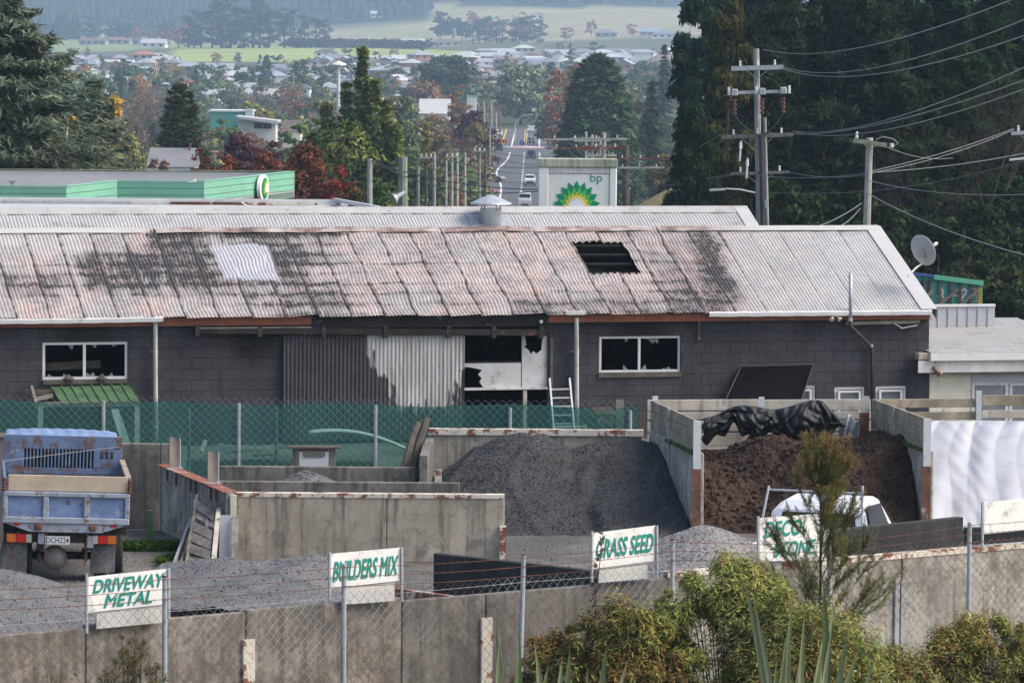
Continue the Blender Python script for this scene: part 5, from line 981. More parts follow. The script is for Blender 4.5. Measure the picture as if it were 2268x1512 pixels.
def crown_data(kind, h, r, seed, q=1.0):
    r_ = np.random.default_rng(seed)
    if kind == 'round': return clump_crown(h, r, int(34 * q), int(62 * q), r * .115 / q ** .4, r_, .05)
    if kind == 'wide': return clump_crown(h, r, int(40 * q), int(62 * q), r * .105 / q ** .4, r_, .0, flat=.7)
    if kind == 'autumn': return clump_crown(h, r, int(34 * q), int(50 * q), r * .09 / q ** .4, r_, .04, asp=.7)
    if kind == 'cone': return clump_crown(h, r, int(44 * q), int(46 * q), r * .15 / q ** .4, r_, .06, 'cone', .75, .35)
    if kind == 'column': return clump_crown(h, r, int(22 * q), int(50 * q), r * .3 / q ** .4, r_, .06, 'column', 1.5, .35)
    if kind == 'fir': return spray_crown(h, r, int(24 * q), 7, int(26 * q), r * .16 / q ** .4, r_)
    if kind == 'cypress': return spray_crown(h, r, int(30 * q), 9, int(30 * q), r * .12, r_, .02, -.35, .1, .3, .42, .22)
    if kind == 'cedar': return spray_crown(h, r, int(24 * q), 8, int(70 * q), max(.22, r * .05), r_, .02, .05, .3, .14, .62, .55)
    if kind == 'pine': return clump_crown(h, r, int(56 * q), int(120 * q), r * .12, r_, .0, 'column', .6, .26)
    if kind == 'bare': return twig_tree(h, r, r_, 6, thick=.017)
    if kind == 'poplar': return twig_tree(h, r, r_, 5, 2.2, .02, .3)
TKIND = {'bare': 'twigs_any', 'poplar': 'twigs_any'}
def build_tree(name, loc, h, r, kind, col, label, seed=0, q=1.0, group=None, rz=None, cat='tree', trunk=True):
    T_ = thing(name, loc, label, cat, rnd.uniform(0, 6.28) if rz is None else rz, group); V, F_ = crown_data(kind, h, r, seed, q); me = mesh_np('crown', V, F_); me.materials.append(MT[TKIND.get(kind, 'foliage')])
    o = bpy.data.objects.new('crown', me); link(o, T_); o.color = (*[x * 1.7 for x in col], 1)
    if trunk: o = bpy.data.objects.new('trunk', trunk_mesh(h, max(.05, min(.028 * h, r * .16)), seed)); link(o, T_)
    return T_
def spec_tree(name, px, Y, top, hw, kind, col, label, q=1.0, group=None, base=None, seed=None, cat='tree'):
    p = gz(px, Y) if base is None else Vector(((px - CX) / FPX * Y, Y, base)); ztop = at(px, top, Y).z; r = hw / FPX * Y
    return build_tree(name, p, max(1.0, ztop - p.z), r, kind, col, label, seed if seed is not None else int(px + Y), q, group, cat=cat)
GREEN, DKG, OLIVE, RUST, BROWN, GOLD, PURP, PALE = (.05, .085, .028), (.018, .034, .018), (.085, .085, .03), (.16, .055, .022), (.12, .075, .045), (.26, .17, .035), (.055, .022, .035), (.12, .135, .07)
# near the service station
spec_tree('blue_cedar', 10, 185, -10, 290, 'cedar', (.062, .082, .064), 'large blue-grey cedar with drooping layered branches beyond the canopy', 2.3, base=-1.5)
spec_tree('blue_cedar', 205, 203, 180, 125, 'cedar', (.058, .078, .062), 'smaller blue-grey cedar leaning out beside the large one', 1.6, base=-1.5)
spec_tree('golden_shrub', 152, 225, 238, 48, 'autumn', (.26, .17, .035), 'bright golden-leaved tree showing through the cedar branches', 1.2)
spec_tree('golden_willow', 252, 330, 226, 30, 'column', GOLD, 'slim golden-leaved tree right of the cedars', 1.4); spec_tree('olive_bush', 292, 300, 300, 36, 'round', (.13, .14, .06), 'pale olive round bush beside the grey roofed house', 1.3); spec_tree('leafy_tree', 272, 345, 262, 40, 'round', PALE, 'pale green tree behind the olive round bush', 1.2)
spec_tree('leafless_tree', 292, 480, 178, 72, 'bare', (.1, .085, .075), 'large leafless grey tree behind the dark bushy conifer', 1.0); spec_tree('dark_conifer', 397, 340, 190, 78, 'cypress', (.032, .04, .017), 'dark olive bushy conifer behind the grey roofed house', 1.5)
spec_tree('purple_tree', 530, 300, 292, 52, 'wide', PURP, 'left purple-leaved smoke tree below the white house', 1.6); spec_tree('purple_tree', 598, 305, 305, 42, 'wide', (.06, .024, .035), 'right purple-leaved smoke tree below the white house', 1.5)
for k, (px, Y, tp, hw, c, lb) in enumerate(((672, 215, 332, 72, (.1, .042, .026), 'full rust-brown tree beside the green canopy end'), (600, 222, 335, 56, (.1, .04, .026), 'sparse red-brown tree behind the oval canopy emblem'), (500, 215, 350, 60, (.11, .04, .022), 'thin red-brown tree behind the middle of the canopy'), (440, 218, 320, 26, (.09, .03, .024), 'tall thin red-leaved tree beside the house chimney'), (345, 222, 345, 34, (.1, .05, .025), 'low brown tree at the foot of the cedar'), (752, 205, 372, 44, (.15, .032, .032), 'low scarlet bush left of the first concrete pole'), (790, 200, 395, 36, (.075, .06, .03), 'low brown-green bush by the first concrete pole'))):
    spec_tree('autumn_tree', px, Y, tp, hw, 'autumn', tuple(x * .72 for x in c), lb, 1.8)
spec_tree('grey_bush', 465, 210, 350, 40, 'round', (.13, .14, .1), 'grey-green bush between the red-brown trees', 1.2); spec_tree('evergreen_bush', 838, 190, 400, 44, 'wide', (.03, .06, .025), 'dark glossy evergreen bush beside the loudspeaker pole', 1.5)
# tall ragged conifer: several leaders on one trunk
RC = thing('ragged_conifer', gz(785, 300), 'tall ragged olive-green conifer with several pointed leaders', 'tree')
parts_ = [(14, 110, 46, .0), (-22, 185, 34, .2), (44, 178, 32, -.2), (-66, 235, 52, .15), (66, 220, 46, -.1), (-98, 300, 50, .3), (90, 280, 48, -.3), (-5, 290, 112, 0)]
Vs, Fs, nb_ = [], [], 0
for k, (dx, tp, hw, ln) in enumerate(parts_):
    h_ = at(785, tp, 300).z - ztf(-10, 300); r_ = np.random.default_rng(40 + k); V, F_ = spray_crown(h_, hw / FPX * 300, 44 if k == 0 else 30, 7, 26, .36, r_, .08, -.5, .15, .3, .75, .5) if k < 7 else clump_crown(h_, hw / FPX * 300, 70, 80, .26, r_, .05, 'column', 1.2, .3); V[:, 0] += dx / FPX * 300 * np.clip(V[:, 2] / h_ * 1.5, 0, 1); V[:, 1] += ln * 3; Vs.append(V); Fs.append(F_ + nb_); nb_ += len(V)
me = mesh_np('crown', np.concatenate(Vs), np.concatenate(Fs)); me.materials.append(MT['foliage']); o = bpy.data.objects.new('crown', me); link(o, RC); o.color = (.16, .2, .06, 1)
o = bpy.data.objects.new('trunk', trunk_mesh(11, .3, 5)); link(o, RC)
# along the road
spec_tree('dark_scrub', 2235, 150, 605, 95, 'wide', (.02, .028, .014), 'dark scrub behind the annex roof', 1.4, base=-1.2)
spec_tree('dark_scrub', 2150, 165, 590, 80, 'wide', (.02, .026, .013), 'dark scrub behind the shop hoarding', 1.4, base=-1.2)
for a in ((700, 430, 215, 34, 'cone', (.045, .07, .025), 'dark_conifer', 'short green conifer left of the ragged conifer'), (492, 640, 266, 42, 'wide', GREEN, 'leafy_tree', 'bushy green tree before the teal warehouse'), (655, 420, 260, 45, 'wide', GREEN, 'leafy_tree', 'low green trees around the brown roof by the white house'), (880, 520, 205, 48, 'round', (.085, .1, .055), 'leafy_tree', 'grey-green tree right of the ragged conifer'), (945, 520, 268, 40, 'cone', (.12, .11, .03), 'golden_conifer', 'yellow-green conifer before the white shed'), (925, 430, 345, 62, 'wide', (.05, .07, .03), 'leafy_tree', 'dark green shrubbery behind the row of poles'), (905, 600, 232, 42, 'cone', (.05, .07, .05), 'blue_conifer', 'blue-green conifer left of the white shed'),
          (955, 880, 258, 42, 'autumn', (.13, .09, .05), 'autumn_tree', 'brown tree at the wall of the white shed'), (1010, 620, 255, 52, 'bare', (.14, .09, .07), 'leafless_tree', 'brown leafless tree by the road poles'), (975, 600, 290, 45, 'autumn', (.11, .075, .045), 'autumn_tree', 'brown-leaved tree between white shed and road'), (1040, 690, 240, 52, 'wide', PURP, 'purple_tree', 'dark purple-leaved tree beside the roundabout approach'), (1040, 640, 268, 38, 'autumn', (.1, .085, .04), 'autumn_tree', 'olive-brown tree below the purple one at the road'), (1014, 850, 182, 27, 'autumn', (.15, .085, .04), 'autumn_tree', 'tall orange-brown tree above the white shed'), (1066, 700, 318, 18, 'autumn', (.22, .05, .035), 'autumn_tree', 'bright red tree at the roadside'), (1012, 520, 345, 38, 'round', GREEN, 'leafy_tree', 'green tree beside the bright red roadside tree'), (1000, 470, 385, 30, 'autumn', (.17, .1, .055), 'autumn_tree', 'tan-leaved low tree among the road poles'), (1022, 455, 400, 20, 'autumn', (.14, .08, .045), 'autumn_tree', 'brown low tree at the red car'),
          (1150, 1250, 148, 66, 'round', (.11, .125, .085), 'eucalyptus_tree', 'big grey-green gum tree at the end of the road'), (1085, 1180, 222, 55, 'bare', (.16, .13, .1), 'leafless_tree', 'pale twiggy tree left of the gum tree'), (990, 1350, 128, 62, 'wide', (.03, .05, .03), 'dark_cypress', 'broad dark flat-topped cypress left of the gum tree'), (930, 1250, 190, 50, 'autumn', BROWN, 'autumn_tree', 'brown tree below the flat-topped cypress'), (1235, 820, 155, 38, 'autumn', (.14, .065, .042), 'autumn_tree', 'rust-red tree left of the great rounded conifer'), (1270, 900, 130, 40, 'autumn', (.17, .09, .05), 'autumn_tree', 'rust-brown tree top behind the great rounded conifer'), (1440, 640, 182, 55, 'fir', (.03, .045, .025), 'dark_conifer', 'dark conifer right of the great rounded conifer'), (1400, 700, 200, 50, 'autumn', (.06, .06, .03), 'leafy_tree', 'dull olive tree behind the great rounded conifer'), (1466, 900, 98, 36, 'fir', (.035, .05, .04), 'grey_spruce', 'tall grey spruce beside the black pines'), (1465, 420, 345, 46, 'autumn', (.06, .055, .025), 'leafy_tree', 'dark scrubby tree above the dry grass bank'), (1510, 380, 330, 60, 'wide', (.035, .045, .022), 'leafy_tree', 'dark scrub at the foot of the black pines'), (1210, 1000, 250, 30, 'round', (.05, .06, .03), 'leafy_tree', 'dark roadside tree above the far poles')):
    px, Y, tp, hw, kd, c, nm, lb = a; spec_tree(nm, px, Y, tp, hw, kd, c, lb, 1.5)
spec_tree('rounded_conifer', 1320, 600, 130, 100, 'cypress', (.032, .062, .03), 'great rounded dark green conifer beside the road', 2.6)
# black pines on the right
pines = [(1545, 235, -40, 75, (.016, .034, .02)), (1640, 225, -90, 95, (.013, .024, .013)), (1585, 205, 60, 90, (.012, .025, .016)), (1745, 230, -130, 110, (.012, .021, .012)), (1860, 215, -160, 110, (.012, .02, .011)), (1700, 200, 120, 90, (.013, .022, .012)), (1960, 235, -120, 120, (.011, .02, .011)), (2080, 220, -150, 120, (.012, .023, .01)), (2190, 210, -140, 110, (.014, .026, .01)), (2290, 225, -160, 120, (.013, .024, .01)), (1820, 195, 210, 90, (.014, .02, .012)), (2000, 196, 170, 95, (.013, .021, .01)), (2140, 198, 110, 90, (.014, .026, .01)), (2250, 194, 190, 80, (.016, .028, .011)), (1530, 190, 230, 62, (.012, .022, .012)), (1690, 190, 320, 80, (.012, .018, .01)), (1900, 188, 330, 90, (.012, .018, .009)), (2090, 188, 300, 90, (.013, .02, .009)), (2230, 186, 380, 80, (.013, .022, .01))] + [(x, 262, -190 + 30 * (k % 3), 150, (.009, .016, .009)) for k, x in enumerate((1660, 1770, 1880, 1990, 2100, 2210, 2310))] + [(1605, 196, 20, 70, (.034, .036, .014)), (1720, 212, 20, 100, (.012, .02, .011)), (1930, 205, 10, 110, (.011, .019, .01)), (2040, 208, 20, 100, (.012, .021, .01)), (1800, 206, 60, 95, (.016, .021, .011)), (2170, 204, 30, 100, (.014, .024, .01))]
protos = [mesh_np('crown', *crown_data('pine', 20, 4.2, 900 + k, 1.25)) for k in range(4)] + [mesh_np('crown', *crown_data('fir', 20, 4.4, 910 + k, 1.9)) for k in range(2)]
for m_ in protos: m_.materials.append(MT['foliage'])
trm = trunk_mesh(20, .4, 3, 7)
for k, (px, Y, tp, hw, c) in enumerate(pines):
    p = Vector(((px - CX) / FPX * Y, Y, -2.5)); h_ = at(px, tp, Y).z - p.z; T_ = thing('black_pine', p, 'tall dark pine crowded in the stand behind the power poles', 'tree', k * 1.1, 'black pines behind the power poles'); kz = h_ / 20; kr = hw / FPX * Y / 4.2; T_.scale = (kr, kr, kz)
    o = bpy.data.objects.new('crown', protos[(k * 5 + k // 6) % 6]); link(o, T_); o.color = (*[x * 1.5 for x in c], 1); o = bpy.data.objects.new('trunk', trm); link(o, T_)
for k in range(9): spec_tree('dark_scrub', 1725 + k * 68, 178 + 3 * (k % 3), 395 + 18 * (k * 7 % 5), 78, 'wide', (.013, .021, .01), 'dark undergrowth bush at the foot of the black pines', 1.3, 'undergrowth below the pines', base=-2.3, cat='bush')
V, F_ = twig_tree(6, 3.5, np.random.default_rng(77), 6, .4, .006, .5)
dead = mesh_np('crown', V, F_); dead.materials.append(MT['twigs_any'])
for k, (px, py, Y) in enumerate(((2080, 330, 183), (2190, 250, 184), (2000, 470, 181))):
    p = at(px, py + 160, Y); p.z = -2.4; T_ = thing('dead_sapling', p, 'bare grey dead tree tangled in front of the black pines', 'tree', k, 'dead saplings before the pines'); h_ = at(px, py - 120, Y).z + 2.4; T_.scale = (1.1, .7, h_ / 6); o = bpy.data.objects.new('crown', dead); link(o, T_); o.color = (.045, .036, .034, 1)
spec_tree('leafy_tree', 1625, 195, 15, 62, 'pine', (.05, .052, .018), 'olive-green pine top lighter than its dark neighbours', 1.3, base=4.0) if False else None
# ------------------------------------------------------------------ far town: houses and trees
def house_proto(kind, L, D, hw_, hr):
    g = G(); g.box((-L / 2, -D / 2, -1.5), (L, 0, 0), (0, D, 0), (0, 0, hw_ + 1.5)); parts = {}
    if kind == 'gable_end': g.add([(-L / 2, -D / 2, hw_), (L / 2, -D / 2, hw_), (0, -D / 2, hw_ + hr * .95)], [(0, 1, 2)])
    if kind == 'gable':
        for x in (-L / 2, L / 2): g.add([(x, -D / 2, hw_), (x, D / 2, hw_), (x, 0, hw_ + hr * .95)], [(0, 1, 2)])
    parts['wall'] = g; g = G(); e = .5; l, d = L / 2 + e, D / 2 + e; z = hw_ - .05
    if kind == 'hip': V_ = [(-l, -d, z), (l, -d, z), (l, d, z), (-l, d, z), (-l + d * .95, 0, hw_ + hr), (l - d * .95, 0, hw_ + hr)]; F2 = [(0, 1, 5, 4), (1, 2, 5), (2, 3, 4, 5), (3, 0, 4), (0, 3, 2, 1)]
    elif kind == 'gable': V_ = [(-l, -d, z), (l, -d, z), (l, d, z), (-l, d, z), (-l, 0, hw_ + hr), (l, 0, hw_ + hr)]; F2 = [(0, 1, 5, 4), (2, 3, 4, 5), (0, 3, 2, 1)]
    else: V_ = [(-l, -d, z), (l, -d, z), (l, d, z), (-l, d, z), (0, -d, hw_ + hr), (0, d, hw_ + hr)]; F2 = [(0, 4, 5, 3), (1, 2, 5, 4), (0, 3, 2, 1)]
    g.add(V_, F2); g.add([(x, y, zz - .12) for x, y, zz in V_[:4]], [(0, 1, 2, 3)]); parts['roof'] = g; wins = []
    n = max(2, int(L / 4))
    for k in range(n): x = -L / 2 + L * (k + .5) / n; g = G(); g.box((x - .9, -D / 2 - .04, hw_ - 1.75), (1.8, 0, 0), (0, .03, 0), (0, 0, 1.15)); wins.append(g)
    return parts, wins
def to_mesh(g, name, mat): m_ = bpy.data.meshes.new(name); m_.from_pydata(g.v, [], g.f); m_.update(); m_.materials.append(MT[mat]); return m_
HP = []
for kd, L, D, a, b in (('hip', 14, 9, 2.7, 2.1), ('gable', 13, 8, 2.7, 2.2), ('gable_end', 9, 11, 2.9, 2.4), ('hip', 17, 9, 2.6, 1.9), ('hip', 12, 9, 5.0, 1.9), ('gable', 16, 7.5, 2.6, 1.8)):
    pr, wn = house_proto(kd, L, D, a, b); HP.append(([to_mesh(pr['wall'], 'wall', 'paint_any'), to_mesh(pr['roof'], 'roof', 'paint_any')], [to_mesh(w_, 'window', 'glass_dark') for w_ in wn]))
ROOFS = [('pale', (.3, .32, .35)), ('white', (.42, .42, .42)), ('grey', (.2, .21, .23)), ('charcoal', (.1, .105, .12)), ('terracotta', (.36, .16, .1)), ('brown', (.18, .13, .11)), ('slate-blue', (.24, .3, .37)), ('pale green', (.4, .48, .38))]
WALLS = [('white', (.68, .67, .64)), ('cream', (.58, .52, .42)), ('brick', (.32, .17, .12)), ('grey', (.35, .35, .34))]
def house(px, Y, k, ri, wi, rz, where, p=None, sc_=1.0):
    p = p or gz(px, Y); (mw_, mr_), wn = HP[k]; T_ = thing('town_house', p, '%s-roofed %s house %s' % (ROOFS[ri][0], WALLS[wi][0], where), 'house', rz, '%s %s houses %s' % (ROOFS[ri][0], WALLS[wi][0], where)); T_.scale = (sc_,) * 3
    o = bpy.data.objects.new('wall', mw_); link(o, T_); o.color = (*WALLS[wi][1], 1); o = bpy.data.objects.new('roof', mr_); link(o, T_); o.color = (*ROOFS[ri][1], 1)
    for w_ in wn: o = bpy.data.objects.new('window', w_); link(o, T_)
    return T_
r5 = random.Random(11); used = []
def free(px, py, dx, dy):
    if any(abs(px - a) < dx and abs(py - b) < dy for a, b in used): return False
    used.append((px, py)); return True
wts = [8, 6, 4, 2, 1.3, 2, 2, 1]
for py in (119, 124, 129, 135, 141, 148, 156, 165, 175, 187, 203, 222):
    px = 95 + r5.uniform(0, 30)
    while px < 1490:
        skip = (380 < px < 700 and py < 150) or (740 < px < 1065 and py < 131) or (px < 380 and py < 126) or (py > 190 and r5.random() < .4) or (py > 150 and px > 1080) or (700 < px < 860 and py < 128)
        if not skip and r5.random() < .86:
            q = ground_hit(px, py + 8, 900)
            if q is not None: house(px, q.y, r5.randrange(6), r5.choices(range(8), wts)[0], r5.choices(range(4), [5, 3, 2, 2])[0], r5.uniform(-.5, .5) + (math.pi / 2 if r5.random() < .2 else 0), 'in the far town', q, 1.0)
        px += r5.uniform(34, 58) * (1 + (py - 120) / 260)
for px, py, k, ri, wi, lb in ((208, 100, 5, 5, 3, 'below the pine belt'), (258, 99, 3, 5, 3, 'below the pine belt'), (312, 101, 2, 3, 3, 'below the pine belt'), (342, 107, 1, 1, 0, 'below the pine belt'), (1190, 45, 2, 5, 0, 'on the upper field'), (840, 42, 1, 1, 0, 'on the upper field'), (985, 104, 3, 5, 1, 'at the green paddock'), (915, 105, 1, 1, 0, 'at the green paddock'), (1345, 84, 0, 2, 3, 'among the hillside trees'), (1440, 82, 1, 6, 3, 'among the hillside trees'), (1475, 86, 3, 2, 0, 'among the hillside trees')):
    q = ground_hit(px, py, 900)
    if q is not None: house(px, q.y, k, ri, wi, r5.uniform(-.2, .2), lb, q, 1.25)
# shared crowns for the town and hillside trees
TP = {k: [mesh_np('crown', *crown_data(k, 10, rr, 300 + i * 7, qq)) for i in range(n)] for k, rr, qq, n in (('round', 4.2, .62, 4), ('autumn', 3.8, .62, 3), ('cone', 3.2, .62, 3), ('column', 2.2, .8, 2), ('pine', 3.4, .42, 3))}
TP['poplar'] = [mesh_np('crown', *twig_tree(10, 1.3, np.random.default_rng(5), 5, 2.2, .02, .3))]; TP['bare'] = [mesh_np('crown', *twig_tree(10, 4, np.random.default_rng(6), 5, .75, .02, .5))]
for k, ms in TP.items():
    for m_ in ms: m_.materials.append(MT[TKIND.get(k, 'foliage')])
trs = trunk_mesh(10, .25, 9, 3)
def far_tree(p, h, wd, kind, col, label, group, name='town_tree'):
    T_ = thing(name, p, label, 'tree', r5.uniform(0, 6.28), group); kz = h / 10; T_.scale = (kz * wd, kz * wd, kz); o = bpy.data.objects.new('crown', r5.choice(TP[kind])); link(o, T_); c = tuple(x * r5.uniform(1.35, 2.0) for x in col); o.color = (*c, 1); o = bpy.data.objects.new('trunk', trs); link(o, T_)
KT = [('round', (.045, .07, .03), 'rounded dark green tree', 6), ('autumn', (.14, .1, .068), 'brown autumn tree', 5), ('cone', (.03, .05, .03), 'pointed dark conifer', 4), ('autumn', (.2, .12, .035), 'golden autumn tree', 2), ('bare', (.15, .115, .1), 'leafless twiggy tree', 3), ('autumn', (.16, .075, .05), 'rust-red autumn tree', 2), ('round', (.1, .12, .065), 'pale green leafy tree', 4), ('pine', (.028, .045, .026), 'dark ragged pine', 3)]
n_t = 0
while n_t < 285:
    py = 112 + 155 * r5.random() ** .8; px = r5.uniform(90, 1500) if py > 140 else r5.uniform(110, 1490)
    if (380 < px < 690 and 112 < py < 143 and r5.random() < .95) or (760 < px < 1055 and 108 < py < 130 and r5.random() < .95): continue
    if py > 235 and 1080 < px < 1215: continue
    if py < 165 and r5.random() < .45: continue
    q = ground_hit(px, py, 700)
    if q is None: continue
    kd, c, nm, _ = r5.choices(KT, [k[3] for k in KT])[0]; h_ = r5.uniform(4.5, 9.5) * (1.2 if py > 190 else .9) * (1.25 if kd in ('pine', 'cone') else 1); far_tree(q, h_, r5.uniform(.85, 1.25), kd, c, nm + ' among the far town houses', nm + 's of the far town'); n_t += 1
MK = [('round', (.05, .075, .03), 'dense green garden tree', 6), ('autumn', (.115, .085, .058), 'brown-leaved garden tree', 5), ('autumn', (.12, .07, .048), 'russet garden tree', 2), ('round', (.085, .1, .055), 'pale leafy garden tree', 4), ('cone', (.03, .045, .025), 'dark garden conifer', 3), ('bare', (.12, .095, .08), 'leafless garden tree', 3), ('round', (.11, .1, .04), 'yellow-green garden tree', 2)]
n_m = 0
while n_m < 200:
    Y = 460 * (1100 / 460) ** r5.random(); px = r5.uniform(230, 1110) if r5.random() < .86 else r5.uniform(1215, 1500)
    if px > 1030 and px < 1345: continue
    p = gz(px, Y); kd, c, nm, _ = r5.choices(MK, [k[3] for k in MK])[0] if px < 1200 else r5.choice([MK[0], MK[4], MK[3]]); far_tree(p, r5.uniform(5, 9.5), r5.uniform(1.0, 1.4), kd, c, nm + ' between the service station and the town', nm + 's below the town', 'garden_tree'); n_m += 1
for px, py, h_ in ((297, 212, 12), (345, 212, 13), (378, 205, 11)): q = ground_hit(px, py, 700); far_tree(q, h_, 1.1, 'poplar', (.3, .21, .16), 'pale bare poplar standing tall among the houses', 'bare poplars', 'poplar_tree')
belt = []
for i in range(34): belt.append((r5.uniform(95, 385), r5.uniform(84, 97), r5.uniform(11, 17), r5.choice(['pine', 'round', 'round']), (.026, .042, .03)))
for px, h_ in ((418, 24), (445, 28), (490, 36), (510, 33), (470, 26), (560, 38), (575, 33), (540, 24), (595, 24), (630, 25), (650, 24), (675, 20), (700, 22), (720, 18), (430, 19)): belt.append((px, 107, h_, 'pine', (.025, .042, .03)))
for i in range(26): belt.append((r5.uniform(925, 1215), r5.uniform(80, 100), r5.uniform(12, 22), r5.choice(['pine', 'round', 'bare']), (.03, .045, .032)))
for px, py, h_, kd, c in belt:
    q = ground_hit(px, py, 1500)
    if q is not None: far_tree(q, h_, r5.uniform(.85, 1.25), kd, c, 'leafless hillside tree in the hazy belt' if kd == 'bare' else ('tall dark pine in the hazy hillside belt' if kd == 'pine' else 'dark rounded tree in the hazy hillside belt'), 'hazy hillside belt, %s' % kd, 'hillside_tree')
for px, py, h_ in ((300, 95, 13), (330, 98, 11), (365, 106, 13), (395, 107, 16), (408, 105, 14), (262, 90, 12), (1100, 92, 18), (1135, 92, 17), (1060, 90, 18), (1165, 95, 16), (1255, 92, 12), (1310, 80, 12), (1400, 82, 11), (1045, 60, 14)):
    q = ground_hit(px, py, 1500)
    if q is not None: far_tree(q, h_, 1.1, 'autumn', (.17, .085, .055), 'reddish-brown autumn tree in the hazy hillside belt', 'hazy autumn hillside trees', 'hillside_tree')
# hill forest: one mass nobody could count
r_ = np.random.default_rng(21); Vs, Fs, nb_ = [], [], 0; nF = 15000
X = r_.uniform(-1150, 1150, nF); Y = r_.uniform(3600, 5800, nF); p_ = 1134 + X / Y * 1e4; edge = 4270 + 140 * np.sin(p_ / 210 + 1.0) - np.where(p_ < 170, 550, 0) + np.where(p_ > 950, 260, 0); wob = 120 * np.sin(X / 130) + 70 * np.sin(X / 57 + 1); keep_ = (Y + wob > edge + 20) & (Y < edge + 1300); X, Y = X[keep_], Y[keep_]
Z = zt(X, Y); H = r_.uniform(19, 29, len(X)); Rr = H * r_.uniform(.13, .2, len(X)); a = np.arange(6) * math.pi / 3
ring = np.stack([np.cos(a), np.sin(a)], 1)
for lv, (zr, rr, tip) in enumerate(((.12, 1.0, .62), (.42, .72, 1.0))):
    base = np.stack([X[:, None] + ring[None, :, 0] * (Rr * rr)[:, None] * r_.uniform(.7, 1.3, (len(X), 6)), Y[:, None] + ring[None, :, 1] * (Rr * rr)[:, None], (Z + H * zr)[:, None] + r_.uniform(-1.5, 1.5, (len(X), 6))], 2); tp = np.stack([X, Y, Z + H * tip], 1)[:, None]; V = np.concatenate([base, tp], 1).reshape(-1, 3); b = (np.arange(len(X)) * 7)[:, None, None]; idx = np.stack([np.stack([np.arange(6), (np.arange(6) + 1) % 6, np.full(6, 6)], 1)] * 1)[None, 0] + b; Vs.append(V); Fs.append(idx.reshape(-1, 3) + nb_); nb_ += len(V)
me = mesh_np('hill_forest', np.concatenate(Vs), np.concatenate(Fs)); me.materials.append(MT['foliage']); o = bpy.data.objects.new('hill_forest', me); link(o); o.color = (.028, .045, .035, 1); tag(o, kind='stuff')
r_ = np.random.default_rng(22); n = 1500; p_ = r_.uniform(640, 945, n); Y = r_.uniform(2950, 3550, n); X = (p_ - CX) / FPX * Y; C = np.stack([X, Y, zt(X, Y) + r_.uniform(.5, 2.5, n)], 1); q = r_.normal(0, 1, (n, 6, 3)); q[:, :, 2] = np.abs(q[:, :, 2]); P_ = (C[:, None] + q * np.array((2.2, 2.2, 1.2))).reshape(-1, 3); V, F_ = cards(P_, q.reshape(-1, 3), 1.6, 1.3, r_); me = mesh_np('hill_scrub', V, F_); me.materials.append(MT['foliage']); o = bpy.data.objects.new('hill_scrub', me); link(o); o.color = (.035, .045, .028, 1); tag(o, kind='stuff')
# ------------------------------------------------------------------ second building behind, with its roof vent
SB = thing('rear_workshop', BF.P(0, 10.2, 0), 'pale corrugated roof of a second workshop directly behind the burnt one', 'building', BF.a)
uL2 = UL - 1; r2v, r2z = 9.6, 4.52; e2v, e2z = 7.0, 3.35
uR2 = (lambda q: (q - BF.o).dot(BF.u))(onplane(1652, 468, BF.P(0, r2v, 0), BF.v))
g = G(); g.box(BF.P(uL2, 7.35, 0), BF.u * (uR2 - uL2), BF.v * 4.6, BF.z * 3.2); g.prism([BF.P(uR2 - .1, 7.35, 3.2), BF.P(uR2 - .1, 11.95, 3.2), BF.P(uR2 - .1, r2v, 4.35)], BF.u * .098); g.obj('wall', 'concrete_dark', SB)
s2 = (BF.v * (r2v - e2v) + BF.z * (r2z - e2z)); SL2 = s2.length; s2.normalize(); n2 = BF.u.cross(s2).normalized(); E2 = BF.P(0, e2v, e2z); Mi2 = root_matrix(SB).inverted(); M3 = Mi2.to_3x3()
bas2 = (np.array(Mi2 @ E2), np.array(M3 @ BF.u), np.array(M3 @ s2), np.array(M3 @ n2), None, None, None)
M('roof_pale', (.4, .392, .38), .55, .08, 1.2, 30, dirt_amt=.3, dirt=(.25, .235, .22), streak_amt=.2, streak=(.2, .19, .18), bump=.05)
g = G(); g.box(E2 + BF.u * uL2 - n2 * .12, BF.u * (uR2 - uL2), s2 * SL2, n2 * .05); rf2 = g.obj('roof', 'timber_grey', SB)
u_ = uR2 - .3 - 34 * .72; PITCHC = .72 / 9
for i in range(34): sheet(u_ + i * .72, .72, 0, SL2, 6, 0, 'roof_sheet', rf2, i, 'roof_pale', lift=.022, basis=bas2)
PITCHC = keep
g = G(); g.prism([BF.P(uL2, r2v - .26, r2z - .085), BF.P(uL2, r2v, r2z + .06), BF.P(uL2, r2v + .26, r2z - .085)], BF.u * (uR2 - uL2 + .03)); g.obj('ridge_cap', 'roof_pale', rf2)
g = G(); g.box(E2 + BF.u * (uR2 - .3) + n2 * .035, BF.u * .33, s2 * SL2, n2 * .012); g.obj('barge_flashing', 'roof_white', rf2)
g = G(); g.box(BF.P(uL2, r2v + .02, r2z - .05), BF.u * (uR2 - uL2), BF.v * 2.6 - BF.z * 1.2, n2 * .03); g.obj('back_slope', 'roof_pale', rf2)
vc = onplane(1087, 490, BF.P(0, 8.9, 0), BF.v); vb = Vector((vc.x, vc.y, e2z + (8.9 - e2v) * (r2z - e2z) / (r2v - e2v)))
RV_ = thing('roof_vent', vb, 'round galvanised roof vent with a conical cap on the rear roof', 'vent'); zr = lambda py: at(1087, py, vb.y).z - vb.z
g = G(); g.lathe(vb, [(.245, -.15), (.245, zr(462)), (.26, zr(461))], 28); g.obj('pipe', 'galv', RV_, smooth=True)
g = G(); g.lathe(vb + Vector((0, 0, zr(452))), [(.46, -.01), (.48, .0), (.46, .035), (.3, .11), (.08, .2), (.01, .215)], 30); g.obj('cap', 'galv', RV_)
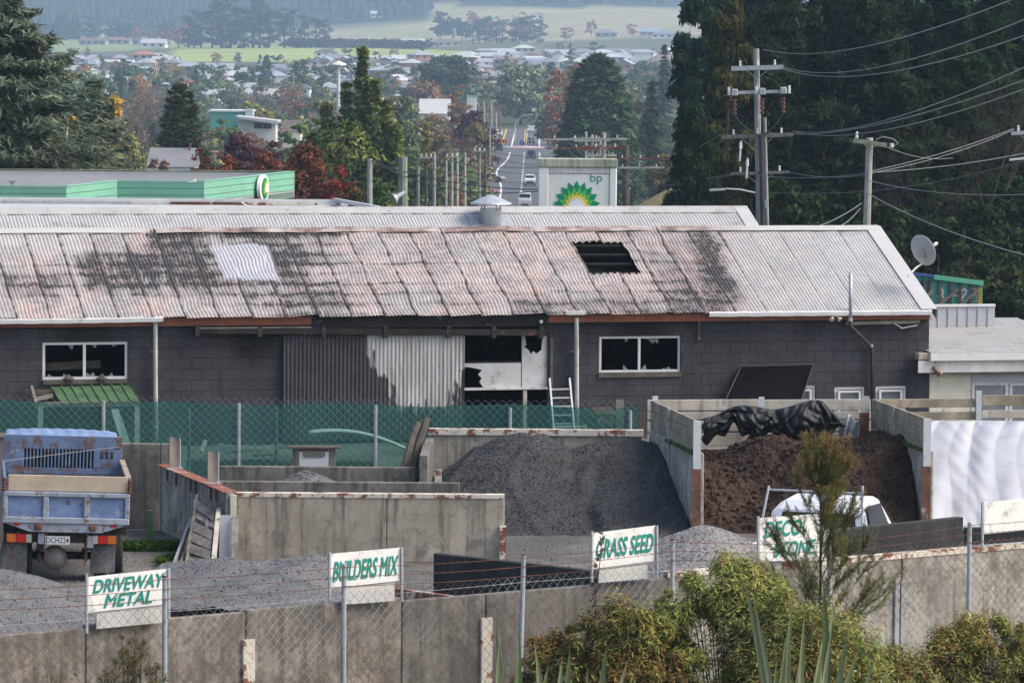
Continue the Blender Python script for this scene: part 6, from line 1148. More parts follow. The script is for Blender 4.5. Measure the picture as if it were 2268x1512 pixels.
for k in range(4): a = k * 1.57 + .6; g = G(); p = vb + Vector((.24 * math.cos(a), .24 * math.sin(a), zr(468))); g.beam(p, p + Vector((.03 * math.cos(a), .03 * math.sin(a), .2)), .02, .03); g.obj('bracket', 'galv_old', RV_)
g = G(); q0 = vb + Vector((0, 0, -.01)); g.box(q0 - BF.u * .5 - s2 * .5 + n2 * .03, BF.u * 1.0, s2 * .95, n2 * .01); g.obj('flashing', 'galv', RV_)
# ------------------------------------------------------------------ annex on the right
ANX = thing('annex', BF.P(UR + 2, 0, 0), 'cream block annex with white fascia and shallow white iron roof', 'building', BF.a)
def arect(name, mat, x0, x1, y0, y1, v0, v1, par=ANX, **kw): g = G(); BF.rect(g, x0, x1, y0, y1, v0, v1); return g.obj(name, mat, par, **kw)
uE = BF.hit(2420, 800)[0]; zf1 = BF.hit(2150, 796, -.3)[1]; zf0 = BF.hit(2150, 822, -.3)[1]
g = G(); g.box(BF.P(UR + .02, 0, 0), BF.u * (uE - UR), BF.v * .19, BF.z * (zf0 - .01)); anw = g.obj('wall', 'cream', ANX)
bu = .42
for k in range(9):
    for j in range(9):
        u0_ = UR + .03 + j * bu - (bu / 2 if k % 2 else 0); u1_ = u0_ + bu
        if u0_ < UR: u0_ = UR + .03
        if j * bu > .95: continue
        g = G(); g.box(BF.P(u0_ + .004, -.006, k * .2 + .004), BF.u * (u1_ - u0_ - .008), BF.v * .005, BF.z * .192)
        if k * .2 + .2 < zf0: g.obj('brick', 'cream', anw)
fsc = arect('fascia', 'white_old', 2034, 2420, 797, 823, -.32, -.29); arect('gutter', 'white_paint', 2062, 2420, 780, 797, -.4, -.3); arect('bracket_block', 'concrete', 2035, 2058, 782, 796.5, -.3, -.05)
arect('soffit_board', 'timber_grey', 2060, 2420, 823.5, 826, -.29, -.002); arect('cladding', 'tarp_white', 2152, 2420, 826.5, 846, -.03, -.007)
ua = BF.hit(2062, 781, -.38)[0]; zA = BF.hit(2062, 781, -.38)[1]
nA_ = 60
g = G(); zB = zA + .42
for j in range(2):
    for i in range(nA_ * 2 + 1):
        t_ = i / (nA_ * 2); g.v.append(tuple(BF.P(ua + (uE - ua) * t_, -.38 if j == 0 else 4.6, (zA if j == 0 else zB))))
n_ = nA_ * 2 + 1; g.f += [(i, i + 1, n_ + i + 1, n_ + i) for i in range(n_ - 1)]; ir = g.obj('iron_roof', 'roof_pale', ANX, solid=.01)
for k in range(16): g = G(); t_ = (k + .5) / 16; g.box(BF.P(ua, -.38 + 4.98 * t_, zA + (zB - zA) * t_ + .006), BF.u * (uE - ua), BF.v * .05, BF.z * .018); g.obj('roof_rib', 'roof_pale', ir)
for x0, x1 in ((2152, 2232), (2236, 2330)):
    wn = G()
    for r in ((x0, x1, 847, 853), (x0, x0 + 6, 853, 960), (x1 - 6, x1, 853, 960)): BF.rect(wn, *r, -.03, -.007)
    wn = wn.obj('window', 'white_old', ANX); g = G(); BF.rect(g, x0 + 6, x1 - 6, 853, 960, -.012, -.008); g.obj('pane', 'glass_grey', wn)
    g = G(); 
    for k in range(-8, 9):
        for sg in (-1, 1):
            xa, ya = x0 + 8 + k * 12, 854; xb, yb = xa + sg * 60, 960
            if x0 + 6 < xa < x1 - 6 and x0 + 6 < xb < x1 - 6: g.tube([BF.W(xa, ya, -.02), BF.W(xb, yb, -.02)], .004, 3, cap=False)
    if g.v: g.obj('security_mesh', 'galv', wn, kind='stuff')
g = G(); a_ = BF.W(2066, 812, -.33); g.lathe(a_, [(.035, 0), (.035, .14), (.06, .2), (.075, .24)], 12, axis=BF.u * .55 - BF.z * .6 - BF.v * .2); g.obj('wall_lamp', 'arm_red', ANX)
# upright panel wall on the annex roof
PW = Frame(BF.P(0, 3.2, 0), 15.0); g = G(); PW.rect(g, 2055, 2203, 678, 733, 0, .05); pn = g.obj('parapet_panel', 'tarp_white', ANX)
for x in (2077, 2099, 2121, 2143, 2165, 2187): g = G(); PW.rect(g, x, x + 3, 681, 731, -.02, -.003); g.obj('batten', 'galv', pn)
g = G(); PW.rect(g, 2055, 2205, 674, 679, -.04, .07); g.obj('capping', 'white_paint', pn)
# hoarding seen from behind
HF = Frame(on_Y(2090, 107), 4.0); HD = thing('hoarding', on_Y(2090, 107), 'green and blue shop hoarding seen from behind on timber framing', 'sign')
g = G(); HP_ = [HF.W(1990, 602), HF.W(2176, 626), HF.W(2176, 700), HF.W(1990, 700)]; g.prism(HP_, HF.v * .03); hb_ = g.obj('board', 'teal', HD)
g = G(); g.prism([HF.W(1990, 599, -.01), HF.W(2066, 608, -.01), HF.W(2066, 614, -.01), HF.W(1990, 606, -.01)], -HF.v * .1); g.obj('top_rail', 'blue_old', HD); g = G(); g.prism([HF.W(2067, 608, -.01), HF.W(2177, 622, -.01), HF.W(2177, 632, -.01), HF.W(2067, 618, -.01)], -HF.v * .1); g.obj('top_rail', 'green_paint', HD)
g = G(); HF.rect(g, 2166, 2173, 634, 700, -.06, -.008); g.obj('edge_batten', 'yellow_old', HD)
for x in (2012, 2044, 2057, 2079, 2103, 2124, 2148): g = G(); HF.rect(g, x, x + 6, 614 + (x - 2000) * .11, 700, -.07, -.008); g.obj('stud', 'timber_old', HD)
for xa, xb in ((2035, 2066), (2070, 2122), (2118, 2168)): g = G(); g.beam(HF.W(xa, 683, -.1), HF.W(xb, 640, -.1), .07, .07); g.obj('brace', 'timber_grey', HD)
lettering('FISH &', 'lettering', 'plate_white', HD, HF.W(2165, 670, -.001), -HF.u, HF.z, 1, -.004, 0, (1.0, .34), .004)
g = G(); HF.rect(g, 1990, 2045, 622, 700, -.005, -.002); g.obj('blue_panel', 'blue_old', HD)
# satellite dish on the gable
dc = at(2042, 556, 97.6); ax = Vector((-.55, -.8, .25)).normalized(); ax = Vector((.62, .68, .38)).normalized()
DS = thing('satellite_dish', BF.P(UR, 1.2, 3.1), 'grey satellite dish on a bent arm at the gable edge', 'dish'); g = G(); b_ = []
e1 = ax.cross(Vector((0, 0, 1))).normalized(); e2_ = e1.cross(ax)
n_ = 28
for k, (rr, hh) in enumerate(((.0, .0), (.12, .006), (.22, .02), (.31, .045), (.345, .055))):
    for j in range(n_): a = 6.2832 * j / n_; g.v.append(tuple(dc + e1 * rr * math.cos(a) * .93 + e2_ * rr * math.sin(a) * 1.05 + ax * hh))
for k in range(4): g.f += [(k * n_ + j, k * n_ + (j + 1) % n_, (k + 1) * n_ + (j + 1) % n_, (k + 1) * n_ + j) for j in range(n_)]
g.obj('reflector', 'dish_grey', DS, smooth=True, solid=.012)
g = G(); g.box(dc - ax * .08 - e1 * .05 - e2_ * .16, e1 * .11, e2_ * .16, ax * .07); g.obj('bracket', 'galv_old', DS); g = G(); g.tube([dc - ax * .07 - e2_ * .12, dc - ax * .09 - e2_ * .26, at(2030, 592, 97.4), at(2010, 612, 97.2)], .022, 8); g.obj('arm', 'white_old', DS)
lp = dc + ax * .42 + e1 * .06 - e2_ * .02; g = G(); g.tube([dc - e2_ * .3 + ax * .05, lp], .01, 6); g.lathe(lp, [(.03, -.05), (.04, 0), (.03, .06)], 10, axis=ax); g.obj('feed_horn', 'white_paint', DS)
# ------------------------------------------------------------------ service station
def petals(n, r0, r1, c, ux, uz, rot=0.0, sx=1.0): return [c + ux * (sx * (r0 if k % 2 == 0 else r1) * math.sin(math.pi * k / n + rot)) + uz * ((r0 if k % 2 == 0 else r1) * math.cos(math.pi * k / n + rot)) for k in range(2 * n)]
def emblem(par, c, ux, uz, R_, sx=1.0, t=.02, outer=True):
    nn = uz.cross(ux).normalized() * -1
    nn = ux.cross(uz).normalized()
    for k, (a, b, m_, ro) in enumerate(((1.0, .78, 'logo_green', 0), (.8, .56, 'logo_lime', math.pi / 18), (.58, .42, 'logo_yellow', 0), (.46, .28, 'logo_white', math.pi / 18))):
        g = G(); g.prism(petals(18, a * R_, b * R_, c + nn * (t * (k + .2)), ux, uz, ro, sx), nn * t * .8); g.obj('emblem_petals', m_, par)
cy0, cz1 = 160.0, 3.73; pts_ = [(-330, 142), (145, 142), (257, 148), (450, 148), (650, 160), (-330, 160)]
CP = [on_Y(x, y) + Vector((0, 0, cz1)) for x, y in pts_]; CN = thing('forecourt_canopy', on_Y(250, 151) + Vector((0, 0, -1)), 'green zigzag-fronted service station canopy with an oval sunflower emblem', 'canopy')
for k in range(5):
    a, b = CP[k], CP[(k + 1) % 6]
    if k == 4: pass
    d = (b - a); nrm = Vector((d.y, -d.x, 0)).normalized()
    fm = 'green_pale'
    for j in range(4):
        g = G(); g.box(a + Vector((0, 0, -.225 * (j + 1) + .008)), d, -nrm * .06, (0, 0, .209)); g.obj('fascia_board', fm, CN, bevel=.008)
    g = G(); g.box(a + Vector((0, 0, -.92)) - nrm * .065, d, -nrm * .04, (0, 0, .9)); g.obj('fascia_backing', 'roof_white', CN)
    g = G(); g.box(a + Vector((0, 0, .012)) + nrm * .02, d, -nrm * .2, (0, 0, .025)); g.obj('capping', 'green_pale' if k != 4 else 'lichen', CN)
g = G(); g.prism([p - Vector((0, 0, .62)) for p in CP], (0, 0, -.25)); g.obj('roof_deck', 'roof_white', CN)
for x, y in ((-4.5, 146), (-12, 152), (-6, 156)): g = G(); g.box((x - .2 - 5, y - .2, -1.4), (.4, 0, 0), (0, .4, 0), (0, 0, 4.2)); g.obj('column', 'white_paint', CN)
g = G(); q = on_Y(440, 154) + Vector((0, 0, 2.9)); g.prism([on_Y(300, 152) + Vector((0, 0, 3.0)), on_Y(432, 157) + Vector((0, 0, 3.05)), on_Y(432, 157) + Vector((0, 0, 3.55)), ], (0, .1, 0)); g.obj('ducting', 'white_old', CN)
for x in (18, 218): g = G(); p = on_Y(x, 157) + Vector((0, 0, 3.12)); g.box(p, (.2, 0, 0), (0, .2, 0), (0, 0, .3)); g.box(p + Vector((-.05, -.05, .301)), (.3, 0, 0), (0, .3, 0), (0, 0, .06)); g.obj('deck_bracket', 'galv_old', CN)
# oval emblem on the side-facing fascia
a, b = CP[3], CP[4]; d = (b - a).normalized(); nrm = Vector((d.y, -d.x, 0)); c_ = a.lerp(b, .58) + Vector((0, 0, -.42)) + nrm * .1
g = G(); n_ = 28; ov = [c_ + d * (1.0 * math.cos(6.2832 * k / n_) * .62) + Vector((0, 0, .47 * math.sin(6.2832 * k / n_))) for k in range(n_)]; g.prism(ov, nrm * .12); em = g.obj('emblem_disc', 'logo_white', CN); emblem(CN, c_ + nrm * .13, d, Vector((0, 0, 1)), .38, 1.25, .02)
# shop roof in front of the canopy
SH = thing('station_shop', on_Y(380, 121) + Vector((0, 0, -1)), 'flat white shop roof with rusty gutter before the green canopy', 'building')
zf = 3.9; g = G(); pa_, pb_, pc_, pd_ = on_Y(-300, 117.5), on_Y(846, 117.5), on_Y(742, 124), on_Y(-300, 124); g.prism([p + Vector((0, 0, zf - .28)) for p in (pa_, pb_, pc_, pd_)], (0, 0, .24)); g.obj('roof_deck', 'roof_white', SH)
g = G(); g.prism([p + Vector((0, 0, -1)) for p in (pa_ + Vector((0, .3, 0)), pb_ + Vector((-.3, .3, 0)), pc_ + Vector((-.3, -.3, 0)), pd_ + Vector((0, -.3, 0)))], (0, 0, zf + .7)); g.obj('wall', 'white_paint', SH)
g = G(); g.box(pd_ + Vector((0, 0, zf - .03)), pc_ - pd_, (0, .1, 0), (0, 0, .16)); g.obj('rear_parapet', 'white_paint', SH); g = G(); g.box(pa_ + Vector((0, -.01, zf - .08)), pb_ - pa_, (0, .06, 0), (0, 0, .16)); g.obj('front_parapet', 'white_old', SH)
for k, (x0, x1, m_) in enumerate(((2, 185, 'galv'), (188, 280, 'galv'), (283, 370, 'white_old'), (374, 463, 'rust'), (468, 545, 'rust'), (548, 700, 'cream_rust'))): g = G(); p = on_Y(x0, 123.9); g.box(p + Vector((0, 0, zf - .03)), on_Y(x1, 123.9) - p, (0, .08, 0), (0, 0, .07)); g.obj('gutter_length', m_, SH)
g = G(); p = on_Y(748, 123.5) + Vector((0, 0, zf - .05)); g.lathe(p, [(.22, -.35), (.2, -.1), (.1, .0), (.25, .02), (.26, .06), (.1, .12)], 18); g.obj('vent_cowl', 'galv', SH)
g = G(); pts_ = [at(x, y, 123.4) for x, y in ((535, 448), (545, 455), (560, 461), (620, 463), (680, 458), (735, 456))]; g.tube(pts_, .025, 6); g.obj('cable', 'white_paint', SH)
g = G(); p0_ = at(742, 443, 124); p1_ = at(845, 462, 117.6); g.beam(p0_, p1_, .12, .1); g.obj('side_parapet', 'roof_white', SH)
RS = thing('roadside_disc', on_Y(626, 128) + Vector((0, 0, -1)), 'round white sign with sunflower emblem peeping over the shop roof', 'sign'); c_ = at(626, 482, 117); 
g = G(); n_ = 30; g.prism([c_ + Vector((.36 * math.cos(6.2832 * k / n_), .28 * math.sin(6.2832 * k / n_) - 0 + 0, 0)).xzy if False else c_ + Vector((.36 * math.cos(6.2832 * k / n_), 0, .29 * math.sin(6.2832 * k / n_))) for k in range(n_)], (0, .06, 0)); g.obj('disc', 'logo_white', RS); emblem(RS, c_ + Vector((0, -.004, 0)), Vector((1, 0, 0)), Vector((0, 0, 1)), .25, 1.0, .006)
g = G(); g.box(c_ + Vector((-.05, .02, -5.0)), (.1, 0, 0), (0, .04, 0), (0, 0, 4.75)); g.obj('stem', 'galv', RS)
# pylon
pY = 135.0; PYL = thing('price_pylon', on_Y(1277, pY) + Vector((0, 0, -1)), 'tall white pylon sign with green sunflower emblem and mossy top', 'sign'); sP = pY / FPX
X0, X1 = (1188 - CX) * sP, (1365 - CX) * sP; zT = at(1277, 352, pY).z; z2 = at(1277, 371, pY).z
g = G(); g.box((X0 + .02, pY, -1), ((1211 - 1188) * sP, 0, 0), (0, .8, 0), (0, 0, z2 + 1)); g.obj('side_column', 'pylon', PYL, bevel=.03); g = G(); g.box((X1 - (1365 - 1347) * sP, pY, -1), ((1365 - 1347) * sP - .02, 0, 0), (0, .8, 0), (0, 0, z2 + 1)); g.obj('side_column', 'pylon', PYL, bevel=.03)
g = G(); g.box((X0, pY - .03, z2 + .003), (X1 - X0, 0, 0), (0, .86, 0), (0, 0, zT - z2)); g.obj('cap_beam', 'pylon_moss', PYL, bevel=.02)
xa_, xb_ = X0 + .02 + 23 * sP + .01, X1 - 18 * sP - .01; g = G(); g.box((xa_, pY + .04, -1), (xb_ - xa_, 0, 0), (0, .7, 0), (0, 0, z2 + 1 - .19)); g.obj('face_panel', 'pylon', PYL); g = G(); g.box((xa_, pY + .02, z2 - .175), (xb_ - xa_, 0, 0), (0, .7, 0), (0, 0, .17)); g.obj('header_strip', 'white_old', PYL)
c_ = at(1277, 460, pY); emblem(PYL, Vector((c_.x, pY + .03, c_.z)), Vector((1, 0, 0)), Vector((0, 0, 1)), 60 * sP, .88, .012)
p0_ = at(1307, 409, pY); lettering('bp', 'lettering', 'sign_teal', PYL, Vector((p0_.x, pY + .036, p0_.z)), (1, 0, 0), (0, 0, 1), 1, .006, 0, (27 * sP, 25 * sP))
# ------------------------------------------------------------------ road
def road_x(Y): return 1.04 + (Y - 652) * .0044
def zr_(Y): return ztf(road_x(Y), Y) + .06
rows = np.linspace(430, 1190, 60)
def ribbon(name, mat, off0, off1, lift, parent=None, y0=430, y1=1190, kind='structure', n=60, curve=None):
    g = G(); 
    for i in range(n + 1):
        Y = y0 + (y1 - y0) * i / n; cx_ = curve(Y) if curve else 0; z = zr_(Y) + lift; g.v += [(road_x(Y) + off0 + cx_, Y, z), (road_x(Y) + off1 + cx_, Y, z)]
    g.f += [(2 * i, 2 * i + 1, 2 * i + 3, 2 * i + 2) for i in range(n)]; return g.obj(name, mat, parent, kind=kind)
ribbon('verge', 'ground' if False else 'moss', -12, 12, -.03); ribbon('road', 'asphalt', -5.8, 5.8, 0)
M('verge_grass', (.1, .12, .05), .95, .3, .3); bpy.data.objects['verge'].data.materials[0] = MT['verge_grass']
bend = lambda Y: -1.6 * math.exp(-((Y - 790) / 60) ** 2)
ribbon('edge_line', 'road_paint', -3.1, -2.8, .03, curve=bend, y0=560, y1=930); ribbon('edge_line', 'road_paint', 3.0, 3.25, .03, y0=560, y1=930); ribbon('edge_line', 'road_paint', -3.1, -2.75, .03, y0=985, y1=1180); ribbon('edge_line', 'road_paint', 3.0, 3.35, .03, y0=985, y1=1180); ribbon('yellow_line', 'road_yellow', -5.4, -5.0, .03, y0=1000, y1=1180)
for k in range(26): ribbon('centre_dash', 'road_paint', -.12, .16, .03, y0=570 + k * 14, y1=577 + k * 14, n=2)
ribbon('yellow_line', 'road_yellow', -.35, -.1, .03, y0=1000, y1=1180); ribbon('yellow_line', 'road_yellow', .15, .4, .03, y0=1000, y1=1180)
g = G(); p = Vector((road_x(975) - .4, 975, zr_(975))); g.lathe(p, [(4.6, .03), (4.4, .14), (1.6, .3), (1.4, .32)], 30); g.obj('roundabout', 'kerb_pink', None, kind='structure')
g = G(); p2 = p + Vector((-4.6, -3, 0)); SGN = thing('chevron_sign', p2, 'orange chevron board on posts at the roundabout', 'sign'); g = G(); g.box(p2 + Vector((-1.3, 0, .9)), (2.6, 0, 0), (0, .08, 0), (0, 0, .9)); g.obj('board', 'orange_sign', SGN)
for k in range(4): g = G(); x = -1.15 + k * .6; q = p2 + Vector((x, -.03, .95)); g.prism([q, q + Vector((.25, 0, 0)), q + Vector((.5, 0, .4)), q + Vector((.25, 0, .8)), q + Vector((0, 0, .8)), q + Vector((.25, 0, .4))], (0, .02, 0)); g.obj('chevron', 'ink_black', SGN)
for x in (-1.1, 1.0): g = G(); g.box(p2 + Vector((x, .09, 0)), (.12, 0, 0), (0, .12, 0), (0, 0, 1.7)); g.obj('post', 'galv', SGN)
KL = thing('keep_left_sign', p + Vector((-.2, -2, .25)), 'round blue keep-left sign on the roundabout', 'sign'); g = G(); g.lathe(p + Vector((-.2, -2.0, 1.0)), [(.6, 0), (.6, .05)], 20, axis=(0, -1, 0)); g.obj('disc', 'blue_old', KL); g = G(); g.box(p + Vector((-.26, -1.95, .2)), (.12, 0, 0), (0, .1, 0), (0, 0, .5)); g.obj('post', 'galv', KL)
GW = thing('give_way_sign', Vector((road_x(985) + 1.4, 985, zr_(985))), 'white triangular give-way sign past the roundabout', 'sign'); q = Vector((road_x(985) + 1.4, 985, zr_(985))); g = G(); g.prism([q + Vector((-.9, 0, 4.6)), q + Vector((.9, 0, 4.6)), q + Vector((0, 0, 3.2))], (0, .06, 0)); g.obj('plate', 'plate_white', GW); g = G(); g.box(q + Vector((-.06, .07, 0)), (.12, 0, 0), (0, .1, 0), (0, 0, 4.2)); g.obj('post', 'galv', GW)
# cars
def car(px, Y, mat, label, kind='suv', face=1, dx=None, rz=0.0, cat='car'):
    X = (px - CX) / FPX * Y; p = Vector((X, Y, ztf(X, Y) + .075)); T_ = thing('car' if cat == 'car' else 'small_truck', p, label, cat, rz)
    def q(u, v, z): return p + Matrix.Rotation(rz, 3, 'Z') @ Vector((u, v, z))
    if kind == 'suv': secs = [(-2.2, .82, .95), (-2.05, .85, 1.05), (-1.1, .86, 1.12), (-.45, .7, 1.68), (1.4, .7, 1.7), (2.0, .76, 1.15), (2.2, .8, .8)]
    elif kind == 'sedan': secs = [(-2.2, .8, .75), (-2.05, .82, .85), (-1.0, .84, .95), (-.3, .64, 1.42), (.9, .64, 1.42), (1.7, .8, 1.0), (2.2, .78, .8)]
    else: secs = [(-2.4, .85, 1.2), (-2.35, .87, 1.3), (-2.1, .8, 2.1), (-1.9, .78, 2.18), (-.9, .78, 2.18), (-.85, .9, 1.15), (2.6, .95, 1.2)]
    g = G()
    for v, hw, z in secs:
        for u, zz in ((-.86, .3), (-.88, min(z, .85)), (-hw, z - .06), (-hw * .85, z), (hw * .85, z), (hw, z - .06), (.88, min(z, .85)), (.86, .3)): g.v.append(tuple(q(u, v, zz)))
    for j in range(len(secs) - 1): g.f += [(j * 8 + k, j * 8 + (k + 1) % 8, (j + 1) * 8 + (k + 1) % 8, (j + 1) * 8 + k) for k in range(8)]
    g.f += [tuple(range(8)), tuple(reversed(range((len(secs) - 1) * 8, len(secs) * 8)))]; b = g.obj('body', mat, T_, bevel=.05)
    i0 = 2; (va, ha, za), (vb_, hb2, zb_) = (secs[2], secs[3]) if kind != 'truck' else (secs[1], secs[2])
    g = G(); g.prism([q(-ha * .86, va + .1, za + .06), q(ha * .86, va + .1, za + .06), q(hb2 * .9, vb_ - .06, zb_ - .1), q(-hb2 * .9, vb_ - .06, zb_ - .1)], Matrix.Rotation(rz, 3, 'Z') @ Vector((0, -.05, .03))); g.obj('windscreen', 'glass_dark', b)
    v0_ = secs[0][0]
    g = G(); g.box(q(-.5, v0_ - .02, .5), q(1, 0, 0) - q(0, 0, 0), q(0, .04, 0) - q(0, 0, 0), Vector((0, 0, .2))); g.obj('grille', 'ink_black', b); g = G(); g.box(q(-.86, v0_ - .05, .3), q(1.72, 0, 0) - q(0, 0, 0), q(0, .1, 0) - q(0, 0, 0), Vector((0, 0, .14))); g.obj('bumper', 'rubber', b)
    for u in (-.78, .5): g = G(); g.box(q(u, v0_ - .025, .62), q(.28, 0, 0) - q(0, 0, 0), q(0, .04, 0) - q(0, 0, 0), Vector((0, 0, .14))); g.obj('headlight', 'insul_white', b)
    for u in (-.86, .64):
        for v in (-1.35, 1.4): g = G(); g.lathe(q(u, v, .33), [(.2, 0), (.33, 0), (.33, .22), (.2, .22)], 16, axis=q(1, 0, 0) - q(0, 0, 0)); g.obj('wheel', 'rubber', T_)
    if kind == 'truck': g = G(); g.box(q(-.95, -.8, .95), q(1.9, 0, 0) - q(0, 0, 0), q(0, 3.3, 0) - q(0, 0, 0), Vector((0, 0, .35))); g.obj('tray', 'car_silver', T_)
    return T_
car(1160, 615, 'car_white', 'small white truck driving towards the roof vent', 'truck', cat='truck'); car(1171, 715, 'car_white', 'white four-wheel-drive coming down the road', 'suv'); car(1173, 880, 'car_dark', 'black four-wheel-drive leaving the roundabout', 'suv'); car(1172, 1010, 'car_blue', 'dark blue car approaching the roundabout', 'sedan'); car(1172, 1140, 'car_white', 'white car at the crest of the road', 'sedan')
car(1066, 665, 'car_red', 'red hatchback parked on the verge', 'sedan', rz=1.2); car(1084, 730, 'car_silver', 'silver car parked beside the road', 'sedan', rz=1.3); car(1101, 940, 'car_dark', 'dark car parked before the side road', 'suv'); car(1102, 1080, 'car_white', 'white van parked at the far kerb', 'suv')
# ------------------------------------------------------------------ mid-distance buildings
def mbox(name, label, px0, px1, Y, top, depth, mat, roofm, rh=0.0, wins=(), cat='building', mono=None, zb=None):
    X0 = (px0 - CX) / FPX * Y; X1 = (px1 - CX) / FPX * Y; zt_ = at((px0 + px1) / 2, top, Y).z; z0 = zb if zb is not None else ztf((X0 + X1) / 2, Y) - .2; T_ = thing(name, Vector(((X0 + X1) / 2, Y, z0)), label, cat)
    g = G(); g.box((X0, Y, z0), (X1 - X0, 0, 0), (0, depth, 0), (0, 0, zt_ - z0)); g.obj('wall', mat, T_)
    e = .04 * (X1 - X0); ml, mr = mono or (0, 0); g = G(); th = .3
    if rh: g.prism([Vector((X0 - e, Y - e, zt_ + .01)), Vector((X0 - e, Y + depth + e, zt_ + .01)), Vector((X0 - e, Y + depth / 2, zt_ + rh))], (X1 - X0 + 2 * e, 0, 0))
    else: g.prism([Vector((X0 - e, Y - e, zt_ + ml + .01)), Vector((X1 + e, Y - e, zt_ + mr + .01)), Vector((X1 + e, Y - e, zt_ + mr + th)), Vector((X0 - e, Y - e, zt_ + ml + th))], (0, depth + 2 * e, 0))
    g.obj('roof', roofm, T_)
    for a, b, c, d in wins:
        xa, xb = (a - CX) / FPX * Y, (b - CX) / FPX * Y; za, zb_ = at(a, d, Y).z, at(a, c, Y).z; g = G(); g.box((xa, Y - .06, za), (xb - xa, 0, 0), (0, .05, 0), (0, 0, zb_ - za)); wn = g.obj('window', 'glass_dark', T_); g = G(); g.box(((xa + xb) / 2 - .04, Y - .1, za), (.08, 0, 0), (0, .035, 0), (0, 0, zb_ - za)); g.obj('mullion', 'white_paint', wn)
    return T_
WH = mbox('white_house', 'white modern house with a sloping roof and wide window', 524, 607, 700, 272, 7, 'white_paint', 'white_paint', wins=((560, 598, 272, 285),)); 
g = G(); Xa, Xb = (519 - CX) / FPX * 698, (613 - CX) / FPX * 698; za, zb_ = at(519, 257, 698).z, at(613, 268, 698).z; g.prism([Vector((Xa, 697.5, za)), Vector((Xb, 697.5, zb_)), Vector((Xb, 697.5, zb_ - .3)), Vector((Xb - .4, 697.5, zb_ - .5)), Vector((Xa + .4, 697.5, za - .35))], (0, 10, 0)); g.obj('sloping_roof', 'roof_white', WH)
mbox('warehouse', 'long teal warehouse with a white top edge behind the white house', 462, 552, 860, 248, 12, 'teal', 'white_paint'); mbox('warehouse_block', 'white rooftop block at the end of the teal warehouse', 540, 557, 858, 246, 4, 'white_paint', 'white_paint')
gh = mbox('grey_house', 'house with a grey ridged roof and brick chimney below the conifer', 326, 424, 262, 370, 5, 'white_paint', 'roof_tile_grey', 1.05); g = G(); p = at(420, 340, 264); g.box(p + Vector((-.12, 0, -1.2)), (.24, 0, 0), (0, .3, 0), (0, 0, 1.25)); ch = g.obj('chimney', 'concrete_dark', gh); g = G(); g.lathe(p + Vector((0, .25, .1)), [(.07, 0), (.07, .4), (.1, .41), (.1, .5)], 10); g.obj('flue', 'rust_post', ch)
mbox('brown_roof_house', 'low house with a brown roof right of the white house', 622, 662, 640, 292, 7, 'cream', 'board_brown', 1.6)
ws = mbox('white_shed', 'white shed with a broad pale roof beside the autumn trees', 926, 992, 1000, 252, 14, 'white_paint', 'roof_white', 3.2); mbox('white_shed', 'white gabled shed showing through the ragged conifer', 812, 845, 950, 238, 10, 'white_paint', 'roof_white', 2.0); mbox('sign_shed', 'white and green box sign on a shed above the road', 1030, 1052, 1100, 215, 3, 'white_paint', 'green_pale')
MA = thing('light_mast', gz(746, 1000), 'tall white mast with a wide pale cap over the town', 'mast'); p = gz(746, 1000); zt_ = at(746, 144, 1000).z; g = G(); g.tube([p, Vector((p.x, p.y, zt_))], [.45, .35], 10); g.obj('column', 'white_paint', MA); g = G(); g.lathe(Vector((p.x, p.y, zt_)), [(1.8, 0), (1.6, .25), (.4, .8), (.1, .9)], 16); g.obj('cap', 'cream', MA)
# ------------------------------------------------------------------ poles and wires
def wire(a, b, sag, label='thin black overhead wire strung between the power poles', r=.014, n=14, mat='cable', group='overhead wires'):
    a, b = Vector(a), Vector(b); g = G(); pts = [a.lerp(b, i / n) - Vector((0, 0, 2.0 * sag * (i / n) * (1 - i / n))) for i in range(n + 1)]; g.tube(pts, r, 4, cap=False); return g.obj('overhead_wire', mat, None, label, 'wire', group)
def pole(px, Y, top, r, mat, label, arms=(), bot=None, name='power_pole', px1=None, ins=3):
    zt_ = at(px, top, Y); b = at(px1 if px1 else px, 480, Y); zb = (ztf(zt_.x, Y) if bot is None else bot) - .1; T_ = thing(name, Vector((b.x, Y, zb)), label, 'pole'); g = G(); g.tube([Vector((b.x, Y, zb)), zt_], [r * 1.2, r], 8); g.obj('shaft', mat, T_)
    for x0, x1, y0, y1, am, th in arms:
        a, b2 = at(x0, y0, Y - r - .08), at(x1, y1, Y - r - .08); g = G(); g.beam(a, b2, th, th); ar = g.obj('crossarm', am, T_)
        for k in range(ins):
            p = a.lerp(b2, (k + .5) / ins if ins > 1 else .1); g = G(); g.lathe(p + Vector((0, 0, th / 2)), [(.03, 0), (.05, .05), (.03, .1), (.045, .16), (.02, .2)], 7); g.obj('insulator', 'insul_white', ar)
        m_ = (a + b2) / 2
        for sg in (-1, 1): g = G(); g.beam(m_ + (b2 - a) * .25 * sg, Vector((m_.x, m_.y + .05, m_.z - (b2 - a).length * .22)), .035, .02); g.obj('brace', 'galv', ar)
    return T_
PM = pole(1675, 170, 108, .11, 'pole_concrete', 'tall concrete power pole with fuse switches and three crossarms', [(1620, 1735, 152, 149, 'galv', .17), (1598, 1757, 304, 298, 'timber_grey', .14), (1618, 1748, 385, 381, 'timber_grey', .1)], bot=-2, px1=1689)
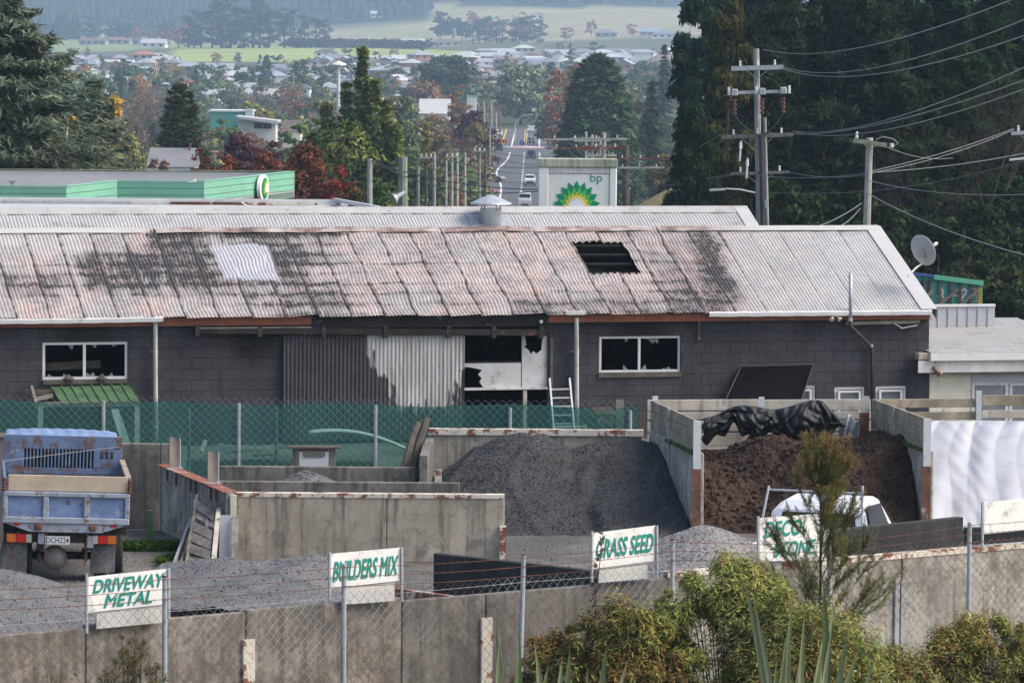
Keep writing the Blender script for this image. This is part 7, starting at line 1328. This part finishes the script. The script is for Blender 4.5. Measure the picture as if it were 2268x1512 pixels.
for x, y, cc in ((1627, 205, 'lens_orange'), (1688, 203, 'lens_red'), (1735, 201, 'blue_old')):
    p = at(x, y, 169.6); g = G(); g.box(p + Vector((-.12, -.1, -.13)), (.24, 0, 0), (0, .2, 0), (0, 0, .26)); sw = g.obj('fuse_switch', 'galv', PM, bevel=.03); g = G(); g.lathe(p + Vector((-.22 if x < 1700 else .22, 0, -.1)), [(.05, 0), (.05, .3)], 7); g.obj('side_insulator', 'insul_white', sw)
    g = G(); prof = []; 
    for k in range(7): prof += [(.05 if k % 2 else .085, -.25 - k * .085), (.05 if k % 2 else .085, -.25 - k * .085 - .07)]
    g.lathe(p, prof, 9); g.obj('red_insulator', 'insul_red', sw); g = G(); q = p + Vector((0, 0, -.85)); e_ = at(1686, 300, 169.7); g.tube([q, q.lerp(e_, .3) + Vector((0, 0, -.15)), q.lerp(e_, .8) + Vector((0, 0, -.1)), e_], .025, 6); g.obj('drop_cable', 'cable', PM)
g = G(); g.beam(at(1618, 206, 169.75), at(1745, 202, 169.75), .1, .12); g.obj('switch_arm', 'galv', PM)
g = G(); g.tube([at(1686, 300, 169.72), at(1690, 500, 169.72)], .1, 8); g.obj('cable_duct', 'cable', PM); g = G(); g.tube([at(1694, 260, 169.8), at(1700, 500, 169.8)], .06, 8); g.obj('side_pipe', 'pole_concrete', PM)
g = G(); g.box(at(1694, 460, 169.5), (.12, 0, 0), (0, .1, 0), (0, 0, .3)); g.obj('meter_box', 'galv', PM)
g = G(); g.tube([at(1672, 427, 169.6), at(1640, 420, 169.3), at(1608, 418, 169.1)], .03, 6); la = g.obj('lamp_arm', 'galv', PM); g = G(); g.beam(at(1606, 419, 169.1), at(1572, 421, 169), .14, .08); g.obj('lamp_head', 'galv', la)
for x, y0 in ((1641, 312), (1656, 350)): g = G(); g.tube([at(x, y0, 169.5), at(x - 3, y0 + 45, 169.5)], .035, 6); g.lathe(at(x - 1, y0 + 12, 169.5), [(.06, -.1), (.06, .12)], 7); g.obj('stay_insulator', 'insul_white', PM)
P2 = pole(1926, 130, 305, .1, 'pole_concrete', 'shorter concrete pole with a mossy crossarm beside the dish', [(1890, 1964, 311, 322, 'lichen', .13)], bot=-1, px1=1914, ins=1)
g = G(); g.tube([at(1940, 310, 129.8), at(1955, 303, 129.8), at(1978, 308, 129.8), at(1990, 318, 129.8), at(1975, 325, 129.8)], .02, 6); g.obj('loop_cable', 'cable_pale', P2); g = G(); g.lathe(at(1975, 322, 129.8), [(.06, -.06), (.06, .06)], 8); g.obj('insulator', 'insul_white', P2)
P4 = pole(2290, 150, 270, .11, 'pole_concrete', 'pole at the wood edge with a stub arm and street lamp', [(2240, 2300, 296, 292, 'galv', .12)], bot=-1, ins=2); g = G(); g.beam(at(2236, 354, 150), at(2275, 350, 150), .14, .07); g.obj('lamp_head', 'insul_white', P4)
W3 = [((1690, 110, 170), (2290, -20, 75), 1.0), ((1735, 150, 170), (2290, 35, 75), 1.0), ((1730, 152, 170), (2290, 72, 75), 1.0), ((1755, 291, 170), (2290, 140, 75), .8), ((1700, 293, 170), (2290, 170, 75), .8), ((1760, 293, 170), (2290, 190, 75), .8), ((1600, 296, 169), (1370, 402, 330), .6), ((1632, 294, 169), (1370, 412, 330), .6), ((1616, 386, 169), (1400, 405, 330), .4), ((1640, 384, 169), (1400, 412, 330), .4), ((1655, 384, 169), (1915, 384, 130), .3), ((1745, 380, 169), (1915, 388, 130), .25), ((1925, 380, 130), (2245, 285, 150), .2), ((1925, 384, 130), (2245, 288, 150), .3), ((1930, 382, 130), (2290, 335, 150), .2), ((1960, 324, 130), (2110, 350, 150), .3), ((1925, 430, 130), (2290, 570, 90), .3), ((1908, 450, 130), (1815, 500, 108), .1), ((1905, 462, 130), (1862, 500, 108), .1), ((1690, 425, 169), (2290, 350, 150), .9), ((1925, 400, 130), (2290, 430, 90), .3)]
wl = {0: 'topmost pale wire leaving the tall fuse pole', 6: 'upper wire from the fuse pole towards the line of old poles', 17: 'short service wire from the mossy-armed pole to the rear roof', 16: 'long wire sagging from the mossy-armed pole past the dish'}
for k, (a, b, sg) in enumerate(W3): wire(at(*a), at(*b), sg, wl.get(k, 'thin overhead wire crossing in front of the black pines'), .013 if k < 6 else .011, mat='cable_pale', group='wires before the pines' if k not in wl else None)
# line of old poles right of the road
LPZ = []
for k, (px, Y, tp, a0, a1, y1, am) in enumerate(((1386, 330, 330, 1318, 1478, 352, 'arm_red'), (1337, 300, 302, 1205, 1390, 309, 'arm_pale'), (1330, 420, 318, 1290, 1372, 325, 'arm_red'), (1312, 480, 306, 1272, 1352, 312, 'arm_pale'), (1298, 540, 300, 1262, 1336, 308, 'arm_pale'), (1284, 610, 300, 1250, 1318, 306, 'arm_red'), (1270, 690, 298, 1240, 1300, 303, 'arm_pale'), (1256, 780, 294, 1230, 1284, 298, 'arm_pale'), (1244, 870, 286, 1222, 1268, 290, 'arm_pale'), (1232, 970, 278, 1212, 1252, 282, 'arm_pale'), (1220, 1080, 268, 1203, 1238, 271, 'arm_pale'), (1210, 1180, 264, 1197, 1224, 267, 'arm_pale'))):
    LPZ.append((px, Y, tp)); th = .13 if Y < 400 else .2; arms = [(a0, a1, y1, y1 - 1, am, th), (a0 + 6, a1 - 6, y1 + 20, y1 + 19, 'arm_pale' if am == 'arm_red' else 'arm_red', th)]
    lbs = ['dark timber pole with long red crossarms right of the pylon', 'pole carrying one very long pale crossarm above the pylon']; pole(px, Y, tp - 8, .14 if k else .24, 'pole_wood' if k == 0 else 'arm_pale', lbs[k] if k < 2 else 'pale old power pole in the tight line receding along the road', arms, ins=4, bot=None)
    if k >= 2: SC.objects['power_pole.%03d' % 0] if False else None
for o in list(COL.objects):
    if o.get('label') == 'pale old power pole in the tight line receding along the road': o['group'] = 'old poles right of the road'
# poles left of the road
PL = [(819, 175, 352, .1, 'pole_concrete', 'first square concrete pole left of the loudspeaker pole'), (892, 165, 348, .17, 'pole_green', 'thick mossy green pole carrying a loudspeaker')] + [(x, Y, t_, .085 + (Y > 300) * .02 + (Y > 600) * .05, m_, 'slim power pole in the loose row left of the road') for x, Y, t_, m_ in ((926, 250, 368, 'pole_green'), (944, 285, 342, 'pole_wood'), (962, 240, 340, 'pole_concrete'), (988, 300, 356, 'arm_pale'), (1001, 330, 340, 'arm_pale'), (1013, 360, 338, 'arm_pale'), (1030, 400, 338, 'arm_pale'), (1062, 330, 328, 'pole_green'), (1075, 420, 322, 'pole_wood'), (1085, 600, 282, 'arm_pale'), (1072, 900, 225, 'arm_pale'), (1088, 980, 225, 'arm_pale'), (1099, 1000, 248, 'arm_pale'), (1106, 1050, 230, 'arm_red'))]
for x, Y, t_, r, m_, lb in PL:
    T_ = pole(x, Y, t_, r, m_, lb, [(x - 16, x + 16, t_ + 8, t_ + 7, 'arm_pale', .1)] if x in (944, 1001, 1062) else (), ins=3)
    if 'loose row' in lb: T_['group'] = 'slim poles left of the road'
LS = thing('loudspeaker', at(888, 432, 164.6), 'grey horn loudspeaker clamped to the thick green pole', 'loudspeaker'); g = G(); g.lathe(at(897, 426, 164.7), [(.07, 0), (.09, .2), (.1, .35), (.22, .5), (.24, .52)], 14, axis=Vector((-.8, -.35, -.45))); g.obj('horn', 'galv', LS)
for k, (a, b, sg) in enumerate((((822, 356, 175), (1190, 420, 134), .5), ((826, 358, 175), (1190, 424, 134), .9), ((894, 352, 165), (1190, 404, 220), .6), ((962, 345, 240), (1200, 385, 300), .6), ((1001, 342, 330), (1300, 360, 420), .8), ((944, 344, 285), (1200, 372, 330), .6), ((1062, 330, 330), (1220, 345, 420), .5), ((1062, 333, 330), (1200, 368, 380), .5), ((1386, 348, 330), (1560, 348, 250), .4), ((1386, 355, 330), (1560, 400, 250), .5), ((1072, 228, 900), (1240, 232, 1100), .5), ((1300, 410, 330), (1560, 402, 200), .4))): wire(at(*a), at(*b), sg, 'dark wire sagging across the road between old poles', .02 + .012 * (a[2] > 280), group='wires over the road')
for k, (px, Y, tp, dx) in enumerate(((1137, 1060, 262, 3.4), (1262 - 20, 1000, 272, -2.8))):
    p = gz(px, Y); zt_ = at(px, tp, Y).z; T_ = thing('street_lamp', p, ['tall curved street lamp left of the road crest', 'curved street lamp right of the road crest'][k], 'lamp'); g = G(); g.tube([p, Vector((p.x, p.y, zt_ - 1.5)), Vector((p.x + dx * .15, p.y, zt_ - .5)), Vector((p.x + dx * .5, p.y, zt_ + .6)), Vector((p.x + dx, p.y, zt_ + .9))], [.16, .14, .12, .1, .09], 7); g.obj('post', 'galv', T_); g = G(); g.beam(Vector((p.x + dx, p.y, zt_ + .9)), Vector((p.x + dx * 1.25, p.y, zt_ + .9)), .3, .15); g.obj('lamp_head', 'insul_white', T_)
# ------------------------------------------------------------------ plants in front of the wire fence
GZ = -1.6
def leafy_bush(px, Y, top, hw, n, cg, cr_, label, seed, ratio=.35, leaf=.052):
    n = int(n * 1.35)
    r_ = np.random.default_rng(seed); X = (px - CX) / FPX * Y; h = at(px, top, Y).z - GZ; rx = hw / FPX * Y; T_ = thing('leafy_shrub', Vector((X, Y, GZ)), label, 'shrub'); nc = 130
    d = r_.normal(0, 1, (nc, 3)); d /= np.linalg.norm(d, axis=1)[:, None]; d[:, 2] = np.abs(d[:, 2]); f = r_.uniform(.5, 1, nc) ** .5; f = np.where(r_.random(nc) < .18, f * r_.uniform(1.0, 1.16, nc), f); cc = np.stack([d[:, 0] * rx * f, d[:, 1] * rx * .8 * f, h * (.45 + .52 * d[:, 2] * f)], 1); crad = rx * r_.uniform(.1, .28, nc) * np.where(f > 1, .55, 1)
    k = r_.integers(0, nc, n); q = r_.normal(0, 1, (n, 3)); q /= np.linalg.norm(q, axis=1)[:, None]; P_ = cc[k] + q * crad[k][:, None] * r_.uniform(.35, 1.12, (n, 1)); P_[:, 2] = np.maximum(P_[:, 2], .1); t = q * .9 + r_.normal(0, .5, (n, 3)) + np.array((0, 0, -.25)); nn = q + np.array((0, 0, .9)) + r_.normal(0, .5, (n, 3)); L = leaf * r_.uniform(.55, 1.2, n)
    red = r_.random(n) < (ratio * (.45 + 1.1 * r_.random(nc)[k]))
    for m_, nm, c in ((~red, 'green_leaves', cg), (red, 'russet_leaves', cr_)):
        V, F_ = cards(P_[m_], nn[m_], L[m_], L[m_] * .2, r_, t[m_]); me = mesh_np(nm, V, F_); me.materials.append(MT['foliage']); o = bpy.data.objects.new(nm, me); link(o, T_); o.color = (*c, 1); o['kind'] = 'stuff'
    g = G()
    for i in range(0, nc, 2): p = Vector(cc[i]); g.tube([Vector((p.x * .12, p.y * .12, -.1)), Vector((p.x * .55, p.y * .55, p.z * .5)), p], [.022, .014, .005], 4, cap=False)
    m2 = bpy.data.meshes.new('stems'); m2.from_pydata(g.v, [], g.f); m2.materials.append(MT['twig']); link(bpy.data.objects.new('stems', m2), T_); return T_
LG, LR = (.2, .25, .08), (.18, .12, .058)
leafy_bush(1625, 58.6, 1225, 200, 34000, LG, LR, 'largest green shrub with narrow leaves before the deco stone sign', 1, .28)
leafy_bush(1790, 57.6, 1310, 200, 24000, (.19, .235, .075), LR, 'low shrub with narrow leaves below the feathery shrub', 2, .33)
leafy_bush(1380, 58.0, 1315, 160, 22000, (.18, .21, .065), (.155, .095, .045), 'browner low shrub left of the largest green shrub', 3, .45)
leafy_bush(1225, 58.4, 1378, 100, 8000, (.15, .165, .055), (.16, .1, .05), 'small thin russet shrub behind the lower flax blades', 4, .6)
leafy_bush(2180, 62.5, 1350, 150, 19000, (.2, .245, .075), (.165, .11, .05), 'rounded shrub at the foot of the pale mottled wall', 5, .45); leafy_bush(2300, 60.5, 1440, 90, 6000, (.16, .19, .06), LR, 'half-hidden shrub right of the rounded one', 6, .4); leafy_bush(1480, 59.6, 1290, 60, 4500, LG, LR, 'thin shrub climbing the fence post', 7, .3)
leafy_bush(2000, 58.6, 1425, 130, 11000, (.18, .2, .08), LR, 'low pale-green shrub between the flax and the rounded shrub', 8, .35)
# feathery shrub
fx, fY = 1822, 61.0; FS = thing('feathery_shrub', Vector(((fx - CX) / FPX * fY, fY, GZ)), 'tall feathery needle-leaved shrub with golden-brown tips', 'shrub'); h = at(fx, 985, fY).z - GZ; r_ = np.random.default_rng(31)
Ps, Ts = [], []; gt = G(); sx = fY / FPX
def twigs(p0, d0, L, rad, k):
    n = 7; p = Vector(p0); d = Vector(d0).normalized(); pts = [p.copy()]
    for i in range(n): d = (d + Vector((r_.normal(0, .07), r_.normal(0, .07), .05))).normalized(); p = p + d * (L / n); pts.append(p.copy())
    gt.tube(pts, [rad * (1 - .11 * i) for i in range(n + 1)], 4 if k > 0 else 3, cap=False)
    if k == 0:
        for i in range(1, n + 1):
            m_ = 15; e = pts[i] - pts[i - 1]; tt = r_.random((m_, 1)); b = np.array(pts[i - 1]) + tt * np.array(e); dd = np.array(e.normalized()) * .9 + r_.normal(0, .5, (m_, 3)); Ps.append(b + dd * .034); Ts.append(dd)
        return
    for _ in range(8):
        i = int(r_.integers(2, n + 1)); a = (pts[i] - pts[i - 1]).normalized(); twigs(pts[i], a + Vector((r_.normal(0, .42), r_.normal(0, .42), r_.normal(.12, .2))), L * r_.uniform(.32, .55), rad * .42, k - 1)
gt.tube([Vector((0, 0, -.1)), Vector((.03, 0, h * .45)), Vector((.0, 0, h * .9))], [.035, .025, .008], 6)
for i in range(38):
    z = h * (.36 + .54 * (i + r_.random()) / 38); a = r_.uniform(0, 6.283); up = .75 + 1.3 * max(0, z / h - .5); L = 1.15 * (1.2 - (z / h)) + .14; twigs((.02, 0, z), (math.cos(a), math.sin(a) * .7, up), L, .008, 1)
for i in range(9): a = r_.uniform(0, 6.283); twigs((0, 0, h * .84), (math.cos(a) * .32, math.sin(a) * .3, 1), h * .155 * r_.uniform(.6, 1), .008, 1)
P_ = np.concatenate(Ps); T0 = np.concatenate(Ts); T0 /= np.linalg.norm(T0, axis=1)[:, None]; Nn = np.cross(T0, r_.normal(0, 1, P_.shape)); dry = (P_[:, 2] / h + .45 * np.hypot(P_[:, 0], P_[:, 1]) + r_.normal(0, .05, len(P_))) > 1.1
for m_, nm, c in ((~dry, 'green_needles', (.13, .14, .058)), (dry, 'dry_tips', (.24, .18, .095))):
    V, F_ = cards(P_[m_], Nn[m_], .042 * r_.uniform(.6, 1.4, m_.sum()), .0032, r_, T0[m_] * 4); me = mesh_np(nm, V, F_); me.materials.append(MT['foliage']); o = bpy.data.objects.new(nm, me); link(o, FS); o.color = (*c, 1); o['kind'] = 'stuff'
m2 = bpy.data.meshes.new('stems'); m2.from_pydata(gt.v, [], gt.f); m2.materials.append(MT['twig']); link(bpy.data.objects.new('stems', m2), FS)
# flax
s = N('flax'); oi = s.n('ObjectInfo'); n1 = s.noise(3, 4); c = s.mix(s.ramp(n1, .3, .7), (.12, .175, .06), (.22, .265, .12)); c = s.mix(s.math('MULTIPLY', oi.outputs['Random'], .7), c, (.36, .36, .22)); s.done(c, .45, spec=.4)
def flax(px, Y, blades_, label, seed):
    r = random.Random(seed); X = (px - CX) / FPX * Y; b0 = Vector((X, Y, GZ)); T_ = thing('flax_clump', b0, label, 'flax')
    for bx_, tx, ty, w_ in blades_:
        base = Vector(((bx_ - CX) / FPX * Y, Y + r.uniform(-.2, .2), GZ)); tip = at(tx, ty, Y + r.uniform(-.5, .3)); g = G(); n = 9; sd = Vector((1, r.uniform(-.5, .5), 0)).normalized(); nrm = Vector((sd.y, -sd.x, 0)); bend = r.uniform(-.05, .16)
        for i in range(n + 1):
            t = i / n; p = base.lerp(tip, t) + nrm * (-.12 * math.sin(math.pi * t)) + Vector((bend * math.sin(math.pi * t) * (1 if tx > bx_ else -1), 0, .1 * math.sin(math.pi * t))); ww = w_ * 1.15 * (min(1, .55 + t) if t < .6 else (1 - ((t - .6) / .4) ** 1.6)) + .0015; g.v += [tuple(p - sd * ww), tuple(p + nrm * -.35 * ww), tuple(p + sd * ww)]
        for i in range(n): a = i * 3; g.f += [(a, a + 1, a + 4, a + 3), (a + 1, a + 2, a + 5, a + 4)]
        g.obj('blade', 'flax', T_, smooth=False)
flax(1790, 55.4, [(1790, 1740, 1430, .045), (1800, 1755, 1330, .04), (1810, 1783, 1345, .035), (1815, 1823, 1278, .05), (1830, 1850, 1330, .04), (1780, 1830, 1380, .045), (1795, 1878, 1395, .05), (1760, 1648, 1276, .04), (1755, 1665, 1310, .03), (1800, 1905, 1430, .05), (1815, 1938, 1450, .045), (1770, 1720, 1460, .045), (1830, 1860, 1440, .05), (1790, 1780, 1420, .05), (1800, 1840, 1400, .04), (1840, 1925, 1490, .05), (1770, 1745, 1395, .04), (1850, 1975, 1470, .03), (1860, 2035, 1475, .025)], 'flax clump with tall blades among the shrubs', 1)
flax(1230, 55.0, [(1110, 1098, 1395, .045), (1120, 1107, 1405, .04), (1150, 1150, 1400, .05), (1180, 1183, 1415, .04), (1210, 1190, 1450, .04), (1235, 1262, 1438, .05), (1260, 1245, 1455, .045), (1300, 1344, 1428, .05), (1320, 1390, 1460, .04), (1250, 1215, 1470, .05), (1140, 1125, 1440, .04), (1290, 1300, 1475, .04)], 'low flax clump with pale blades below the grass seed sign', 2)
# dry flower stalks
def stalk(px0, py0, px1, py1, Y, n, label, seed, head=.05, col='dry_stalk'):
    r = random.Random(seed); a, b = at(px0, py0, Y), at(px1, py1, Y); base = Vector((a.x, a.y, GZ)); T_ = thing('dry_flower_stalk', base, label, 'flower stalk'); g = G(); g.tube([base, a, a.lerp(b, .5) + Vector((.03, 0, 0)), b], [.012, .01, .007, .004], 5); g.obj('stem', col, T_)
    for k in range(n):
        p = a.lerp(b, (k + r.random()) / n); d = Vector((r.gauss(0, 1), r.gauss(0, .6), r.uniform(.1, .9))).normalized()
        g = G()
        for j in range(4): q = d + Vector((r.gauss(0, .4), r.gauss(0, .4), r.gauss(.2, .3))); q.normalize(); g.tube([p, p + q * head * .6, p + q * head * r.uniform(1, 1.7)], [.004, .013, .002], 5)
        g.obj('seed_head', col, T_)
stalk(1300, 1420, 1337, 1165, 59.2, 26, 'tall dark dried flax flower stalk left of the grass seed sign', 3); stalk(1868, 1420, 1948, 1185, 60.0, 12, 'thin dried stalk with tufted seed heads before the mottled wall', 4, .06); stalk(2150, 1560, 2225, 1440, 61.2, 12, 'dark dried stalk in front of the rounded shrub', 5)
# wispy scrub low on the left, dry grass at the wall foot
leafy_bush(290, 56.6, 1398, 95, 5200, (.085, .09, .04), (.1, .08, .045), 'wispy olive scrub below the driveway metal sign', 12, .5, .03)
leafy_bush(120, 56.0, 1470, 110, 2600, (.09, .09, .045), (.1, .08, .045), 'sparse low scrub at the bottom of the concrete wall', 13, .5, .028)
blades('dry_grass', 900, Vector((4.9, 62.0, -.9)), (1.2, .7), 1.35, 'foliage', '', (.26, .23, .14), .006, bend=.35, kind='stuff'); blades('dry_grass', 500, Vector((-1.7, 58.8, -1.6)), (2.5, .3), 1.3, 'foliage', '', (.2, .18, .11), .005, bend=.3, kind='stuff')
